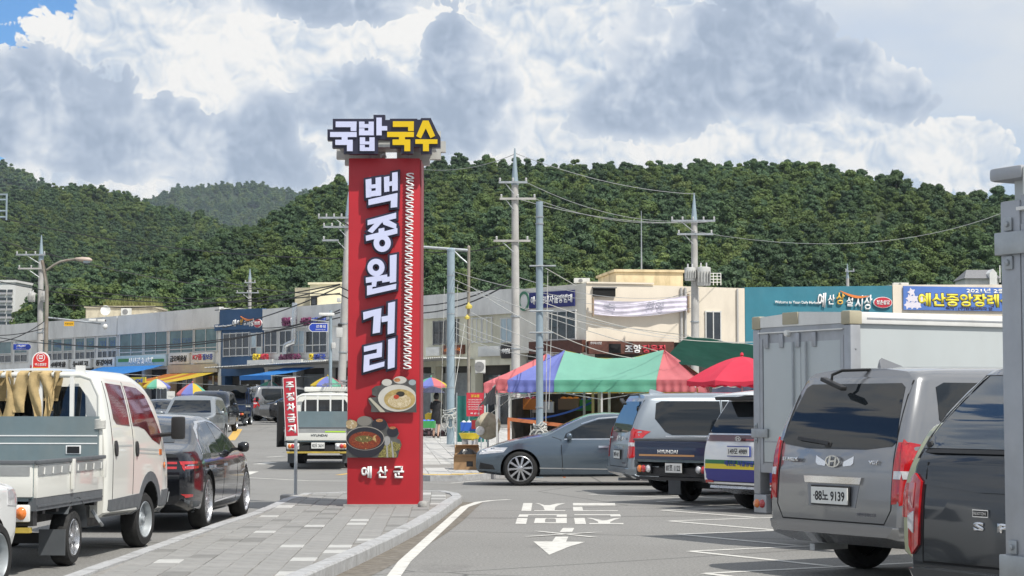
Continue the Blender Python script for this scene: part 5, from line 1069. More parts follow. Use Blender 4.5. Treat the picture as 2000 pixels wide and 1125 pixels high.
# ---------------------------------------------------------------- tents, parasols, tarps
def fabric(name, col, tr=.35): return mat(name, col, .65, var=.06, scale=2.5, bump=.15, bscale=18, transl=tr)
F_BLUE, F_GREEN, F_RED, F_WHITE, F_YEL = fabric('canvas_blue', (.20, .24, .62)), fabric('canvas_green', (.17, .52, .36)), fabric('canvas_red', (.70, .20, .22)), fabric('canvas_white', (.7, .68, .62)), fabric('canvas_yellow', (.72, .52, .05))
F_GREEN_LIT = fabric('canvas_green_sunlit', (.24, .55, .43)); F_PINK, F_NAVY, F_TEAL, F_ORNG, F_DKGR = fabric('parasol_red', (.78, .05, .10)), fabric('canvas_navy', (.05, .06, .28)), fabric('canvas_teal', (.16, .50, .42)), fabric('canvas_orange', (.55, .18, .04)), mat('tarp_dark_green', (.008, .042, .03), .95, var=.15, scale=1.5, bump=.3, bscale=6, spec=.1)  # paler green roof canvas: sunlight on the same green cloth put into its colour
F_SKY = fabric('tarp_blue', (.03, .22, .62), .25); F_BLKN = mat('shade_net', (.05, .045, .04), .8, var=.4, scale=3)
def tent(loc, rz, w, d, he, hp, cols, label, inset=1.0, val=.28, walls=True, floor=0.0):
    """pop-up tent: hipped canopy in coloured panels, scalloped valance, six legs with scissor trusses"""
    t = thing('market_tent', label, 'tent', loc, rz)
    left, front, right, back = cols
    def pan(name, a, b, c, e, m, n=12):
        a, b, c, e = map(Vector, (a, b, c, e))
        def f(u, v):
            q = a * (1 - u) * (1 - v) + b * u * (1 - v) + c * u * v + e * (1 - u) * v
            sag = .10 * math.sin(math.pi * u) * math.sin(math.pi * min(1, v * 1.02)) + .20 * math.sin(math.pi * u) * v * (1 if (c - e).length > .5 else 0)
            return q - Vector((0, 0, sag)) + Vector((0, 0, .012 * math.sin(u * 17 + v * 5)))
        return MB().grid(lambda u, v: tuple(f(u, v)), n, 8).build(name, m, t, smooth=60, fixn=False)
    A, B, C_, D = (0, 0, he), (w, 0, he), (w, d, he), (0, d, he); p1, p2 = (inset, d / 2, hp), (w - inset * .85, d / 2, hp)
    F1, F2 = (inset, 0, he - .03), (w - inset * .85, 0, he - .03)
    if isinstance(front, tuple):
        pan('front_left_panel', A, F1, p1, p1, front[0]); pan('front_panel', F1, F2, p2, p1, front[1]); pan('front_right_panel', F2, B, p2, p2, front[2])
    else: pan('front_panel', A, B, p2, p1, front)
    fr = front if isinstance(front, tuple) else (front,) * 3; fr = [F_GREEN if m is F_GREEN_LIT else m for m in fr];  pan('right_panel', B, C_, p2, p2, right); pan('back_panel', C_, D, p1, p2, back); pan('left_panel', D, A, p1, p1, left)  # front valance goes back to plain green, without the painted sunlight
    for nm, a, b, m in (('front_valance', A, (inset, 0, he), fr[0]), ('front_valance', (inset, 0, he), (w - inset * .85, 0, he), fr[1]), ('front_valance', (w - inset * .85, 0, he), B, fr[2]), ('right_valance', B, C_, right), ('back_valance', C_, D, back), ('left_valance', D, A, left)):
        a, b = Vector(a), Vector(b); nn = Vector(((b - a).y, -(b - a).x, 0)).normalized()
        MB().grid(lambda u, v: tuple(a + (b - a) * u + Vector((0, 0, -.004 - val * v)) + nn * (.012 + .03 * math.sin(u * 31) * v + .02 * math.sin(v * 9) * v)), 30, 5).build(nm, m, t, smooth=70, fixn=False)
    for x in (0.03, w / 2, w - .03):
        for y in (.03, d - .03):
            leg = bx('leg', (x - .02, y - .02, floor), (x + .02, y + .02, he - .005), M_FRAME, t); bx('foot_plate', (x - .06, y - .06, floor - .002), (x + .06, y + .06, floor + .012), M_STEEL, leg)
    for a, b in (((.03, .06), (w / 2, .06)), ((w / 2, .06), (w - .03, .06))):
        for s in (0, 1): MB().tube([(a[0], a[1], he - .1 - .35 * s), (b[0], b[1], he - .1 - .35 * (1 - s))], .012, 4).build('truss', M_FRAME, t)
    MB().tube([(inset, d / 2, he - .3), (inset, d / 2, hp - .02)], .02).build('peak_pole', M_FRAME, t); MB().tube([(w - inset, d / 2, he - .3), (w - inset, d / 2, hp - .02)], .02).build('peak_pole', M_FRAME, t)
    if walls:
        MB().grid(lambda u, v: (w * u, d - .06 + .05 * math.sin(u * 23), floor + (he - .3 - floor) * v), 24, 3).build('back_curtain', F_BLKN, t, smooth=60); MB().grid(lambda u, v: (.05 + .04 * math.sin(u * 17), .2 + (d - .4) * u, floor + .3 + (he - .7 - floor) * v), 12, 3).build('side_curtain', F_BLKN, t, smooth=60)
    return t
TY0 = 45.2; q = P(992, 742, TY0)
tent((q.x, TY0, 0), R(-11), 4.35, 3.0, q.z, P(0, 684, 46.3).z, (F_BLUE, (F_BLUE, F_GREEN_LIT, F_RED), F_RED, F_YEL), 'large pop-up tent with blue, green and red panels behind the grey sedan', inset=1.08, floor=.12)
q = P(968, 742, 49.5); tent((q.x, 49.5, 0), R(-11), 2.9, 2.6, q.z + .02, P(0, 690, 50.5).z, (F_RED, (F_RED, F_BLUE, F_WHITE), F_GREEN, F_WHITE), 'red and blue pop-up tent partly hidden behind the large striped tent', inset=1.1, walls=False, floor=.12)
q = P(945, 748, 56); tent((q.x, 56, 0), R(-8), 2.6, 2.6, q.z, P(0, 712, 57).z, (F_RED, F_RED, F_BLUE, F_TEAL), 'small red pop-up tent farthest back beside the fan', inset=1.1, walls=False, floor=.2)
def parasol(px, pyt, pye, halfpx, Y, cols, label, n=8, group=None, floor=None, tilt=0.0, ground=True):
    c = P(px, pyt, Y); ze = P(px, pye, Y).z; r = halfpx / FPX * Y; g = gz(Y) + (floor or 0); t = thing('parasol', label, 'parasol', (c.x, Y, g), R(11)); H, E_ = c.z - g, ze - g
    for k in range(n):
        a0, a1 = 2 * math.pi * k / n, 2 * math.pi * (k + 1) / n
        def f(u, v, dz=0):
            a = a0 + (a1 - a0) * u; rr = r * v * (1 - .10 * math.sin(math.pi * u) * v); return (rr * math.cos(a), rr * math.sin(a), H - (H - E_) * (v ** 1.5) - .035 * math.sin(math.pi * u) * v + dz + tilt * rr * math.cos(a))
        p = MB().grid(lambda u, v: f(u, v), 6, 7).build('canopy_panel', cols[k % len(cols)], t, smooth=60, fixn=False)
        MB().grid(lambda u, v: tuple(Vector(f(u, 1)) + Vector((0, 0, -.11 * v * (1 - .35 * abs(math.sin(u * 3 * math.pi)))))), 9, 1).build('valance', cols[k % len(cols)], p, fixn=False)
        MB().tube([(0, 0, H - .06), (r * .55 * math.cos(a0), r * .55 * math.sin(a0), H - (H - E_) * .41 - .04), (r * .97 * math.cos(a0), r * .97 * math.sin(a0), E_ + .01)], .008, 4).build('rib', M_STEEL, t)
    MB().tube([(0, 0, 0), (0, 0, H + .04)], .022, 8).build('pole', M_STEEL, t, smooth=60); MB().lathe([(.02, .0), (.045, .03), (.03, .07), (0, .09)], 8, lambda q_, a, h: (q_ * math.cos(a), q_ * math.sin(a), H + h)).build('finial', cols[0], t, smooth=50)
    MB().lathe([(.22, 0), (.22, .06), (.05, .09), (.04, .25)], 14, lambda q_, a, h: (q_ * math.cos(a), q_ * math.sin(a), h)).build('base', M_CONC, t, smooth=40)
    return t
parasol(1449, 696, 744, 112, 42.0, [F_PINK], 'big plain red parasol beside the box truck', floor=.0)
RAIN = [F_RED, F_BLUE, F_YEL, F_GREEN]
parasol(376, 748, 769, 31, 92, RAIN, 'rainbow parasol standing above the silver car roof', n=8); parasol(306, 740, 755, 27, 98, [F_YEL, F_GREEN, F_WHITE, F_BLUE], 'yellow, green and white parasol beside the yellow melon sign'); parasol(527, 744, 764, 34, 115, [F_TEAL, F_GREEN, F_WHITE, F_TEAL, F_RED], 'teal and white parasol above the far silver van', n=10)
parasol(640, 735, 752, 34, 96, [F_YEL, F_BLUE, F_GREEN, F_RED], 'yellow and blue parasol behind the no-parking sign'); parasol(842, 737, 753, 34, 86, [F_GREEN, F_BLUE, F_RED, F_YEL], 'green, blue and yellow parasol right of the tower')
def tarp(name, label, corners, m, nu=20, nv=10, sag=.2, cat='tarp', edge=None, th=.01):
    a, b, c, e = map(Vector, corners); o = a.copy()
    def f(u, v):
        q = a * (1 - u) * (1 - v) + b * u * (1 - v) + c * u * v + e * (1 - u) * v; return tuple(q - o - Vector((0, 0, sag * math.sin(math.pi * u) * math.sin(math.pi * v) + .02 * math.sin(u * 19 + v * 7))))
    t = thing(name, label, cat, o); MB().grid(f, nu, nv).build('sheet', m, t, smooth=70, fixn=False)
    for k, (p, q) in enumerate(((0, 0), (1, 0), (1, 1), (0, 1))):
        MB().tube([f(p, q), tuple(Vector(f(p, q)) + Vector((.02, -.02, -.35)))], .012, 4).build('tie_rope', M_ROPE, t)
    pts = [f(i / 12, 1) for i in range(13)]; MB().tube(pts, .015, 4).build('edge_rope', edge or M_ROPE, t); return t
tarp('shade_tarp', 'dark green tarpaulin slung between tent and box truck above the red parasol', (P(1290, 706, 46), P(1560, 745, 46.0), P(1560, 688, 50), P(1343, 656, 50)), F_DKGR, sag=.12)
t = tarp('counter_tarp', 'dark navy tarpaulin stall roof under the red parasol', (P(1385, 800, 42.6), P(1500, 800, 42.6), P(1500, 752, 44.5), P(1392, 757, 44.5)), mat('tarp_navy', (.012, .015, .04), .5, var=.2), sag=.05)
def awn(name, label, x0, x1, y0, y1, o0, o1, mats, n=None, val=.25):
    """shop awning on the left-hand row: from the wall (upper edge) out to the valance"""
    t = ROWF.thing(name, label, 'awning', x0); u1 = ROWF.l(x1) - t['l0']; zt, zb = ROWF.z(y0, t['l0'] + u1 / 2), ROWF.z(y1, t['l0'] + u1 / 2); n = n or len(mats)
    for k in range(n):
        a, b = u1 * k / n, u1 * (k + 1) / n
        p = MB().grid(lambda u, v: (a + (b - a) * u, -o0 - (o1 - o0) * v, zt + (zb - zt) * v - .06 * math.sin(math.pi * v) * (1 + .3 * math.sin(u * 9))), 6, 6).build('canopy_strip', mats[k % len(mats)], t, smooth=60, fixn=False)
        MB().grid(lambda u, v: (a + (b - a) * u, -o1 - .02 * math.sin(u * 9 + k), zb - val * v), 6, 2).build('valance', mats[k % len(mats)], p, fixn=False)
    for k in (0, 1): MB().tube([(u1 * k, -o1 + .05, zb - .02), (u1 * k, -o1 + .05, -.5)], .03).build('prop', M_STEEL, t); MB().tube([(u1 * k, -.1, zb - .1), (u1 * k, -o1, zb - .02)], .02).build('frame_bar', M_STEEL, t)
    return t
awn('shop_awning', 'bright blue tarpaulin awning below the pale blue sign', 205, 325, 715, 733, .2, 3.2, [F_SKY], 2)
awn('shop_awning', 'orange and yellow striped awning below the cream fascia', 332, 425, 729, 749, .2, 3.6, [F_ORNG, F_ORNG, F_YEL, F_ORNG, F_YEL, F_YEL])
awn('shop_awning', 'blue tarpaulin awning under the corrugated canopy left of the tower', 588, 650, 718, 735, 1.2, 4.2, [F_SKY], 2); awn('shop_awning', 'teal tarpaulin awning right of the tower', 818, 850, 712, 727, 1.0, 3.0, [F_TEAL], 1)
t = ROWF.thing('melon_sign', 'yellow stall sign with purple letters near the blue awning', 'sign', 334); u0, u1, a, c = ROWF.rect(t, 334, 379, 738, 757); bx('board', (u0, -3.45, a), (u1, -3.4, c), mat('melon_yellow', (.72, .62, .06), .5), t); txt('lettering', '참외', M_SIGNB, t, (u0 + u1) / 2, (a + c) / 2, (u1 - u0) * .75, (c - a) * .7, base=3.452, depth=.01, bold=.05)
for k in (.1, .9): MB().tube([(u0 + (u1 - u0) * k, -3.42, -.5), (u0 + (u1 - u0) * k, -3.42, a)], .03).build('post', M_STEEL, t)
t = thing('paper_notice', 'white paper notice standing beside the rainbow parasol', 'notice', (P(326, 785, 90).x, 90, gz(90))); z0, z1 = P(0, 785, 90).z - gz(90), P(0, 764, 90).z - gz(90); bx('sheet', (0, 0, z0), (.36, .02, z1), M_SIGNW, t); MB().tube([(.18, .04, 0), (.18, .04, z1)], .02).build('stake', M_STEEL, t); txt('lettering', '주차금지', mat('notice_ink', (.3, .3, .32)), t, .18, (z0 + z1) / 2, .25, .08, base=.002, depth=.002)
# orange rail and straps in front of the tent
t = thing('stall_barrier', 'faded orange plank barrier with post in front of the striped tent', 'barrier', (P(992, 855, 44.6).x, 44.6, .0)); xx = lambda px: P(px, 0, 44.6).x - P(992, 0, 44.6).x; zz = lambda py: P(0, py, 44.6).z
M_OPL = mat('orange_plank', (.5, .16, .06), .7, var=.2, dirt_amt=.3)
MB().add([(xx(992), 0, zz(822)), (xx(1105), 0, zz(835)), (xx(1105), 0, zz(828)), (xx(992), 0, zz(815)), (xx(992), .03, zz(822)), (xx(1105), .03, zz(835)), (xx(1105), .03, zz(828)), (xx(992), .03, zz(815))], [(0, 1, 2, 3), (7, 6, 5, 4), (0, 4, 5, 1), (3, 2, 6, 7), (0, 3, 7, 4), (1, 5, 6, 2)]).build('plank', M_OPL, t); bx('post', (xx(991), -.045, .0), (xx(996), -.003, zz(816)), M_OPL, t); bx('post', (xx(1098), -.045, .0), (xx(1103), -.003, zz(829)), M_OPL, t)
cable(P(1010, 818, 46), P(1155, 786, 47), .12, .03, mat('strap_blue', (.03, .12, .5), .5), 'bright blue strap hanging inside the striped tent', 'strap', 'blue_strap', 'blue straps'); 
for px, c in ((1158, (.55, .43, .2)), (1170, (.5, .47, .38)), (1175, (.42, .36, .2)), (1190, (.66, .65, .6)), (1141, (.4, .4, .38))):
    t = thing('timber_prop', 'timber prop standing inside the striped tent', 'prop', (P(px, 800, 46.8).x, 46.8, .12), 0, 'timber props in the tent'); bx('prop', (-.03, -.03, 0), (.03, .03, 1.95), mat('timber_%d' % px, c, .8, var=.15), t)
# ---------------------------------------------------------------- stall clutter
M_CARD = mat('cardboard', (.34, .21, .11), .85, var=.12, scale=5, dirt_amt=.3)
def carton(px0, px1, py0, py1, Y, label, fl=.12, d=.4, rz=0):
    a, b = P(px0, py1, Y), P(px1, py0, Y); t = thing('cardboard_box', label, 'box', (a.x, Y, gz(Y) + fl), rz, None); w, h = b.x - a.x, b.z - (gz(Y) + fl) if fl < .2 else b.z - a.z; h = max(h, .15)
    mb = MB(); g = .012; mb.box((0, 0, 0), (w, d, g)); mb.box((0, 0, g), (w, g, h)); mb.box((0, d - g, g), (w, d, h)); mb.box((0, g, g), (g, d - g, h)); mb.box((w - g, g, g), (w, d - g, h)); mb.build('carton', M_CARD, t)
    for s in (0, 1): MB().add([(g, d * s, h), (w - g, d * s, h), (w - g, d * s + (.1 if s else -.1), h + .06), (g, d * s + (.1 if s else -.1), h + .06)], [(0, 1, 2, 3)]).build('flap', M_CARD, t)
    bx('print_mark', (w * .55, -.004, h * .25), (w * .82, -.001, h * .65), M_INK, t); return t
carton(886, 932, 892, 910, 46.6, 'open cardboard box on the pavement in front of the grey sedan', d=.45); 
t = carton(889, 936, 874, 891, 47.2, 'upper cardboard box stacked behind on the pavement', fl=.12, d=.4, rz=R(4))
t = thing('black_bag', 'crumpled black plastic bag lying in the open cardboard box', 'plastic bag', P(903, 896, 46.75)); MB().lathe([(0, 0), (.16, .02), (.2, .1), (.12, .19), (0, .22)], 14, lambda r, a, h: (.13 + r * math.cos(a) * (1.2 + .25 * math.sin(4 * a + h * 20)), r * .7 * math.sin(a), h + .03 * math.sin(5 * a))).build('bag', mat('bin_bag', (.012, .012, .013), .25, bump=.8, bscale=14), t, smooth=40)
t = thing('yellow_basin', 'yellow plastic basin with silver pot on the stall floor', 'basin', (P(918, 858, 54).x, 54, G(918, 862, .12).z)); 
zb = P(0, 858, 54).z - t.location.z; bx('crate', (-.22, -.15, 0), (.22, .2, max(.1, zb)), mat('crate_grey', (.3, .3, .3), .6, var=.2), t); MB().lathe([(.2, zb + .01), (.26, zb + .17), (.27, zb + .17), (.21, zb + .03), (0, zb + .02)], 18, lambda r, a, h: (r * 1.15 * math.cos(a), r * math.sin(a), h)).build('basin', mat('basin_yellow', (.75, .58, .03), .4), t, smooth=40); MB().lathe([(.1, zb - .15), (.12, zb - .02), (.02, zb)], 14, lambda r, a, h: (.05 + r * math.cos(a), -.2 + r * math.sin(a), h)).build('pot', M_CHR, t, smooth=50)
t = thing('blue_tub', 'blue plastic tub beside the yellow basin', 'tub', (P(936, 852, 54.5).x, 54.5, P(936, 856, 54.5).z)); MB().lathe([(0, 0), (.13, 0), (.17, .16), (.18, .16), (.14, .02)], 16).build('tub', mat('tub_blue', (.05, .22, .6), .4), t, smooth=40)
def fan():
    Y = 51.; p = P(953, 832, Y); g = gz(Y) + .12; t = thing('stand_fan', 'large stand fan wrapped in a beige cover beside the tents', 'fan', (p.x, Y, g)); H = p.z - g
    MB().lathe([(0, -.05), (.2, -.1), (.31, -.04), (.33, .03), (.28, .12), (.12, .2), (0, .22)], 20, lambda r, a, h: (r * math.cos(a) * (1 + .04 * math.sin(5 * a)), h * (1 + .2 * math.sin(3 * a)), H + r * math.sin(a) * 1.08)).build('cover', mat('fan_cover', (.42, .38, .28), .8, var=.2, scale=5, bump=.5, bscale=9), t, smooth=50)
    MB().lathe([(0, 0), (.12, .0), (.1, .1), (0, .14)], 14, lambda r, a, h: (-.2 + r * math.cos(a), -.15 - h, H - .12 + r * math.sin(a))).build('motor', M_WHITE, t, smooth=50)
    MB().tube([(0, .12, .05), (0, .12, H - .2)], .025, 8).build('post', M_STEEL, t, smooth=60)
    for a in (0, 2.1, 4.2): MB().tube([(0, .12, .25), (.3 * math.cos(a), .12 + .3 * math.sin(a), .01)], .016, 6).build('leg', M_STEEL, t)
fan()
t = thing('small_heater', 'small white appliance with round front next to the fan', 'appliance', (P(974, 855, 50).x, 50, gz(50) + .12)); bx('casing', (-.15, 0, .15), (.15, .25, .55), M_WHITE, t, bev=.03); MB().lathe([(.1, 0), (.1, .01), (0, .015)], 18, lambda r, a, h: (r * math.cos(a), -.001 - h, .36 + r * math.sin(a))).build('dial', M_BLK, t)
for x in (-.12, .12): bx('leg', (x - .015, .03, 0), (x + .015, .22, .148), M_BLK, t)
for px, py, s, lb in ((836, 852, .28, 'heap of dark vegetables in a bag on the pavement beside the woman'), (865, 852, .2, 'smaller dark bag on the pavement behind the steel pole')):
    q = G(px, py, .12); t = thing('produce_bag', lb, 'bag', q); rnd = random.Random(px); mb = MB()
    for k in range(160):
        d = Vector((rnd.gauss(0, 1), rnd.gauss(0, 1), abs(rnd.gauss(0, 1)))).normalized() * s; p = Vector((d.x * 1.3, d.y, d.z * .8)) * rnd.uniform(.6, 1); e = Vector((rnd.gauss(0, .05), rnd.gauss(0, .05), rnd.gauss(0, .05))); f_ = Vector((rnd.gauss(0, .05), rnd.gauss(0, .05), rnd.gauss(0, .05))); mb.add([p, p + e, p + e + f_, p + f_], [(0, 1, 2, 3)])
    mb.build('leaves', mat('dark_produce', (.05, .025, .03), .7, var=.5, scale=6), t, fixn=False); MB().lathe([(0, .0), (s * .9, .01), (s, s * .3), (s * .5, s * .6), (0, s * .65)], 12, lambda r, a, h: (r * 1.15 * math.cos(a), r * .8 * math.sin(a), h)).build('sack', M_BLK, t, smooth=50)
q = G(833, 846, .12); t = thing('shopping_cart', 'small folding shopping cart loaded with lilac cloth beside the woman', 'cart', q)
MB().tube([(-.15, 0, .1), (-.2, 0, .55), (-.28, 0, .95)], .014, 5).build('handle', M_STEEL, t); bx('basket', (-.2, -.15, .15), (.15, .15, .55), mat('cart_cloth', (.4, .33, .4), .8, var=.3, scale=6), t, bev=.05)
for x in (-.15, .12): MB().lathe([(.07, -.015), (.075, 0), (.07, .015), (.02, .015), (.02, -.015)], 12, lambda r, a, h: (x + r * math.cos(a), -.16 + h, .078 + r * math.sin(a)), True).build('wheel', M_RUB, t)
# ---------------------------------------------------------------- woman under an umbrella
def skin_obj(name, joints, edges, m, parent, sub=2):
    me = bpy.data.meshes.new(name); me.from_pydata([j[:3] for j in joints], edges, []); me.materials.append(m); o = link(bpy.data.objects.new(name, me), parent)
    md = o.modifiers.new('skin', 'SKIN'); lay = me.skin_vertices[0].data
    for i, j in enumerate(joints): lay[i].radius = (j[3], j[4] if len(j) > 4 else j[3])
    lay[0].use_root = True; s = o.modifiers.new('sub', 'SUBSURF'); s.levels = s.render_levels = sub; md.use_smooth_shade = True; return o
def woman():
    q = G(852, 855, .12); t = thing('person', 'woman in a black dress walking with one arm forward under a dark umbrella', 'person', q, R(80)); sk = mat('skin', (.46, .29, .21), .5)
    J = [(0, 0, .84, .12, .15), (0, 0, 1.0, .10, .125), (.01, 0, 1.2, .11, .15), (.02, 0, 1.34, .07, .1), (.03, 0, 1.42, .045), (.045, 0, 1.47, .05), (.05, 0, 1.55, .082, .075), (.05, 0, 1.62, .05),
         (.0, .09, .78, .085), (.06, .10, .45, .058), (.02, .10, .25, .045), (-.01, .10, .07, .03), (.1, .10, .02, .025), (0, -.09, .78, .085), (-.02, -.10, .45, .058), (-.1, -.10, .25, .045), (-.16, -.10, .07, .03), (-.06, -.10, .02, .025),
         (.02, .17, 1.31, .05), (.06, .21, 1.08, .038), (.24, .2, 1.02, .03), (.32, .19, 1.03, .028), (.02, -.17, 1.31, .05), (.08, -.2, 1.1, .038), (.2, -.14, 1.24, .03), (.22, -.12, 1.3, .028)]
    E_ = [(0, 1), (1, 2), (2, 3), (3, 4), (4, 5), (5, 6), (6, 7), (0, 8), (8, 9), (9, 10), (10, 11), (11, 12), (0, 13), (13, 14), (14, 15), (15, 16), (16, 17), (3, 18), (18, 19), (19, 20), (20, 21), (3, 22), (22, 23), (23, 24), (24, 25)]
    b = skin_obj('body', J, E_, sk, t)
    MB().lathe([(.17, .52), (.185, .62), (.175, .8), (.15, .95), (.135, 1.03), (.155, 1.2), (.16, 1.3), (.1, 1.37), (.055, 1.39)], 20, lambda r, a, h: (.01 + r * .8 * math.cos(a) * (1 + .03 * math.sin(6 * a)), r * 1.12 * math.sin(a), h)).build('dress', mat('black_dress', (.014, .014, .016), .8, var=.3, bump=.4, bscale=12), t, smooth=60)
    for s in (1, -1): MB().tube([(.015, .15 * s, 1.32), (.04, .2 * s, 1.2), (.06, .215 * s, 1.08)], .062, 10, r1=.05).build('sleeve', MATS['black_dress'], t, smooth=60)
    MB().lathe([(0, .125), (.06, .11), (.1, .04), (.105, -.03), (.09, -.1), (.06, -.14)], 16, lambda r, a, h: (.03 + r * math.cos(a) - (.02 if math.cos(a) > 0 else 0) * (h < .04) * 3, r * math.sin(a), 1.575 + h)).build('hair', mat('black_hair', (.012, .01, .009), .4), t, smooth=60)
    for s in (1, -1): bx('shoe', (-.05 if s > 0 else -.2, .1 * s - .035, 0), (.15 if s > 0 else 0, .1 * s + .035, .05), M_BLK, t, bev=.02)
    u = thing('umbrella', 'dark navy umbrella held above the woman in black', 'umbrella', (q.x - .02, q.y, q.z), R(20)); m = mat('umbrella_cloth', (.04, .045, .085), .6, var=.15)
    for k in range(8):
        a0, a1 = k * math.pi / 4, (k + 1) * math.pi / 4
        MB().grid(lambda p, v: (.5 * v * (1 - .08 * math.sin(math.pi * p) * v) * math.cos(a0 + (a1 - a0) * p) - .12, .5 * v * (1 - .08 * math.sin(math.pi * p) * v) * math.sin(a0 + (a1 - a0) * p), 1.92 - .24 * v ** 1.7), 5, 6).build('canopy_panel', m, u, smooth=60, fixn=False)
        MB().tube([(-.12, 0, 1.9), (.49 * math.cos(a0) - .12, .49 * math.sin(a0), 1.685)], .006, 4).build('rib', M_STEEL, u)
    MB().tube([(-.12, 0, 1.97), (-.12, 0, 1.25), (-.11, 0, 1.15)], .01, 6).build('shaft', M_STEEL, u)
woman()

# goods and screens round the stalls
t = thing('net_curtain', 'teal net screen hanging behind the red notice board', 'screen', (P(892, 850, 64).x, 64, gz(64) + .12)); MB().grid(lambda u, v: (1.0 * u, .08 * math.sin(u * 15), .15 + 1.5 * v), 16, 3).build('net', mat('net_teal', (.03, .16, .14), .8, var=.2, transl=.3), t, smooth=60)
for x in (0, 1.0): MB().tube([(x, 0, 0), (x, 0, 1.75)], .02).build('post', M_STEEL, t)
tarp('side_tarp', 'black tarpaulin flap tied out beside the small red tent', (P(935, 792, 50.5), P(967, 790, 49), P(968, 752, 49.5), P(962, 758, 50.5)), F_BLKN, sag=.04)
CR = [('green', (.05, .3, .08)), ('blue', (.03, .12, .5)), ('red', (.5, .04, .05)), ('yellow', (.7, .5, .04)), ('white', (.65, .65, .62)), ('orange', (.7, .22, .03)), ('brown', (.2, .12, .06))]
def crate(i, px, py, Y, where, w=.5):
    nm, c = CR[i]; p = P(px, py, Y); t = thing('produce_crate', '%s plastic produce crate %s' % (nm, where), 'crate', (p.x, Y, max(p.z, gz(Y) + .125)), R(random.uniform(-15, 15))); m = mat('crate_' + nm, c, .5); h = .26
    for a, b in (((0, 0, 0), (w, .36, .02)), ((0, 0, .021), (w, .02, h)), ((0, .34, .021), (w, .36, h)), ((0, .021, .021), (.02, .339, h)), ((w - .02, .021, .021), (w, .339, h))): bx('crate_side', a, b, m, t)
    g = random.Random(i); k = CR[(i * 3 + 1) % 7][1]
    for j in range(9): MB().lathe([(0, -.07), (.05, -.05), (.075, 0), (.05, .05), (0, .07)], 8, lambda r, a, q: (.1 + .15 * (j % 3) + r * math.cos(a), .08 + .1 * (j // 3) + r * math.sin(a), h - .02 + q)).build('produce', mat('produce_%d' % i, tuple(min(1, x * 1.3 + .03) for x in k), .5), t, smooth=60)
for a in ((0, 822, 836, 72, 'behind the woman right of the tower'), (3, 830, 822, 74, 'farthest back right of the tower'), (1, 900, 842, 58, 'left of the notice board posts'), (2, 921, 838, 57, 'under the notice board'), (5, 1010, 800, 46.6, 'stacked at the left inside the striped tent'), (4, 1040, 806, 46.8, 'inside the striped tent behind the orange plank'), (6, 1090, 800, 47, 'in the middle of the striped tent'), (0, 1120, 802, 47, 'right of the brown crate in the striped tent')): crate(*a)
t = thing('stall_table', 'long trestle table with dark cloth inside the striped tent', 'table', (P(1005, 830, 46.5).x, 46.4, .12), R(-11)); bx('table_top', (0, 0, .58), (3.0, .8, .62), mat('table_wood', (.3, .22, .14), .8, var=.2), t)
for x in (.1, 2.9):
    for y in (.1, .7): bx('leg', (x - .03, y - .03, 0), (x + .03, y + .03, .578), M_STEEL, t)
# ---------------------------------------------------------------- vehicles
PENDING = []                                  # (body object, cutters): wheel arches are cut in one go at the end
def loft(spec, NS=44):
    """closed car body. x forward from the rear axle, y left, z up.
    xr/xf: rear/front end outline as (z,x); top: roof line (x,z); bot: underside (x,z); wp: half width by height; plan: width factor by x; rt: top corner radius by x; cr: roof crown"""
    xr, xf = pchip(spec['xr']), pchip(spec['xf']); top, bot = (lin if spec.get('lin') else pchip)(spec['top']), pchip(spec['bot'])
    wp, plan, rt = pchip(spec['wp']), pchip(spec['plan']), pchip(spec['rt']); cr = pchip(spec.get('cr', [(-9, .03), (9, .03)]))
    x0, x1 = spec['x0'], spec['x1']; ss = []
    for i in range(NS + 1):
        t = i / NS; ss.append(t)
    ss = sorted(set(ss + [.004, .010, .018, .03, .97, .982, .99, .996] + [(x - x0) / (x1 - x0) for x, _ in spec['top'] if x0 < x < x1]))
    NZ, NC, NT = 14, 5, 5; rows = []
    for s in ss:
        xn = x0 + (x1 - x0) * s; zt, zb, r = top(xn), bot(xn), rt(xn); pf = plan(xn); pts = []
        r = min(r, (zt - zb) * .4)
        hb = wp(zb) * pf; pts += [(0, zb), (hb * .55, zb), (hb * .92, zb)]
        za, zc = zb + .05, zt - r
        for k in range(NZ + 1):
            z = za + (zc - za) * k / NZ; pts.append((wp(z) * pf, z))
        hw = wp(zc) * pf; slope = (wp(zc + .01) - wp(zc - .01)) / .02
        for k in range(1, NC + 1):
            a = math.pi / 2 * k / NC; pts.append((hw - r * (1 - math.cos(a)) * 1.15 + slope * r * math.sin(a) * .6, zc + r * math.sin(a)))
        yt = pts[-1][0]
        for k in range(1, NT + 1):
            y = yt * (1 - k / NT); pts.append((y, zt + cr(xn) * (1 - (y / yt) ** 2)))
        rows.append([(lambda q: (xr(q[1]) + (xf(q[1]) - xr(q[1])) * s, q[0], q[1]))(p) for p in pts])
    n = len(rows[0]); vs = []; fs = []
    for row in rows: vs += row + [(x, -y, z) for x, y, z in row]
    m = 2 * n
    for i in range(len(rows) - 1):
        for j in range(n - 1):
            a, b, c, d = i * m + j, i * m + j + 1, (i + 1) * m + j + 1, (i + 1) * m + j
            fs.append((a, d, c, b)); fs.append((a + n, b + n, c + n, d + n))
    for base, rev in ((0, 0), ((len(rows) - 1) * m, 1)):
        for j in range(n - 1):
            f = (base + j, base + j + 1, base + n + j + 1, base + n + j); fs.append(f if not rev else f[::-1])
    bm = bmesh.new(); bv = [bm.verts.new(v) for v in vs]
    for f in fs:
        try: bm.faces.new([bv[i] for i in f])
        except ValueError: pass
    bmesh.ops.remove_doubles(bm, verts=bm.verts, dist=.0004); bmesh.ops.recalc_face_normals(bm, faces=bm.faces)
    return bm
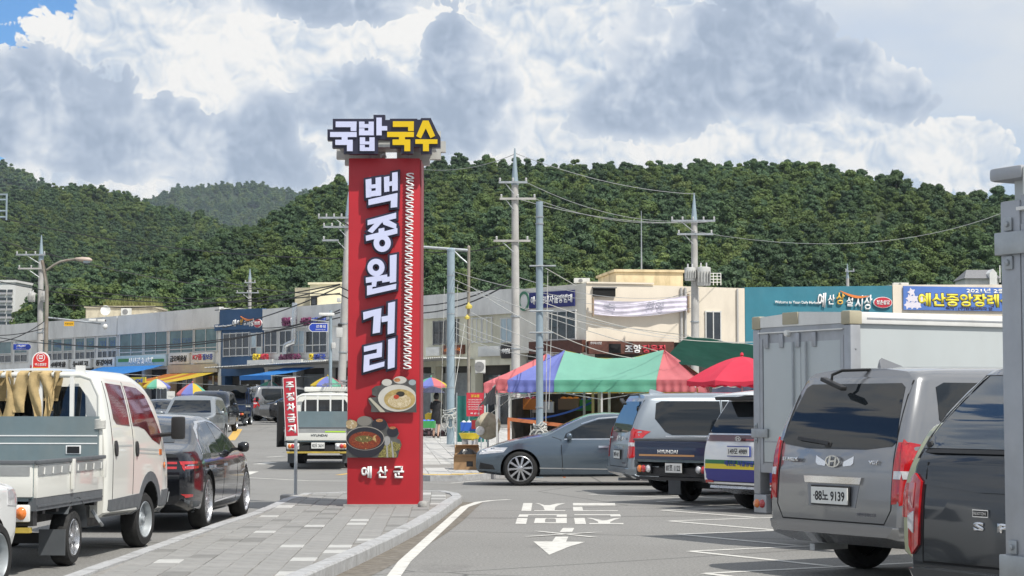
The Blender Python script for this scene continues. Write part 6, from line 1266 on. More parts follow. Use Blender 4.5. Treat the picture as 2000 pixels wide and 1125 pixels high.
class Car:
    def __init__(s, name, label, cat, X, Y, deg, group=None):
        s.t = thing(name, label, cat, (X, Y, gz(Y)), R(deg), group); s.bvh = None
    def body(s, spec, m, name='body', arches=(), bev=None):
        s.x0, s.x1, s.hw = spec['x0'], spec['x1'], max(w for _, w in spec['wp']); bm = loft(spec); me = bpy.data.meshes.new(name); bm.to_mesh(me); s.bvh = BVHTree.FromBMesh(bm); bm.free()
        me.materials.append(m); me.materials.append(M_GAP); sm(me, 32); o = link(bpy.data.objects.new(name, me), s.t)
        cut = []
        for x, z, r, w in arches:
            mb = MB(); mb.cur = 1
            for sd in (1, -1):
                mb.lathe([(0, 0), (r, 0), (r, .5), (0, .5)], 32, lambda q, a, h: (x + q * math.cos(a), sd * (w - .32 + h), z + q * math.sin(a)))
            cm = mb.mesh('cutter', [M_GAP, M_GAP]); bm2 = bmesh.new(); bm2.from_mesh(cm); bmesh.ops.remove_doubles(bm2, verts=bm2.verts, dist=1e-4); bmesh.ops.recalc_face_normals(bm2, faces=bm2.faces); bm2.to_mesh(cm); bm2.free(); cut.append(cm)
        if cut: PENDING.append((o, cut))
        s.b = o; return o
    def hit(s, view, a, b):
        if view[0] == 's': sd = 1 if view[1] == 'l' else -1; o, d = Vector((a, sd * 4, b)), Vector((0, -sd, 0))
        elif view == 'r': o, d = Vector((-9, a, b)), Vector((1, 0, 0))
        elif view == 'f': o, d = Vector((9, a, b)), Vector((-1, 0, 0))
        else: o, d = Vector((a, b, 9)), Vector((0, 0, -1))
        p, n, *_ = s.bvh.ray_cast(o, d)
        if p is None:
            o2 = Vector((a, (.93 if view[1:] == 'l' else -.93) * s.hw, b)) if view[0] == 's' else (Vector((s.x0, a, b)) if view == 'r' else Vector((s.x1, a, b)))
            p, n, *_ = s.bvh.find_nearest(o2)
        if n.dot(d) > 0: n = -n
        return p, n
    def patch(s, name, view, outline, m, off=.004, step=.09, parent=None, dip=.012):
        """a panel lying on the body: outline in side (x,z), rear/front (y,z) or top (x,y) view"""
        pts = []
        n0 = len(outline)
        for i in range(n0):
            a, c = Vector(outline[i]), Vector(outline[(i + 1) % n0]); k = max(1, int((c - a).length / step))
            for j in range(k): pts.append(a + (c - a) * j / k)
        n = len(pts); x0, x1 = min(p.x for p in pts), max(p.x for p in pts); y0, y1 = min(p.y for p in pts), max(p.y for p in pts); extra = []
        for i in range(1, int((x1 - x0) / step) + 1):
            for j in range(1, int((y1 - y0) / step) + 1): extra.append(Vector((x0 + i * step, y0 + j * step)))
        vs, es, fs, *_ = delaunay_2d_cdt(pts + extra, [(i, (i + 1) % n) for i in range(n)], [], 1, 1e-5)
        V = []; N = []
        for v in vs: p, nn = s.hit(view, v.x, v.y); V.append(p + nn * off); N.append(nn)
        # rim going into the body
        ec = {}
        for f in fs:
            for i in range(len(f)): e = (f[i], f[(i + 1) % len(f)]); ec[e] = 1
        bd = [e for e in ec if (e[1], e[0]) not in ec]; k = len(V); idx = {}
        for a, b in bd:
            for q in (a, b):
                if q not in idx: idx[q] = len(V); V.append(V[q] - N[q] * dip)
        F = [tuple(f) for f in fs] + [(b, a, idx[a], idx[b]) for a, b in bd]
        return MB().add(V, F).build(name, m, parent or s.t, smooth=30)
    def both(s, name, outline, m, **k): return s.patch(name, 'sl', outline, m, **k), s.patch(name, 'sr', outline, m, **k)
    def line(s, name, view, pts, w=.012, m=M_GAP, off=.0025):
        out = []; P2 = [Vector(p) for p in pts]; L = []; Q = []
        for i, p in enumerate(P2):
            t = (P2[min(i + 1, len(P2) - 1)] - P2[max(i - 1, 0)]).normalized(); nn = Vector((-t.y, t.x)) * w / 2; L.append(p + nn); Q.append(p - nn)
        return s.patch(name, view, [tuple(p) for p in L + Q[::-1]], m, off=off, step=.12, dip=.004)
    def plate(s, x, y, z, body, w=.52, h=.11, ang=0, ink=M_INK, rim=M_BLK):
        fn = lambda u, v, q: (x - q * math.cos(ang) + (v) * math.sin(ang), y - u, z + v * math.cos(ang))
        p = MB().prism([(-w / 2, -h / 2), (w / 2, -h / 2), (w / 2, h / 2), (-w / 2, h / 2)], fn, 0, .012).build('number_plate', M_PLATE, s.t)
        MB().prism([(-w / 2 - .015, -h / 2 - .015), (w / 2 + .015, -h / 2 - .015), (w / 2 + .015, h / 2 + .015), (-w / 2 - .015, h / 2 + .015)], fn, -.02, -.001).build('plate_frame', rim, p)
        txt('plate_number', body, ink, p, 0, 0, w * .86, h * .62, fn=fn, base=.0125, depth=.002, bold=.02); return p
    def wheel(s, x, y, r, w, style='ten', side=1, steer=0.0, rr=.66):
        o = WHEELS.get((style, r)) or make_wheel(style, r, w, rr); WHEELS[(style, r)] = o
        q = copy_tree(o, s.t); q.location = (x, y, r); q.rotation_euler = (0, random.uniform(0, 2) if style != 'x' else 0, (0 if side > 0 else math.pi) + steer); return q
    def wheels(s, wb, track, r, w=.22, style='ten', rr=.66, steer=0.0, front=True):
        for x in ([0, wb] if front else [0]):
            for sd in (1, -1): s.wheel(x, sd * (track / 2), r, w, style, sd, steer if x else 0, rr)
    def mirror(s, x, z, m, y, dy=.16, h=.15, d=.12, stalk=.06):
        for sd in (1, -1):
            o = MB().lathe([(0, -.5), (.35, -.45), (.5, -.1), (.48, .3), (.3, .48), (0, .5)], 14, lambda q, a, k: (x + q * d * math.cos(a), sd * (y + stalk + dy * (k + .5)), z + q * h * math.sin(a))).build('mirror', m, s.t, smooth=50)
            bx('mirror_stalk', (x - .02, min(sd * (y - .04), sd * (y + stalk + .04)), z - .05), (x + .03, max(sd * (y - .04), sd * (y + stalk + .04)), z - .01), M_BLK, o)
    def handles(s, xs, z, m, L=.2):
        for x in xs:
            for v in ('sl', 'sr'): s.patch('door_handle', v, [(x, z - .018), (x + L, z - .018), (x + L, z + .018), (x, z + .018)], m, off=.028, step=.06, dip=.03)
    def ring(s, x, z, r0, r1, m, name='arch_trim', a0=-.1, a1=math.pi + .1, off=.006):
        o = [(x + r1 * math.cos(a0 + (a1 - a0) * i / 16), z + r1 * math.sin(a0 + (a1 - a0) * i / 16)) for i in range(17)] + [(x + r0 * math.cos(a1 - (a1 - a0) * i / 16), z + r0 * math.sin(a1 - (a1 - a0) * i / 16)) for i in range(17)]
        return s.both(name, o, m, off=off, step=.06)
WHEELS = {}
PROTO = bpy.data.collections.new('wheel_patterns')
def make_wheel(style, r, w, rr):
    """wheel > tyre, rim; axle along y, outer face towards +y"""
    root = bpy.data.objects.new('wheel', None); rim_r = r * rr; f = lambda q, a, h: (q * math.cos(a), h, q * math.sin(a))
    me = MB().lathe([(rim_r * .97, -w / 2 + .01), (r * .9, -w / 2), (r * .985, -w / 2 + .03), (r, -w / 4), (r, w / 4), (r * .985, w / 2 - .03), (r * .9, w / 2), (rim_r * 1.04, w / 2 + .004), (rim_r * .97, w / 2 - .01)], 36, f, True).mesh('tyre', M_RUB); sm(me, 40)
    ty = bpy.data.objects.new('tyre', me); ty.parent = root
    mb = MB(); mb.lathe([(rim_r, -w * .4), (rim_r, w / 2 - .005), (rim_r * .95, w / 2 + .002), (rim_r * .92, w / 2 - .015), (rim_r * .9, -w * .1)], 32, f)
    mb.cur = 1; mb.lathe([(rim_r * .93, -w * .05), (0, -w * .05)], 24, f); mb.cur = 0
    hub = .2 * rim_r; yo = w / 2 - .02
    if style == 'steel':
        mb.lathe([(rim_r * .9, .02), (rim_r * .75, w * .15), (rim_r * .5, w * .1), (rim_r * .35, w * .3), (0, w * .32)], 24, f); n = 0
    elif style == 'blade': n, wd, tp = 5, .34, .8
    elif style == 'mesh': n, wd, tp = 14, .085, 1.2
    elif style == 'six': n, wd, tp = 6, .26, .9
    else: n, wd, tp = 10, .12, 1.5
    for k in range(n):
        a = 2 * math.pi * k / n; c, s_ = math.cos(a), math.sin(a); w0, w1 = rim_r * wd / 2, rim_r * wd / 2 * tp
        pts = []
        for (q, hw, y) in ((hub * .6, w0, yo), (rim_r * .94, w1, yo - .01)):
            for sg in (-1, 1):
                for yy in (y, y - .035): pts.append((q * c - sg * hw * s_, yy, q * s_ + sg * hw * c))
        mb.add(pts, [(0, 2, 6, 4), (1, 5, 7, 3), (0, 4, 5, 1), (2, 3, 7, 6)])
        if style == 'mesh':
            a2 = a + math.pi / n; pts = []
            for (q, an, hw) in ((rim_r * .55, a, .012), (rim_r * .93, a2, .012)):
                for sg in (-1, 1):
                    for yy in (yo - .008, yo - .03): pts.append((q * math.cos(an) - sg * hw * math.sin(an), yy, q * math.sin(an) + sg * hw * math.cos(an)))
            mb.add(pts, [(0, 2, 6, 4), (0, 4, 5, 1), (2, 3, 7, 6)])
    mb.lathe([(hub, yo - .03), (hub, yo + .004), (hub * .7, yo + .012), (0, yo + .013)], 16, f)
    me = mb.mesh('rim', [M_ALU if style != 'steel' else M_STEEL, M_GAP]); sm(me, 30)
    ri = bpy.data.objects.new('rim', me); ri.parent = root
    for o in (root, ty, ri): PROTO.objects.link(o)
    return root
def emblem(car, x, y, z, w, h, fnv=None):
    """oval badge with a slanted letter H"""
    fn = fnv or (lambda u, v, q: (x - q, y - u, z + v))
    o = MB().lathe([(.82, 0), (1, 0), (1, .012), (.82, .012)], 24, lambda r, a, k: fn(r * w / 2 * math.cos(a), r * h / 2 * math.sin(a), k), True).build('badge', M_CHR, car.t)
    for sg in (-1, 1): MB().prism([(sg * w * .2 - w * .06 - w * .05, -h * .38), (sg * w * .2 + w * .06 - w * .05, -h * .38), (sg * w * .2 + w * .06 + w * .05, h * .38), (sg * w * .2 - w * .06 + w * .05, h * .38)], fn, 0, .012).build('badge_letter', M_CHR, o)
    MB().prism([(-w * .2, -h * .08), (w * .2, -h * .02), (w * .2, h * .1), (-w * .2, h * .04)], fn, .0, .014).build('badge_letter', M_CHR, o); return o
# ---- minivan
def minivan(label, X, Y, deg, number, col, detail=True, group='silver minivans'):
    m = col; c = Car('minivan', label, 'van', X, Y, deg, None)
    sp = dict(x0=-1.07, x1=4.05, xr=[(.2, -.98), (.45, -1.09), (.7, -1.08), (1.1, -1.04), (1.35, -.97), (1.9, -.72)], xf=[(.2, 3.9), (.5, 4.05), (.8, 4.03), (1.0, 3.95), (1.9, 3.95)],
              top=[(-1.07, 1.885), (-.6, 1.905), (.5, 1.915), (1.6, 1.9), (2.15, 1.83), (2.5, 1.66), (3.05, 1.22), (3.35, 1.08), (3.8, .95), (4.05, .82)], bot=[(-1.1, .42), (-.6, .28), (0, .24), (3.2, .22), (4.1, .28)],
              wp=[(.2, .90), (.45, .945), (.7, .96), (1.05, .955), (1.2, .94), (1.5, .885), (1.8, .80), (2, .74)], plan=[(-1.07, .90), (-1.03, .955), (-.9, .985), (-.5, 1), (2.6, 1), (3.4, .97), (3.85, .86), (4.05, .72)], rt=[(-1.07, .10), (0, .13), (2, .15), (3, .10), (4, .08)], cr=[(-1, .035), (2, .04), (3, .02)])
    c.body(sp, m, arches=[(0, .34, .40, .96), (3.2, .34, .40, .96)])
    c.patch('rear_window', 'r', [(.79, 1.26), (.74, 1.215), (.4, 1.18), (-.4, 1.18), (-.74, 1.215), (-.79, 1.26), (-.68, 1.74), (-.62, 1.775), (.62, 1.775), (.68, 1.74)], M_GLASS, off=.006)
    c.both('rear_side_window', [(-.42, 1.20), (-.60, 1.45), (-.56, 1.74), (-.46, 1.78), (.62, 1.78), (.62, 1.14), (-.3, 1.14)], M_GLASS, off=.004)
    c.both('middle_side_window', [(.66, 1.14), (.66, 1.78), (1.52, 1.77), (1.52, 1.13)], M_GLASS, off=.004)
    c.both('front_side_window', [(1.58, 1.12), (1.58, 1.76), (1.95, 1.74), (2.35, 1.55), (2.72, 1.2), (2.72, 1.1)], M_GLASS, off=.004)
    c.patch('windscreen', 'f', [(-.78, 1.22), (.78, 1.22), (.66, 1.72), (-.66, 1.72)], M_GLASS, off=.004)
    for v in ('sl', 'sr'):
        c.line('window_trim', v, [(-.42, 1.115), (2.7, 1.09)], .018, M_CHR); c.line('door_gap', v, [(.64, .36), (.64, 1.8)]); c.line('door_gap', v, [(1.55, .36), (1.55, 1.8)]); c.line('slide_rail', v, [(-.5, 1.0), (.64, 1.0)], .03, M_BLK)
    c.both('tail_lamp', [(-1.06, 1.26), (-.98, 1.28), (-.93, 1.2), (-.875, 1.0), (-.90, .84), (-1.0, .72), (-1.09, .70)], M_REDL, off=.016, step=.05, dip=.03)
    for sd in (1, -1): c.patch('tail_lamp_face', 'r', [(sd * .93, 1.27), (sd * .82, 1.25), (sd * .80, 1.02), (sd * .80, .71), (sd * .90, .72), (sd * .955, .82)][::sd], M_REDL, off=.014, step=.06, dip=.03); c.patch('reversing_lamp', 'r', [(sd * .93, 1.0), (sd * .815, 1.0), (sd * .815, .93), (sd * .93, .93)][::sd], M_CLRL, off=.019, step=.05, dip=.02)
    c.patch('reversing_lamp', 'sr', [(-1.04, .93), (-.89, .93), (-.885, 1.0), (-1.04, 1.0)], M_CLRL, off=.021, step=.05, dip=.02); 
    c.line('tailgate_gap', 'r', [(.74, 1.8), (.785, 1.25), (.785, .66), (.70, .53), (-.70, .53), (-.785, .66), (-.785, 1.25), (-.74, 1.8)], .012)
    c.patch('bumper', 'r', [(.93, .50), (.9, .34), (-.9, .34), (-.93, .50), (-.6, .515), (.6, .515)], m, off=.035, step=.08, dip=.05)
    for v in ('sl', 'sr'): c.patch('bumper_side', v, [(-1.09, .34), (-.45, .34), (-.43, .5), (-1.09, .515)], m, off=.02, step=.08, dip=.03)
    c.patch('plate_handle', 'r', [(.38, .87), (-.38, .87), (-.4, .93), (.4, .93)], M_CHR, off=.02, step=.08, dip=.03)
    c.patch('plate_recess', 'r', [(.36, .86), (.32, .66), (-.32, .66), (-.36, .86)], mat('recess_silver', (.24, .25, .27), .4, .4), off=.003)
    c.plate(-1.108, 0, .76, number, w=.50, h=.15)
    emblem(c, -1.065, 0, 1.07, .2, .11)
    for sg in (1, -1):      # winged badge
        c.patch('badge_wing', 'r', [(sg * .11, 1.06), (sg * .24, 1.11), (sg * .23, 1.035), (sg * .13, 1.025)][::sg], M_CHR, off=.008, step=.06); c.patch('badge_wing', 'r', [(sg * .24, 1.11), (sg * .26, 1.12), (sg * .26, 1.055), (sg * .23, 1.035)][::sg], M_CHR, off=.008, step=.06)
    fnr = lambda u, v, q: (-1.06 - q, -u, v)
    for s_, u, z, w in (('STAREX', -.60, 1.08, .22), ('VGT', .56, 1.07, .12)): txt('model_lettering', s_, M_CHR, c.t, u, z, w, .035, fn=fnr, base=.002, depth=.02, bold=.03)
    txt('sticker', '예산현대자동차', mat('sticker_grey', (.2, .2, .22), .6), c.t, .47, .605, .25, .03, fn=fnr, base=.022, depth=.008)
    c.line('rear_wiper', 'r', [(.55, 1.265), (.1, 1.225)], .03, M_BLK, .03); bx('wiper_boss', (-1.03, .08, 1.19), (-.95, .16, 1.24), M_BLK, c.t, bev=.01)
    MB().tube([(-.72, -.12, 1.905), (-.86, .1, 1.90), (-.93, .16, 1.86), (-.93, .17, 1.80)], .014, 6).build('rear_mirror_arm', M_BLK, c.t, smooth=60); bx('rear_mirror', (-1.0, -.05, 1.755), (-.93, .26, 1.795), M_BLK, c.t, bev=.012, M=Matrix.Translation((-.96, .1, 1.77)) @ Matrix.Rotation(R(18), 4, 'X') @ Matrix.Translation((.96, -.1, -1.77)))
    MB().add([(-.5, -.025, 1.93), (-.5, .025, 1.93), (-.18, 0, 1.935), (-.47, 0, 2.02), (-.5, 0, 2.0)], [(0, 1, 4), (0, 4, 3, 2), (1, 2, 3, 4), (0, 2, 1)]).build('aerial_fin', m, c.t, smooth=60)
    for v in ('sl', 'sr'): c.patch('fuel_flap' if v == 'sr' else 'side_step', v, [(-.25, .78), (-.07, .78), (-.07, .98), (-.25, .98)] if v == 'sr' else [(.7, .3), (2.4, .3), (2.4, .34), (.7, .34)], m, off=.004, step=.08)
    c.handles([.75, 1.66], .93, m); c.mirror(2.55, 1.16, m, .93); c.wheels(3.2, 1.66, .345, .22, 'six'); c.both('head_lamp', [(3.45, .75), (3.85, .74), (3.75, .95), (3.45, 1.0)], M_CLRL, off=.008)
    bx('exhaust', (-1.0, .35, .24), (-.6, .42, .3), M_STEEL, c.t); return c
M_SILV = paint('paint_silver', (.265, .27, .28), .62, .22); M_SILV2 = paint('paint_silver_blue', (.29, .33, .37), .55, .3)
minivan('silver minivan with winged chrome badge, plate 9139, nearest on the right', 3.84, 18.5, 31, '·88노 9139', M_SILV)
minivan('silver-blue minivan parked side-on behind the dark blue pickup truck', 3.02, 36.3, 9, '70루 4417', M_SILV2).t.scale = (1, 1, .95)
minivan('silver minivan far down the street with its tail towards us', -13.74, 109, 33, '31마 2204', M_SILV)
# ---- small cab-over truck
M_CREAM = paint('paint_truck_white', (.72, .72, .67), .0, .35); M_TBLUE = paint('paint_truck_blue', (.012, .03, .085), .1, .35)
M_BEDG = mat('bed_grey_blue', (.16, .215, .235), .55, .1, var=.08, scale=3, dirt=(.3, .28, .24), dirt_amt=.25)
M_SKIRT = mat('skirt_grey', (.10, .11, .12), .5, var=.1)
M_CARIN = mat('red_cab_interior', (.09, .008, .012), .15, 0, spec=.6, coat=.8, var=.5, scale=3)
def truck(label, X, Y, deg, col, double=True, number='82모 3614', gate=None, side_m=None, rack=True, box=None, group=None, win_m=None, rr_=.28, hood=False):
    c = Car('pickup_truck' if not box else 'box_truck', label, 'truck', X, Y, deg); t = c.t
    xb = .95 if double else 1.55                 # rear wall of the cab
    sp = dict(x0=xb, x1=3.84, xr=[(.3, xb), (1.1, xb), (1.95, xb + .10)], xf=[(.3, 3.7), (.55, 3.84), (.9, 3.8), (1.1, 3.72), (2, 3.72)],
              top=[(xb, 1.93), (xb + .3, 1.955), (2.3, 1.95), (2.75, 1.88), (3.05, 1.72), (3.45, 1.22), (3.66, 1.0), (3.84, .82)], bot=[(xb, .42), (2.0, .40), (3.0, .38), (3.84, .34)],
              wp=[(.3, .83), (.6, .865), (1.05, .87), (1.2, .86), (1.6, .80), (1.97, .70)], plan=[(xb, .955), (xb + .05, .985), (xb + .2, 1), (3.1, 1), (3.6, .95), (3.84, .82)], rt=[(xb, .13), (2.8, .15), (3.8, .08)], cr=[(0, .03), (4, .02)])
    c.body(sp, col, 'cab', arches=[(2.64, .32, .42, .87)])
    gl = win_m or M_GLASS
    if double:
        c.both('rear_door_window', [(1.27, 1.44), (1.36, 1.385), (1.86, 1.36), (1.80, 1.80), (1.22, 1.82)], gl, off=.004); c.both('front_door_window', [(2.0, 1.36), (1.92, 1.80), (2.4, 1.78), (2.68, 1.70), (3.18, 1.22), (3.05, 1.14), (2.75, 1.2), (2.45, 1.32), (2.2, 1.355)], gl, off=.004)
        for v in ('sl', 'sr'):
            c.line('door_gap', v, [(1.14, .5), (1.14, 1.84)]); c.line('door_gap', v, [(1.93, .62), (1.95, 1.3), (1.86, 1.84)]); c.line('door_gap', v, [(1.14, .49), (1.7, .49)]); c.patch('door_handle', v, ell(1.24, 1.13, .05, .085, 14), M_BLK, off=.02, step=.05, dip=.03); c.patch('door_handle', v, ell(2.06, 1.11, .05, .085, 14), M_BLK, off=.02, step=.05, dip=.03)
            c.line('side_stripe', v, [(1.33, 1.155), (1.9, 1.15)], .022, mat('stripe_grey', (.4, .41, .4), .5)); c.line('side_stripe', v, [(2.14, 1.11), (3.0, 1.08)], .022, MATS['stripe_grey']); c.line('side_stripe', v, [(2.14, 1.065), (3.0, 1.035)], .018, MATS['stripe_grey'])
            c.patch('lower_skirt', v, [(1.02, .40), (2.15, .40), (2.25, .62), (1.02, .60)], M_SKIRT, off=.006, step=.08); c.patch('stripe_mark', v, [(3.02, 1.09), (3.14, 1.085), (3.14, 1.02), (3.02, 1.025)], M_ORGL, off=.006, step=.06); c.patch('side_repeater', v, ell(3.26, .90, .04, .04, 12), M_ORGL, off=.02, step=.04)
    else:
        c.both('front_door_window', [(1.75, 1.14), (1.75, 1.74), (2.35, 1.76), (2.62, 1.68), (3.2, 1.14), (2.95, 1.04)], gl, off=.004)
    c.ring(2.64, .32, .42, .53, M_SKIRT); c.patch('windscreen', 'f', [(-.72, 1.1), (.72, 1.1), (.66, 1.74), (-.66, 1.74)], gl, off=.004); c.patch('front_bumper', 'f', [(-.82, .36), (.82, .36), (.82, .58), (-.82, .58)], M_SKIRT, off=.03)
    for v in ('sl', 'sr'): c.patch('bumper_corner', v, [(3.08, .36), (3.8, .36), (3.8, .62), (3.16, .62)], M_SKIRT, off=.01, step=.08)
    c.patch('rear_cab_window', 'r', [(.58, 1.36), (.62, 1.42), (.60, 1.70), (.54, 1.78), (-.54, 1.78), (-.60, 1.70), (-.62, 1.42), (-.58, 1.36)], M_GLASS, off=.006)
    for sd in (1, -1):
        mi = bx('door_mirror', (3.10, min(sd * .98, sd * 1.14), 1.2), (3.18, max(sd * .98, sd * 1.14), 1.46), M_BLK, t, bev=.03); MB().tube([(3.12, sd * .76, 1.24), (3.13, sd * 1.0, 1.26)], .025, 6).build('mirror_arm', M_BLK, mi)
    # chassis
    ch = bx('chassis', (-1.15, -.42, .42), (2.9, .42, .62), M_BLK, t); bx('fuel_tank', (.75, -.68, .32), (1.35, -.43, .56), M_BLK, t, bev=.03); bx('axle', (-.05, -.6, .22), (.05, .6, .32), M_BLK, t)
    MB().tube([(.9, -.72, .5), (.9, -.8, .38), (1.0, -.8, .34)], .02, 5).build('step', M_STEEL, t)
    for sd in (1, -1):
        c.wheel(0, sd * .72, rr_, .18, 'blade', sd); c.wheel(2.64, sd * .73, .31, .19, 'steel', sd, R(-6))
        if not box or True:
            MB().grid(lambda u, v: (.36 * math.cos(math.pi * (.05 + .75 * u)) - .02, sd * (.58 + .26 * v), .30 + .38 * math.sin(math.pi * (.05 + .75 * u))), 10, 1).build('mudguard', M_SKIRT, t, smooth=60); bx('mud_flap', (-.40, min(sd * .58, sd * .84), .13), (-.385, max(sd * .58, sd * .84), .38), M_SKIRT, t)
    if box: return c
    xr_, xf_, zf = -1.28, xb - .07, .80
    bd = gate or col
    bx('bed_floor', (xr_, -.80, .69), (xf_, .80, .74), M_BEDG, t)
    for sd in (1, -1):
        y0, y1 = sd * .80, sd * .84
        s_ = MB().box((xr_ + .02, min(y0, y1), .72), (xf_, max(y0, y1), 1.03)).build('side_gate', side_m or col, t, bev=.006); bx('gate_top_band', (xr_ + .02, min(sd * .841, sd * .85), .93), (xf_, max(sd * .841, sd * .85), 1.02), mat('band_grey', (.3, .31, .31), .6, var=.15, dirt_amt=.3), s_)
        rl = bx('gate_rail', (xr_, min(sd * .79, sd * .862), 1.032), (xf_ + .03, max(sd * .79, sd * .862), 1.07), M_SKIRT, s_, bev=.01)
        for k in range(8): x = xr_ + .15 + k * (xf_ - xr_ - .3) / 7; MB().tube([(x, sd * .858, .94), (x, sd * .862, 1.0)], .008, 5).build('rope_hook', M_WHITE, s_)
        bx('latch_post', (xr_ + 1.02, min(sd * .842, sd * .875), .76), (xr_ + 1.10, max(sd * .842, sd * .875), 1.06), col, t, bev=.008); bx('latch', (xf_ - .05, min(sd * .842, sd * .875), .84), (xf_, max(sd * .842, sd * .875), 1.02), col, t, bev=.01)
        b_ = bx('side_sill', (xr_, min(sd * .76, sd * .835), .60), (xf_, max(sd * .76, sd * .835), .718), M_SKIRT, t); bx('sill_rib', (xr_ + .02, min(sd * .8352, sd * .845), .635), (xf_ - .02, max(sd * .8352, sd * .845), .655), M_SKIRT, b_)
        for k in range(5): bx('cross_member_end', (xr_ + .3 + k * .42, min(sd * .7, sd * .8), .56), (xr_ + .38 + k * .42, max(sd * .7, sd * .8), .598), M_BLK, t)
    hd = bx('headboard', (xf_ - .06, -.80, .745), (xf_ - .015, .80, 1.47 if rack else 1.05), M_BEDG, t)
    tg = bx('tailgate', (xr_ - .03, -.80, .73), (xr_ + .012, .80, 1.03), bd, t, bev=.006); bx('gate_rail', (xr_ - .045, -.82, 1.032), (xr_ + .02, .82, 1.07), M_SKIRT, tg, bev=.008)
    bx('tailgate_band', (xr_ - .036, -.78, .93), (xr_ - .031, .78, 1.01), MATS['band_grey'] if bd is not M_TBLUE else M_TBLUE, tg)
    fnr = lambda u, v, q: (xr_ - .032 - q, -u, v)
    txt('maker_lettering', 'HYUNDAI', M_TXTW if bd is M_TBLUE else M_SKIRT, tg, 0.05 if bd is not M_TBLUE else -.1, .86, .42, .06, fn=fnr, base=.002, depth=.004, bold=.03)
    bm_ = bx('rear_crossbar', (xr_ + .02, -.8, .46), (xr_ + .14, .8, .60), M_BLK, t); bx('rear_step', (xr_ - .02, -.78, .40), (xr_ + .06, .78, .448), mat('bumper_hazard', (.45, .33, .06), .6, var=.3) if col is M_CREAM else M_BLK, t)
    for sd in (1, -1):
        lp = bx('tail_lamp', (xr_ - .02, min(sd * .46, sd * .78), .50), (xr_ + .018, max(sd * .46, sd * .78), .66), M_WHITE if bd is not M_TBLUE else M_BLK, t, bev=.02)
        for k, (y, ln) in enumerate(((.70, M_ORGL), (.62, M_REDL), (.52, M_CLRL))): MB().lathe([(0, .03), (.05, .022), (.06, 0)], 16, lambda q, a, h: (xr_ - .021 - h, sd * y + q * math.cos(a) * .85, .58 + q * math.sin(a))).build('lens', ln, lp, smooth=60)
    c.plate(xr_ - .03, -.02, .60, number, w=.335, h=.15)
    if rack:
        g = MB(); top = 1.90
        fr = MB().tube([(xf_, -.80, 1.07), (xf_, -.79, 1.68), (xf_ + .02, -.70, 1.86), (xf_ + .02, -.58, top), (xf_ + .02, .58, top), (xf_ + .02, .70, 1.86), (xf_, .79, 1.68), (xf_, .80, 1.07)], .03, 8).build('guard_frame', col, t, smooth=60)
        for y in (-.5, -.17, .17, .5): bx('guard_bar', (xf_ - .02, y - .02, 1.05), (xf_ + .012, y + .02, top - .02), M_WHITE, t)
    return c
tw = truck('white double-cab pickup truck with grey-blue load bed headboard at the left front', -5.14, 19.6, 85.6, M_CREAM, win_m=M_CARIN, number='85더 2071'); tt = tw.t
fnh = lambda u, v, q: (.82 - q, -u, v)
for z in (1.19, 1.27): bx('headboard_stripe', (.815, -.79, z - .006), (.8195, .79, z + .006), M_TXTW, tt)
bx('headboard_badge', (.812, -.62, 1.08), (.8195, -.46, 1.17), M_TXTW, tt, bev=.003); bx('headboard_badge', (.808, -.605, 1.09), (.8118, -.475, 1.16), M_INK, tt)
bx('rack_tag', (.92, -.62, 1.88), (.94, -.52, 2.0), M_WHITE, tt)
rc = MB().tube([(.86 + .05 * math.cos(i * .7), -.8 + .055 * math.sin(i * .7), 1.34 + i * .0016) for i in range(60)], .011, 5).build('tied_rope', M_ROPE, tt, smooth=60)
# webbing straps over the guard frame
def straps():
    M_WEB = mat('webbing_tan', (.42, .31, .15), .85, var=.25, scale=7, bump=.6, bscale=16)
    for k, (y, w, l) in enumerate(((.16, .09, .50), (.04, .11, .42), (-.13, .09, .52), (-.24, .10, .55), (-.31, .06, .40), (.30, .12, .55))):
        t = thing('webbing_strap', 'tan webbing strap hung over the guard frame of the white double-cab truck', 'strap', tt.location, tt.rotation_euler.z, 'webbing straps on the white truck')
        def f(u, v):
            s = v * (l + .3); yy = y + (u - .5) * w * (1 - .35 * math.sin(v * 5 + k)) + .03 * math.sin(v * 7 + k * 2)
            x, z = (.985, 1.93 - (.3 - s)) if s < .26 else ((.985 - (s - .26) * 3, 1.945) if s < .30 else (.845 + .02 * math.sin(v * 9 + u * 6 + k), 1.93 - (s - .30)))
            return (x, yy, z)
        MB().grid(f, 5, 30).build('strap', M_WEB, t, smooth=70, fixn=False)
straps()
tc = truck('white pickup truck seen from behind with its left door open beside the red tower', -5.0, 51.6, 91, M_CREAM, number='82모 3614'); q = tc.t
bx('roof_rack', (1.6, -.66, 2.0), (2.5, .6, 2.13), M_CREAM, q, bev=.04); 
for k in range(10): bx('ladder_rung', (1.3, -.62 + k * .07, 2.2), (2.6, -.6 + k * .07, 2.225), M_ALU, q)
for y in (-.64, .06): bx('ladder_rail', (1.3, y, 2.16), (2.6, y + .03, 2.199), M_ALU, q)
for y in (-.5, .4): bx('rack_post', (2.0, y, 1.94), (2.05, y + .04, 2.158), M_STEEL, q)
M_ = Matrix.Translation((2.75, .86, 0)) @ Matrix.Rotation(R(-27), 4, 'Z'); MB().prism([(-1.0, .5), (-.05, .5), (0, 1.1), (-.5, 1.72), (-.98, 1.74)], lambda u, v, w: tuple(M_ @ Vector((u, w, v))), 0, .06).build('open_door', M_BLK, q, bev=.01)
MB().prism([(-.9, 1.12), (-.12, 1.12), (-.5, 1.66), (-.9, 1.68)], lambda u, v, w: tuple(M_ @ Vector((u, w, v))), .061, .066).build('open_door_window', M_GLASS, q)
bx('reflective_tape', (-1.3195, -.72, .935), (-1.3165, -.2, .965), mat('tape_lime', (.45, .75, .02), .4), q)
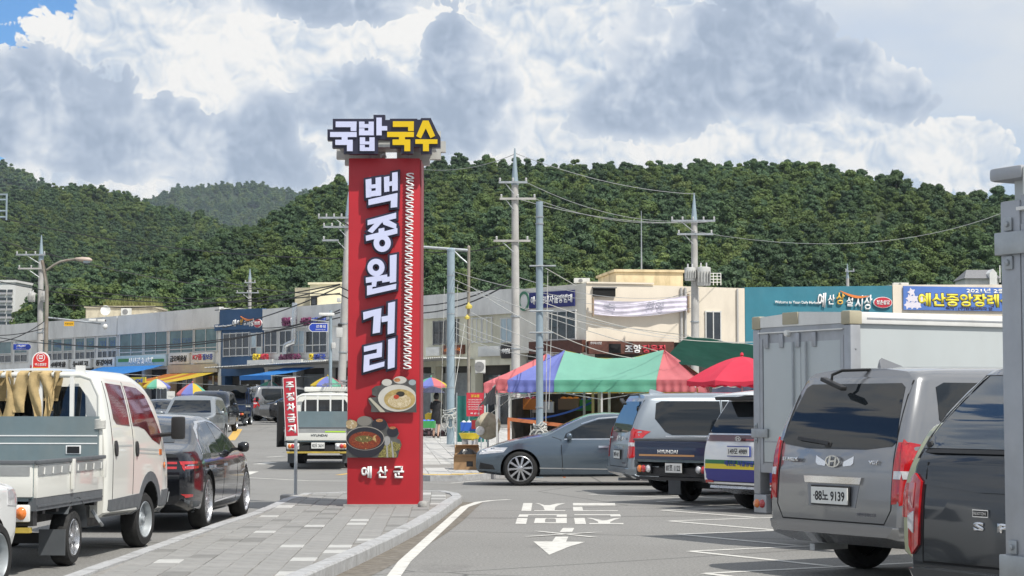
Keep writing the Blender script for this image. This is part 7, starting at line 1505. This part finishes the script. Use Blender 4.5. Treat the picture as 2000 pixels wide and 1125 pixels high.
tb = truck('dark blue pickup truck seen from its tail between silver minivan and patrol car', 3.5, 32.7, 46, M_TBLUE, double=False, number='87조 1122', rack=False, side_m=M_TBLUE); q = tb.t
bx('tailgate_stripe', (-1.3195, -.45, .785), (-1.3165, .7, .815), mat('stripe_orange', (.6, .32, .14), .5), q); bx('side_reflector', (-.3, -.86, 1.045), (-.15, -.8625, 1.065), M_ORGL, q)
bx('cargo_crate', (-1.1, -.7, .745), (-.2, .1, 1.0), mat('crate_blue', (.02, .12, .4), .5, var=.2), q)
tb2 = truck('far blue truck with a black canvas load cover behind the dark SUV', P(443, 800, 96).x, 97.3, 93, M_TBLUE, double=False, number='91누 7730', rack=False, side_m=M_TBLUE); q = tb2.t
for x in (-1.2, .2, 1.4):
    MB().tube([(x, -.82, 1.05), (x, -.82, 1.95), (x, .82, 1.95), (x, .82, 1.05)], .02, 5).build('cover_hoop', M_BLK, q)
MB().grid(lambda u, v: (-1.25 + 2.7 * v, -.9 + 1.8 * u, 1.98 + .05 * math.sin(u * 9 + v * 4) - .06 * abs(u - .5)), 14, 8).build('load_cover', mat('canvas_black', (.03, .033, .034), .6, var=.3, bump=.4, bscale=5), q, smooth=60); MB().grid(lambda u, v: (-1.26 + .02 * math.sin(u * 12), -.9 + 1.8 * u, 1.98 - .28 * v * (1 + .3 * math.sin(u * 15))), 16, 3).build('cover_edge', MATS['canvas_black'], q, smooth=60)
# ---- box trucks
M_BOXW = mat('box_panel', (.50, .54, .545), .45, var=.03, scale=1.5, dirt=(.42, .43, .42), dirt_amt=.25); M_BOXF = mat('box_frame_grey', (.41, .43, .46), .45, .35, var=.08, dirt=(.2, .17, .13), dirt_amt=.3)
M_BOXT = mat('box_corner_tan', (.42, .38, .27), .5, var=.06)
def box_truck(label, X, Y, deg, col, hz=(1.27, 2.1), cap=None, over=.028):
    """X,Y: rear-left corner of the box on the ground plan"""
    a = R(deg); xr_, w, L, zt, zb = -1.42, .87, 3.15, 2.60, .92
    c = truck(label, X - math.cos(a) * xr_ + math.sin(a) * w, Y - math.sin(a) * xr_ - math.cos(a) * w, deg, col, double=False, box=True); t = c.t
    bx('cargo_box', (xr_ + .02, -w + .02, zb), (xr_ + L, w - .02, zt - .05), M_BOXW, t)
    for sd in (1, -1):
        lo, hi = min(sd * (w - .018), sd * (w + .02)), max(sd * (w - .018), sd * (w + .02))
        bx('roof_rail', (xr_ + .12, lo, zt - .13), (xr_ + L + .02, hi, zt), M_WHITE, t, bev=.015); bx('roof_rail_groove', (xr_ + .2, min(sd * (w + .021), sd * (w + .026)), zt - .075), (xr_ + L, max(sd * (w + .021), sd * (w + .026)), zt - .06), M_BOXF, t); bx('floor_rail', (xr_ + .12, lo, zb - .06), (xr_ + L + .02, hi, zb + .04), M_BOXF, t)
        bx('corner_post', (xr_ - .03, min(sd * (w - .10), sd * (w + .022)), zb - .35), (xr_ + .11, max(sd * (w - .10), sd * (w + .022)), zt - .14), M_BOXF, t, bev=.012)
        bx('corner_cap', (xr_ - .045, min(sd * (w - .13), sd * (w + over)), zt - (.05 if cap else .137)), (xr_ + .13, max(sd * (w - .13), sd * (w + over)), zt + .012 - (.1 if cap else 0) * 0), cap or M_BOXT, t, bev=.02)
        for z in (1.35, 1.75, 2.2): MB().lathe([(0, .008), (.012, .006), (.014, 0)], 10, lambda r, q, h: (xr_ + .04 + r * math.cos(q), sd * (w + .022 + h), z + r * math.sin(q))).build('bolt', M_STEEL, t)
        hg = bx('door_edge', (xr_ - .028, min(sd * .71, sd * .765), zb), (xr_ + .01, max(sd * .71, sd * .765), zt - .25), M_BOXF, t)
        for z in hz:
            h_ = bx('hinge_strap', (xr_ - .055, min(sd * .6, sd * (w + .035)), z - .05), (xr_ - .031, max(sd * .6, sd * (w + .035)), z + .05), M_STEEL, t, bev=.006); bx('hinge_wrap', (xr_ - .05, min(sd * (w + .024), sd * (w + .04)), z - .05), (xr_ + .06, max(sd * (w + .024), sd * (w + .04)), z + .05), M_STEEL, h_, bev=.005)
            for dz in (-.085, .085): bx('hinge_bracket', (xr_ - .042, min(sd * (w - .06), sd * (w - .01)), z + dz - .03), (xr_ - .031, max(sd * (w - .06), sd * (w - .01)), z + dz + .03), M_STEEL, h_, bev=.008); MB().lathe([(0, .012), (.012, .01), (.014, 0)], 8, lambda r, q, h: (xr_ - .043 - h, sd * (w - .035) + r * math.cos(q), z + dz + r * math.sin(q))).build('bolt', M_STEEL, h_)
        lp = bx('lamp_box', (xr_ - .05, min(sd * (w - .24), sd * (w - .0)), zb - .56), (xr_ + .05, max(sd * (w - .24), sd * w), zb - .352), M_BOXF, t, bev=.012)
        for y, ln in ((w - .065, M_ORGL), (w - .165, M_REDL)): MB().lathe([(0, .03), (.042, .022), (.05, 0)], 16, lambda r, q, h: (xr_ - .051 - h, sd * y + r * math.cos(q), zb - .455 + r * math.sin(q))).build('lens', ln, lp, smooth=60)
    MB().add([(xr_ - .035, -w + .13, zt - .12), (xr_ - .035, w - .13, zt - .12), (xr_ - .035, w - .13, zt + .0), (xr_ - .035, 0, zt + .035), (xr_ - .035, -w + .13, zt + .0), (xr_ + .1, -w + .13, zt - .12), (xr_ + .1, w - .13, zt - .12), (xr_ + .1, w - .13, zt + .0), (xr_ + .1, 0, zt + .035), (xr_ + .1, -w + .13, zt + .0)], [(0, 4, 3, 2, 1), (4, 9, 8, 3), (3, 8, 7, 2), (0, 1, 6, 5), (5, 6, 7, 8, 9)]).build('header', M_WHITE, t)
    bx('header_cap', (xr_ - .05, .02, zt - .10), (xr_ - .036, .3, zt + .035), M_BOXT, t, bev=.004)
    bx('header_band', (xr_ - .02, -w + .10, zt - .33), (xr_ + .015, w - .10, zt - .121), M_BOXF, t); bx('rain_gutter', (xr_ - .05, -w + .1, zt - .19), (xr_ - .021, w - .1, zt - .175), M_WHITE, t)
    for sd, nm in ((1, 'left_door'), (-1, 'right_door')):
        d = bx('rear_door', (xr_ - .022, min(sd * .004, sd * .70), zb + .02), (xr_ + .012, max(sd * .004, sd * .70), zt - .30), M_BOXW, t, bev=.006)
        MB().tube([(xr_ - .045, sd * .12, zb), (xr_ - .045, sd * .12, zt - .3)], .013, 6).build('lock_rod', M_STEEL, d, smooth=60); bx('lock_handle', (xr_ - .06, min(sd * .1, sd * .3), zb + .3), (xr_ - .046, max(sd * .1, sd * .3), zb + .335), M_STEEL, d)
        bx('door_seam', (xr_ - .0235, min(sd * .02, sd * .69), zb + .245), (xr_ - .0222, max(sd * .02, sd * .69), zb + .262), M_BOXF, d)
    for y in (.62, .34, .04, -.26): k = bx('roof_hinge', (xr_ - .045, y - .035, zt - .36), (xr_ - .0225, y + .035, zt - .2), M_BOXF, t, bev=.006)
    MB().lathe([(.0, .05), (.035, .045), (.04, 0)], 12, lambda r, q, h: (xr_ - .021 - h, .22 + r * math.cos(q), zt - .2 + r * math.sin(q))).build('rear_camera', M_WHITE, t, smooth=60)
    bx('rear_bumper', (xr_ + .02, -w + .25, .42), (xr_ + .12, w - .25, .5), M_BLK, t); bx('subframe', (xr_ + .1, -.7, .62), (xr_ + L, .7, zb - .062), M_BLK, t); bx('floor_sill', (xr_ - .02, -w + .10, zb - .1), (xr_ + .03, w - .1, zb + .015), M_BOXF, t)
    c.plate(xr_ + .0, .05, .66, '92보 5108', w=.335, h=.15); return c
box_truck('white box truck with grey rear frame and tan corner caps behind the silver minivan', 2.83, 22.75, 29, M_CREAM, (1.27,))
box_truck('nearest box truck of which only the grey rear corner post shows at the right edge', 2.2, 8.66, 29, M_CREAM, (.856, 2.27), M_BOXF, .075)
# ---- saloons and SUVs
def car(name, label, cat, X, Y, deg, sp, col, arches, r, wb, track, style, wins, extra=None, rr=.68, mir=None, hz=None, wsp=.22):
    c = Car(name, label, cat, X, Y, deg); c.body(sp, col, arches=[(0, r - .01, r + .055, sp['hw']), (wb, r - .01, r + .055, sp['hw'])])
    for nm, o, m in wins.get('side', []): c.both(nm, o, m, off=.003)
    if 'trim' in wins:
        for v in ('sl', 'sr'): c.line('window_trim', v, wins['trim'], .022, M_CHR, .006)
    if 'rear' in wins: c.patch('rear_window', 'r', wins['rear'], M_GLASS, off=.004)
    if 'front' in wins: c.patch('windscreen', 'f', wins['front'], wins.get('fm', M_GLASS), off=.004)
    for ln in wins.get('gaps', []):
        for v in ('sl', 'sr'): c.line('door_gap', v, ln)
    c.wheels(wb, track, r, wsp, style, rr)
    if mir: c.mirror(mir[0], mir[1], mir[3] if len(mir) > 3 else col, mir[2])
    if hz: c.handles(hz[0], hz[1], col if len(hz) < 3 else hz[2])
    return c
SEDAN = dict(x0=-1.12, x1=3.85, hw=.955, xr=[(.2, -.98), (.45, -1.08), (.7, -1.12), (.95, -1.06), (1.5, -1.06)], xf=[(.15, 3.70), (.4, 3.85), (.62, 3.84), (.8, 3.72), (1.5, 3.72)],
    top=[(-1.12, .99), (-.95, 1.03), (-.55, 1.10), (-.2, 1.21), (.25, 1.355), (.7, 1.43), (1.15, 1.455), (1.55, 1.42), (1.95, 1.28), (2.3, 1.11), (2.5, 1.02), (3.0, .94), (3.5, .83), (3.85, .70)],
    bot=[(-1.12, .36), (-.7, .24), (0, .2), (3.0, .18), (3.85, .26)], wp=[(.15, .85), (.3, .92), (.6, .95), (.8, .945), (.95, .91), (1.0, .885), (1.2, .79), (1.46, .64)], plan=[(-1.12, .80), (-1.04, .88), (-.8, .945), (-.3, .985), (1.5, 1), (2.8, .985), (3.4, .93), (3.7, .82), (3.85, .66)],
    rt=[(-1.1, .07), (.3, .10), (1.2, .11), (2.3, .07), (3.8, .06)], cr=[(-1, .02), (1, .03), (2.4, .05), (3.8, .02)])
M_G80 = paint('paint_dark_grey', (.014, .016, .022), .5, .16); M_S90 = paint('paint_steel_blue', (.13, .17, .21), .7, .22); M_BLKP = paint('paint_black', (.012, .012, .014), .2, .2); M_DBLU = paint('paint_dark_blue', (.014, .022, .042), .4, .22)
SW = [('rear_door_window', [(-.28, .985), (-.16, 1.14), (.12, 1.26), (.42, 1.345), (.93, 1.365), (.98, .965), (.2, .975)], M_GLASS), ('front_door_window', [(1.03, .96), (.99, 1.365), (1.35, 1.335), (1.68, 1.23), (2.02, 1.05), (2.06, .96)], M_GLASS)]
TRIM = [(-.30, .97), (-.19, 1.15), (.1, 1.285), (.42, 1.37), (.95, 1.39), (1.35, 1.36), (1.7, 1.25)]
c = car('sedan', 'dark grey sedan with twin-line red tail lamps parked ahead of the white truck', 'car', -4.86, 25.62, 88.4, SEDAN, M_G80, None, .36, 3.0, 1.63, 'mesh', dict(side=SW, trim=TRIM, rear=[(-.56, 1.12), (.56, 1.12), (.5, 1.33), (-.5, 1.33)], front=[(-.6, 1.08), (.6, 1.08), (.52, 1.36), (-.52, 1.36)], gaps=[[(1.0, .3), (1.0, .96)], [(.05, .58), (-.12, .96)], [(2.08, .3), (2.1, .96)]]), rr=.78, mir=(2.0, 1.02, .90, M_BLKP), hz=([.12, 1.16], .80, M_CHR))
for v in ('sl', 'sr'):
    for z in (.815, .875): c.patch('tail_lamp', v, [(-1.12, z - .02), (-.66, z - .016), (-.64, z + .014), (-1.12, z + .02)], M_REDL, off=.006, step=.05)
    c.line('body_trim', v, [(.45, .33), (2.6, .36)], .02, M_CHR, .004); c.line('tail_chrome', v, [(-1.1, .842), (-.6, .842)], .012, M_CHR, .006); c.patch('rear_reflector', v, [(-1.08, .44), (-.85, .45), (-.85, .48), (-1.08, .49)], M_REDL, off=.006, step=.05)
    c.patch('lower_bumper', v, [(-1.08, .24), (-.46, .24), (-.46, .38), (-1.08, .42)], M_SKIRT, off=.004, step=.08); c.patch('fender_vent', v, [(2.42, .66), (2.75, .69), (2.75, .705), (2.42, .675)], M_CHR, off=.005, step=.05); c.patch('head_lamp', v, [(3.2, .70), (3.6, .66), (3.6, .73), (3.2, .78)], M_CLRL, off=.005, step=.06)
for z in (.815, .875): c.patch('tail_lamp', 'r', [(-.82, z - .014), (-.6, z - .014), (-.6, z + .014), (-.82, z + .014)], M_REDL, off=.006); c.patch('tail_lamp', 'r', [(.82, z - .014), (.6, z - .014), (.6, z + .014), (.82, z + .014)], M_REDL, off=.006)
c = car('sedan', 'steel blue sedan crossing side-on in front of the tents, nose to the left', 'car', 3.12, 40.7, 179.3, SEDAN, M_S90, None, .35, 2.94, 1.62, 'ten', dict(side=SW, trim=TRIM, rear=[(-.56, 1.12), (.56, 1.12), (.5, 1.33), (-.5, 1.33)], front=[(-.6, 1.08), (.6, 1.08), (.52, 1.36), (-.52, 1.36)], gaps=[[(1.0, .3), (1.0, .96)], [(.05, .58), (-.12, .96)], [(2.08, .3), (2.12, .93), (2.3, .99)]]), rr=.74, mir=(1.95, 1.0, .90), hz=([.12, 1.16], .79, M_CHR))
for v in ('sl', 'sr'):
    c.line('sill_chrome', v, [(.45, .33), (2.55, .36)], .02, M_CHR, .006); c.line('belt_trim', v, [(-.28, .955), (2.05, .94)], .016, M_CHR, .005); c.patch('head_lamp', v, [(3.28, .68), (3.78, .63), (3.76, .72), (3.5, .775), (3.2, .775)], M_CLRL, off=.006, step=.05); c.line('lamp_bar', v, [(3.3, .71), (3.72, .69)], .02, M_TXTW, .012); c.patch('air_intake', v, [(3.45, .33), (3.78, .34), (3.76, .47), (3.5, .42)], M_BLK, off=.004, step=.06); c.patch('front_lip', v, [(3.3, .20), (3.78, .22), (3.76, .28), (3.3, .26)], M_BLK, off=.004, step=.08)
c.patch('grille', 'f', [(-.42, .40), (.42, .40), (.46, .66), (-.46, .66)], M_BLK, off=.005); c.patch('grille_frame', 'f', [(-.46, .66), (.46, .66), (.46, .69), (-.46, .69)], M_CHR, off=.008)
c = car('sedan', 'black sedan far down the street behind the white pickup truck', 'car', -12.2, 105, 28, SEDAN, M_BLKP, None, .34, 2.85, 1.6, 'ten', dict(side=SW, rear=[(-.56, 1.12), (.56, 1.12), (.5, 1.33), (-.5, 1.33)], front=[(-.6, 1.08), (.6, 1.08), (.52, 1.36), (-.52, 1.36)]), mir=(1.95, 1.0, .90))
c = car('sedan', 'dark grey car glimpsed between the white truck cab and the silver SUV', 'car', P(296, 800, 78).x, 82, -92, SEDAN, M_G80, None, .34, 2.85, 1.6, 'ten', dict(side=SW, rear=[(-.56, 1.12), (.56, 1.12), (.5, 1.33), (-.5, 1.33)], front=[(-.6, 1.08), (.6, 1.08), (.52, 1.36), (-.52, 1.36)]), mir=(1.95, 1.0, .90))
def suv_spec(h, hw, fr=.9, ro=.95, wb=2.75, hood=1.05, tail=.12, squ=0.0):
    x1 = wb + fr; x0 = -ro
    return dict(x0=x0, x1=x1, hw=hw, xr=[(.25, x0 + .10), (.5, x0), (.8, x0 + .01), (1.08, x0 + .05), (h, x0 + .05 + tail * 2.4)], xf=[(.2, x1 - .12), (.5, x1), (.8, x1 - .02), (hood, x1 - .12), (h, x1 - .12)],
        top=[(x0, h - .09), (x0 + .3, h - .03), (.6, h), (1.1, h - .01), (1.4, h - .09), (1.75, h - .32 + squ), (2.12, hood + .10), (2.3, hood + .03), (wb, hood - .02), (x1 - .25, hood - .08), (x1, hood - .22)], bot=[(x0, .42), (x0 + .4, .3), (0, .26), (wb, .26), (x1, .32)],
        wp=[(.25, hw * .93), (.5, hw * .985), (.8, hw), (1.0, hw * .985), (1.12, hw * .95), (1.4, hw * .87), (h, hw * .76)], plan=[(x0, .87), (x0 + .05, .94), (x0 + .3, .985), (.5, 1), (wb - .2, .985), (x1 - .3, .9), (x1 - .08, .78), (x1, .68)], rt=[(x0, .09), (1, .11), (wb, .07), (x1, .06)], cr=[(x0, .03), (1, .035), (2.3, .05), (x1, .02)])
def suv_win(h, ro, b=1.12):
    x0 = -ro
    return [('quarter_window', [(x0 + .32, b + .06), (x0 + .42, h - .17), (-.08, h - .15), (.02, b)], M_GLASS), ('rear_door_window', [(.06, b), (-.02, h - .15), (.80, h - .13), (.84, b - .01)], M_GLASS), ('front_door_window', [(.90, b - .01), (.86, h - .13), (1.18, h - .15), (1.45, h - .26), (1.86, b + .06), (1.86, b - .02)], M_GLASS)]
sp = suv_spec(1.70, .93, hood=1.06); M_SSUV = paint('paint_silver_dull', (.27, .295, .315), .5, .32)
c = car('suv', 'silver-grey SUV facing us behind the dark sedan on the left', 'car', P(394, 800, 70).x, 69.6, -90.5, sp, M_SSUV, None, .355, 2.75, 1.6, 'six', dict(side=suv_win(1.70, .95), front=[(-.74, 1.13), (.74, 1.13), (.62, 1.56), (-.62, 1.56)], rear=[(-.66, 1.1), (.66, 1.1), (.58, 1.5), (-.58, 1.5)], gaps=[[(.87, .4), (.87, 1.1)], [(.05, .6), (.03, 1.1)], [(1.9, .4), (1.9, 1.1)]]), mir=(1.8, 1.12, .92), hz=([.15, 1.05], .93))
for sd in (1, -1): c.patch('head_lamp', 'f', [(sd * .42, .80), (sd * .66, .80), (sd * .72, .92), (sd * .48, .94)][::sd], M_CLRL, off=.01)
c.patch('grille', 'f', [(-.36, .72), (.36, .72), (.4, .88), (-.4, .88)], M_BLK, off=.008); c.patch('lower_grille', 'f', [(-.5, .42), (.5, .42), (.5, .56), (-.5, .56)], M_BLK, off=.008); c.plate(3.66, 0, .62, '35수 8812', w=.5, h=.11).rotation_euler = (0, 0, 0)
for v in ('sl', 'sr'): c.patch('head_lamp', v, [(3.2, .80), (3.5, .79), (3.45, .92), (3.2, .96)], M_CLRL, off=.008, step=.06); c.line('side_moulding', v, [(.4, .55), (2.3, .55)], .08, M_SKIRT, .01)
sp = suv_spec(1.76, .985, hood=1.14, wb=2.9, squ=.06)
c = car('suv', 'dark blue SUV with upright lit headlamps behind the silver SUV', 'car', P(424, 800, 88).x, 87.5, -89.5, sp, M_DBLU, None, .37, 2.9, 1.7, 'six', dict(side=suv_win(1.76, .95, 1.16), front=[(-.78, 1.2), (.78, 1.2), (.66, 1.62), (-.66, 1.62)], rear=[(-.66, 1.1), (.66, 1.1), (.58, 1.5), (-.58, 1.5)]), mir=(1.85, 1.18, .97))
for sd in (1, -1): c.patch('head_lamp', 'f', [(sd * .60, .62), (sd * .72, .62), (sd * .74, 1.0), (sd * .56, 1.0), (sd * .54, .94), (sd * .66, .92), (sd * .66, .70), (sd * .60, .68)][::sd], mat('lit_lamp', (.9, .9, .88), .2, emit=.6), off=.012, step=.05)
c.patch('grille', 'f', [(-.5, .62), (.5, .62), (.52, .98), (-.52, .98)], M_BLK, off=.01)
# patrol SUV: white with green, yellow and violet bands
sp = suv_spec(1.82, .98, ro=.97, wb=2.86, hood=1.15, squ=.06, tail=.16); M_PWHT = paint('paint_pearl_white', (.78, .79, .78), .05, .25)
c = car('suv', 'white patrol SUV with green, yellow and violet bands left of the box truck', 'car', 4.22, 30.0, 33, sp, M_PWHT, None, .375, 2.86, 1.68, 'six', dict(side=suv_win(1.82, .97, 1.16), front=[(-.78, 1.2), (.78, 1.2), (.66, 1.66), (-.66, 1.66)], rear=[(-.80, 1.18), (.80, 1.18), (.66, 1.66), (-.66, 1.66)], gaps=[[(.87, .4), (.87, 1.12)], [(1.9, .4), (1.9, 1.12)]]), mir=(1.85, 1.18, .97), hz=([.15, 1.05], .98))
MB().grid(lambda u, v: (-.95 + .62 * v, -.66 + 1.32 * u, 1.735 + .085 * v ** .6 + .03 * math.sin(math.pi * u)), 10, 4).build('spoiler', M_PWHT, c.t, smooth=60); bx('spoiler_underside', (-.93, -.64, 1.68), (-.6, .64, 1.733), M_BLK, c.t, bev=.02)
c.patch('tail_lamp_bar', 'r', [(.86, 1.06), (.86, 1.15), (-.86, 1.15), (-.86, 1.06)], mat('smoked_red_lens', (.09, .008, .012), .12, coat=1, spec=.7), off=.014); c.line('tail_lamp_chrome', 'r', [(.84, 1.165), (-.84, 1.165)], .016, M_CHR, .012); c.line('tail_lamp_strip', 'r', [(-.1, 1.085), (-.5, 1.085)], .012, M_REDL, .02)
for z0, z1, m_ in ((.72, .78, mat('band_green', (.03, .18, .06), .4)), (.645, .72, mat('band_yellow', (.78, .62, .03), .4)), (.46, .645, mat('band_violet', (.03, .03, .22), .4))):
    c.patch('colour_band', 'r', [(.92, z0), (.92, z1), (-.92, z1), (-.92, z0)], m_, off=.003); 
    for v in ('sl', 'sr'): c.patch('colour_band', v, [(-.90, z0), (-.42, z0), (-.42, z1), (-.90, z1)], m_, off=.003); c.patch('colour_band', v, [(.45, z0), (2.3, z0), (2.3, z1), (.45, z1)], m_, off=.003)
fnr = lambda u, v, q: (-.965 - q, -u, v); txt('lettering', '예산군 자율방범연합대', M_SIGNB, c.t, .12, .735, .95, .085, fn=fnr, base=.008, depth=.004, bold=.03)
emblem(c, -.975, 0.02, 1.105, .13, .075); c.plate(-.995, 0, .915, '149모 4989', w=.5, h=.13, rim=M_SIGNB); c.patch('bumper_lower', 'r', [(.9, .40), (.9, .46), (-.9, .46), (-.9, .40)], M_BLK, off=.01); c.patch('skid_plate', 'r', [(.7, .30), (.8, .40), (-.8, .40), (-.7, .30)], M_ALU, off=.05, dip=.06)
for sd in (1, -1): c.patch('rear_reflector', 'r', [(sd * .80, .44), (sd * .62, .44), (sd * .62, .47), (sd * .80, .475)][::sd], M_REDL, off=.02, step=.05)
MB().lathe([(.07, 0), (.07, .003), (.05, .003), (.05, 0)], 18, lambda r, a, h: (-.955 - h, -.62 + r * math.cos(a), .87 + r * math.sin(a)), True).build('round_emblem', mat('emblem_blue', (.05, .25, .5), .4), c.t)
# dark pickup with glazed canopy, nearest right
def pickup():
    c = Car('pickup', 'dark grey pickup with a glazed load canopy at the lower right edge', 'car', 4.06, 12.0, 30, None); m = paint('paint_graphite', (.030, .036, .044), .5, .2)
    sp = dict(x0=-1.35, x1=4.05, xr=[(.3, -1.25), (.55, -1.36), (.9, -1.35), (1.2, -1.31), (1.32, -1.26), (1.85, -.78)], xf=[(.3, 3.9), (.6, 4.05), (.9, 4.0), (1.9, 3.9)], top=[(-1.35, 1.80), (-1.0, 1.84), (.6, 1.86), (1.6, 1.86), (2.1, 1.74), (2.75, 1.22), (3.2, 1.14), (3.8, 1.05), (4.05, .9)], bot=[(-1.35, .5), (-.8, .38), (0, .34), (4.05, .38)],
              wp=[(.3, .90), (.6, .955), (.95, .975), (1.18, .965), (1.28, .93), (1.5, .87), (1.86, .74)], plan=[(-1.35, .905), (-1.31, .955), (-1.1, .985), (0, 1), (2.8, .985), (3.6, .93), (4.05, .74)], rt=[(-1.35, .12), (1, .14), (4, .08)])
    c.body(sp, m, arches=[(0, .38, .46, .98), (3.1, .38, .46, .98)])
    c.patch('canopy_rear_glass', 'r', [(.845, 1.30), (-.845, 1.30), (-.66, 1.74), (.66, 1.74)], mat('canopy_glass', (.018, .03, .045), .03, spec=.9, coat=1), off=.012); c.line('glass_seal', 'r', [(.87, 1.285), (-.87, 1.285)], .022, M_BLK, .012); c.line('canopy_edge', 'r', [(.905, 1.24), (.70, 1.755), (-.70, 1.755), (-.905, 1.24)], .03, M_SILV, .016)
    c.both('canopy_side_glass', [(-1.0, 1.32), (-.75, 1.72), (.5, 1.74), (.5, 1.32)], M_GLASS); c.both('rear_door_window', [(.75, 1.26), (.78, 1.72), (1.5, 1.72), (1.55, 1.24)], M_GLASS); c.both('front_door_window', [(1.6, 1.24), (1.56, 1.71), (1.95, 1.66), (2.5, 1.24)], M_GLASS)
    for sd in (1, -1):
        c.patch('tail_lamp', 'r', [(sd * .965, 1.10), (sd * .86, 1.15), (sd * .80, 1.10), (sd * .80, .72), (sd * .86, .66), (sd * .95, .68)][::sd], M_REDL, off=.02, step=.05, dip=.04); c.patch('reversing_lamp', 'r', [(sd * .925, .92), (sd * .84, .92), (sd * .84, .79), (sd * .92, .79)][::sd], M_CLRL, off=.026, step=.05, dip=.02); c.patch('tail_lamp_chrome', 'r', [(sd * .93, 1.09), (sd * .85, 1.09), (sd * .85, .94), (sd * .93, .94)][::sd], mat('pink_lens', (.5, .16, .18), .1, coat=1), off=.026, step=.05, dip=.02)
    for v in ('sl', 'sr'): c.patch('tail_lamp', v, [(-1.36, 1.10), (-1.16, 1.12), (-1.10, .95), (-1.16, .70), (-1.36, .68)], M_REDL, off=.012, step=.05, dip=.03)
    c.line('tailgate_gap', 'r', [(.775, 1.22), (.775, .62), (-.775, .62), (-.775, 1.22)], .014); c.line('tailgate_crease', 'r', [(.76, 1.10), (.3, 1.065), (-.3, 1.065), (-.76, 1.10)], .03, m, .022); c.patch('tailgate_panel', 'r', [(.55, 1.0), (.74, .70), (.7, .64), (-.7, .64), (-.74, .70), (-.55, 1.0)], m, off=.014, dip=.03); c.patch('bumper', 'r', [(.93, .42), (.93, .58), (-.93, .58), (-.93, .42)], m, off=.06, dip=.08)
    fnr = lambda u, v, q: (-1.35 - q, -u, v)
    for i, ch in enumerate('SPORTS'): txt('model_letter', ch, M_CHR, c.t, -.28 + i * .2, .855, .085, .055, fn=fnr, base=.012, depth=.012, bold=.05)
    b = MB().prism([(-.33, .91), (-.20, .91), (-.20, .955), (-.33, .955)], fnr, .012, .022).build('nameplate', M_CHR, c.t); MB().prism([(-.324, .916), (-.206, .916), (-.206, .949), (-.324, .949)], fnr, .0225, .024).build('nameplate_face', M_INK, c.t); txt('nameplate_text', 'REXTON', M_CHR, c.t, -.265, .9325, .10, .018, fn=fnr, base=.0245, depth=.002)
    for y in (.80, -.8): MB().lathe([(0, .03), (.022, .025), (.025, 0)], 10, lambda r, a, h: (-1.25 - h, y + r * math.cos(a), 1.325 + r * math.sin(a))).build('canopy_knob', M_BLK, c.t)
    bx('canopy_shelf', (-.62, -.6, 1.40), (-.58, .5, 1.415), mat('shelf_mint', (.25, .5, .45), .4), c.t); c.wheels(3.1, 1.66, .385, .25, 'six'); c.mirror(2.45, 1.28, m, .95); c.plate(-1.43, 0, .47, '93도 6240', w=.5, h=.11)
pickup()
sp = suv_spec(1.52, .80, ro=.62, wb=2.4, fr=.7, hood=.98, squ=.04, tail=.10); M_LIME = paint('paint_pale_olive', (.36, .38, .24), .2, .3)
c = car('hatchback', 'pale olive small car mostly hidden between the minivan and dark pickup', 'car', 3.88, 14.8, 30, sp, M_LIME, None, .30, 2.4, 1.42, 'six', dict(side=suv_win(1.52, .62, 1.0), rear=[(-.6, 1.0), (.6, 1.0), (.52, 1.38), (-.52, 1.38)], front=[(-.62, 1.05), (.62, 1.05), (.54, 1.4), (-.54, 1.4)]), mir=(1.75, 1.02, .8))
for sd in (1, -1): c.patch('tail_lamp', 'r', [(sd * .74, .98), (sd * .62, .98), (sd * .62, .72), (sd * .74, .72)][::sd], M_REDL, off=.01, step=.06)
sp = suv_spec(1.5, .82, ro=.62, wb=2.4, fr=.86, hood=.96, squ=.04, tail=.08)
c = car('hatchback', 'white small car of which only the front corner shows at the lower left edge', 'car', -5.57, 14.42, 80, sp, M_PWHT, None, .30, 2.4, 1.46, 'steel', dict(side=suv_win(1.5, .62, 1.0), front=[(-.62, 1.05), (.62, 1.05), (.54, 1.38), (-.54, 1.38)], rear=[(-.6, 1.0), (.6, 1.0), (.52, 1.36), (-.52, 1.36)]), mir=(1.75, 1.02, .8))
for v in ('sl', 'sr'): c.patch('head_lamp', v, [(2.72, .72), (3.02, .70), (2.98, .84), (2.72, .92)], M_CLRL, off=.006, step=.05)
# ---- cut all wheel arches
def cut_arches():
    tmp = []
    for o, cuts in PENDING:
        for cm in cuts:
            co = bpy.data.objects.new('cutter', cm); COL.objects.link(co); co.parent = o; tmp.append(co)
            md = o.modifiers.new('arch', 'BOOLEAN'); md.operation = 'DIFFERENCE'; md.object = co; md.solver = 'EXACT'; md.material_mode = 'TRANSFER'
    dg = bpy.context.evaluated_depsgraph_get()
    res = [(o, bpy.data.meshes.new_from_object(o.evaluated_get(dg))) for o, _ in PENDING]
    for o, me in res: o.modifiers.clear(); o.data = me; sm(me, 32)
    for co in tmp: bpy.data.objects.remove(co)
cut_arches()
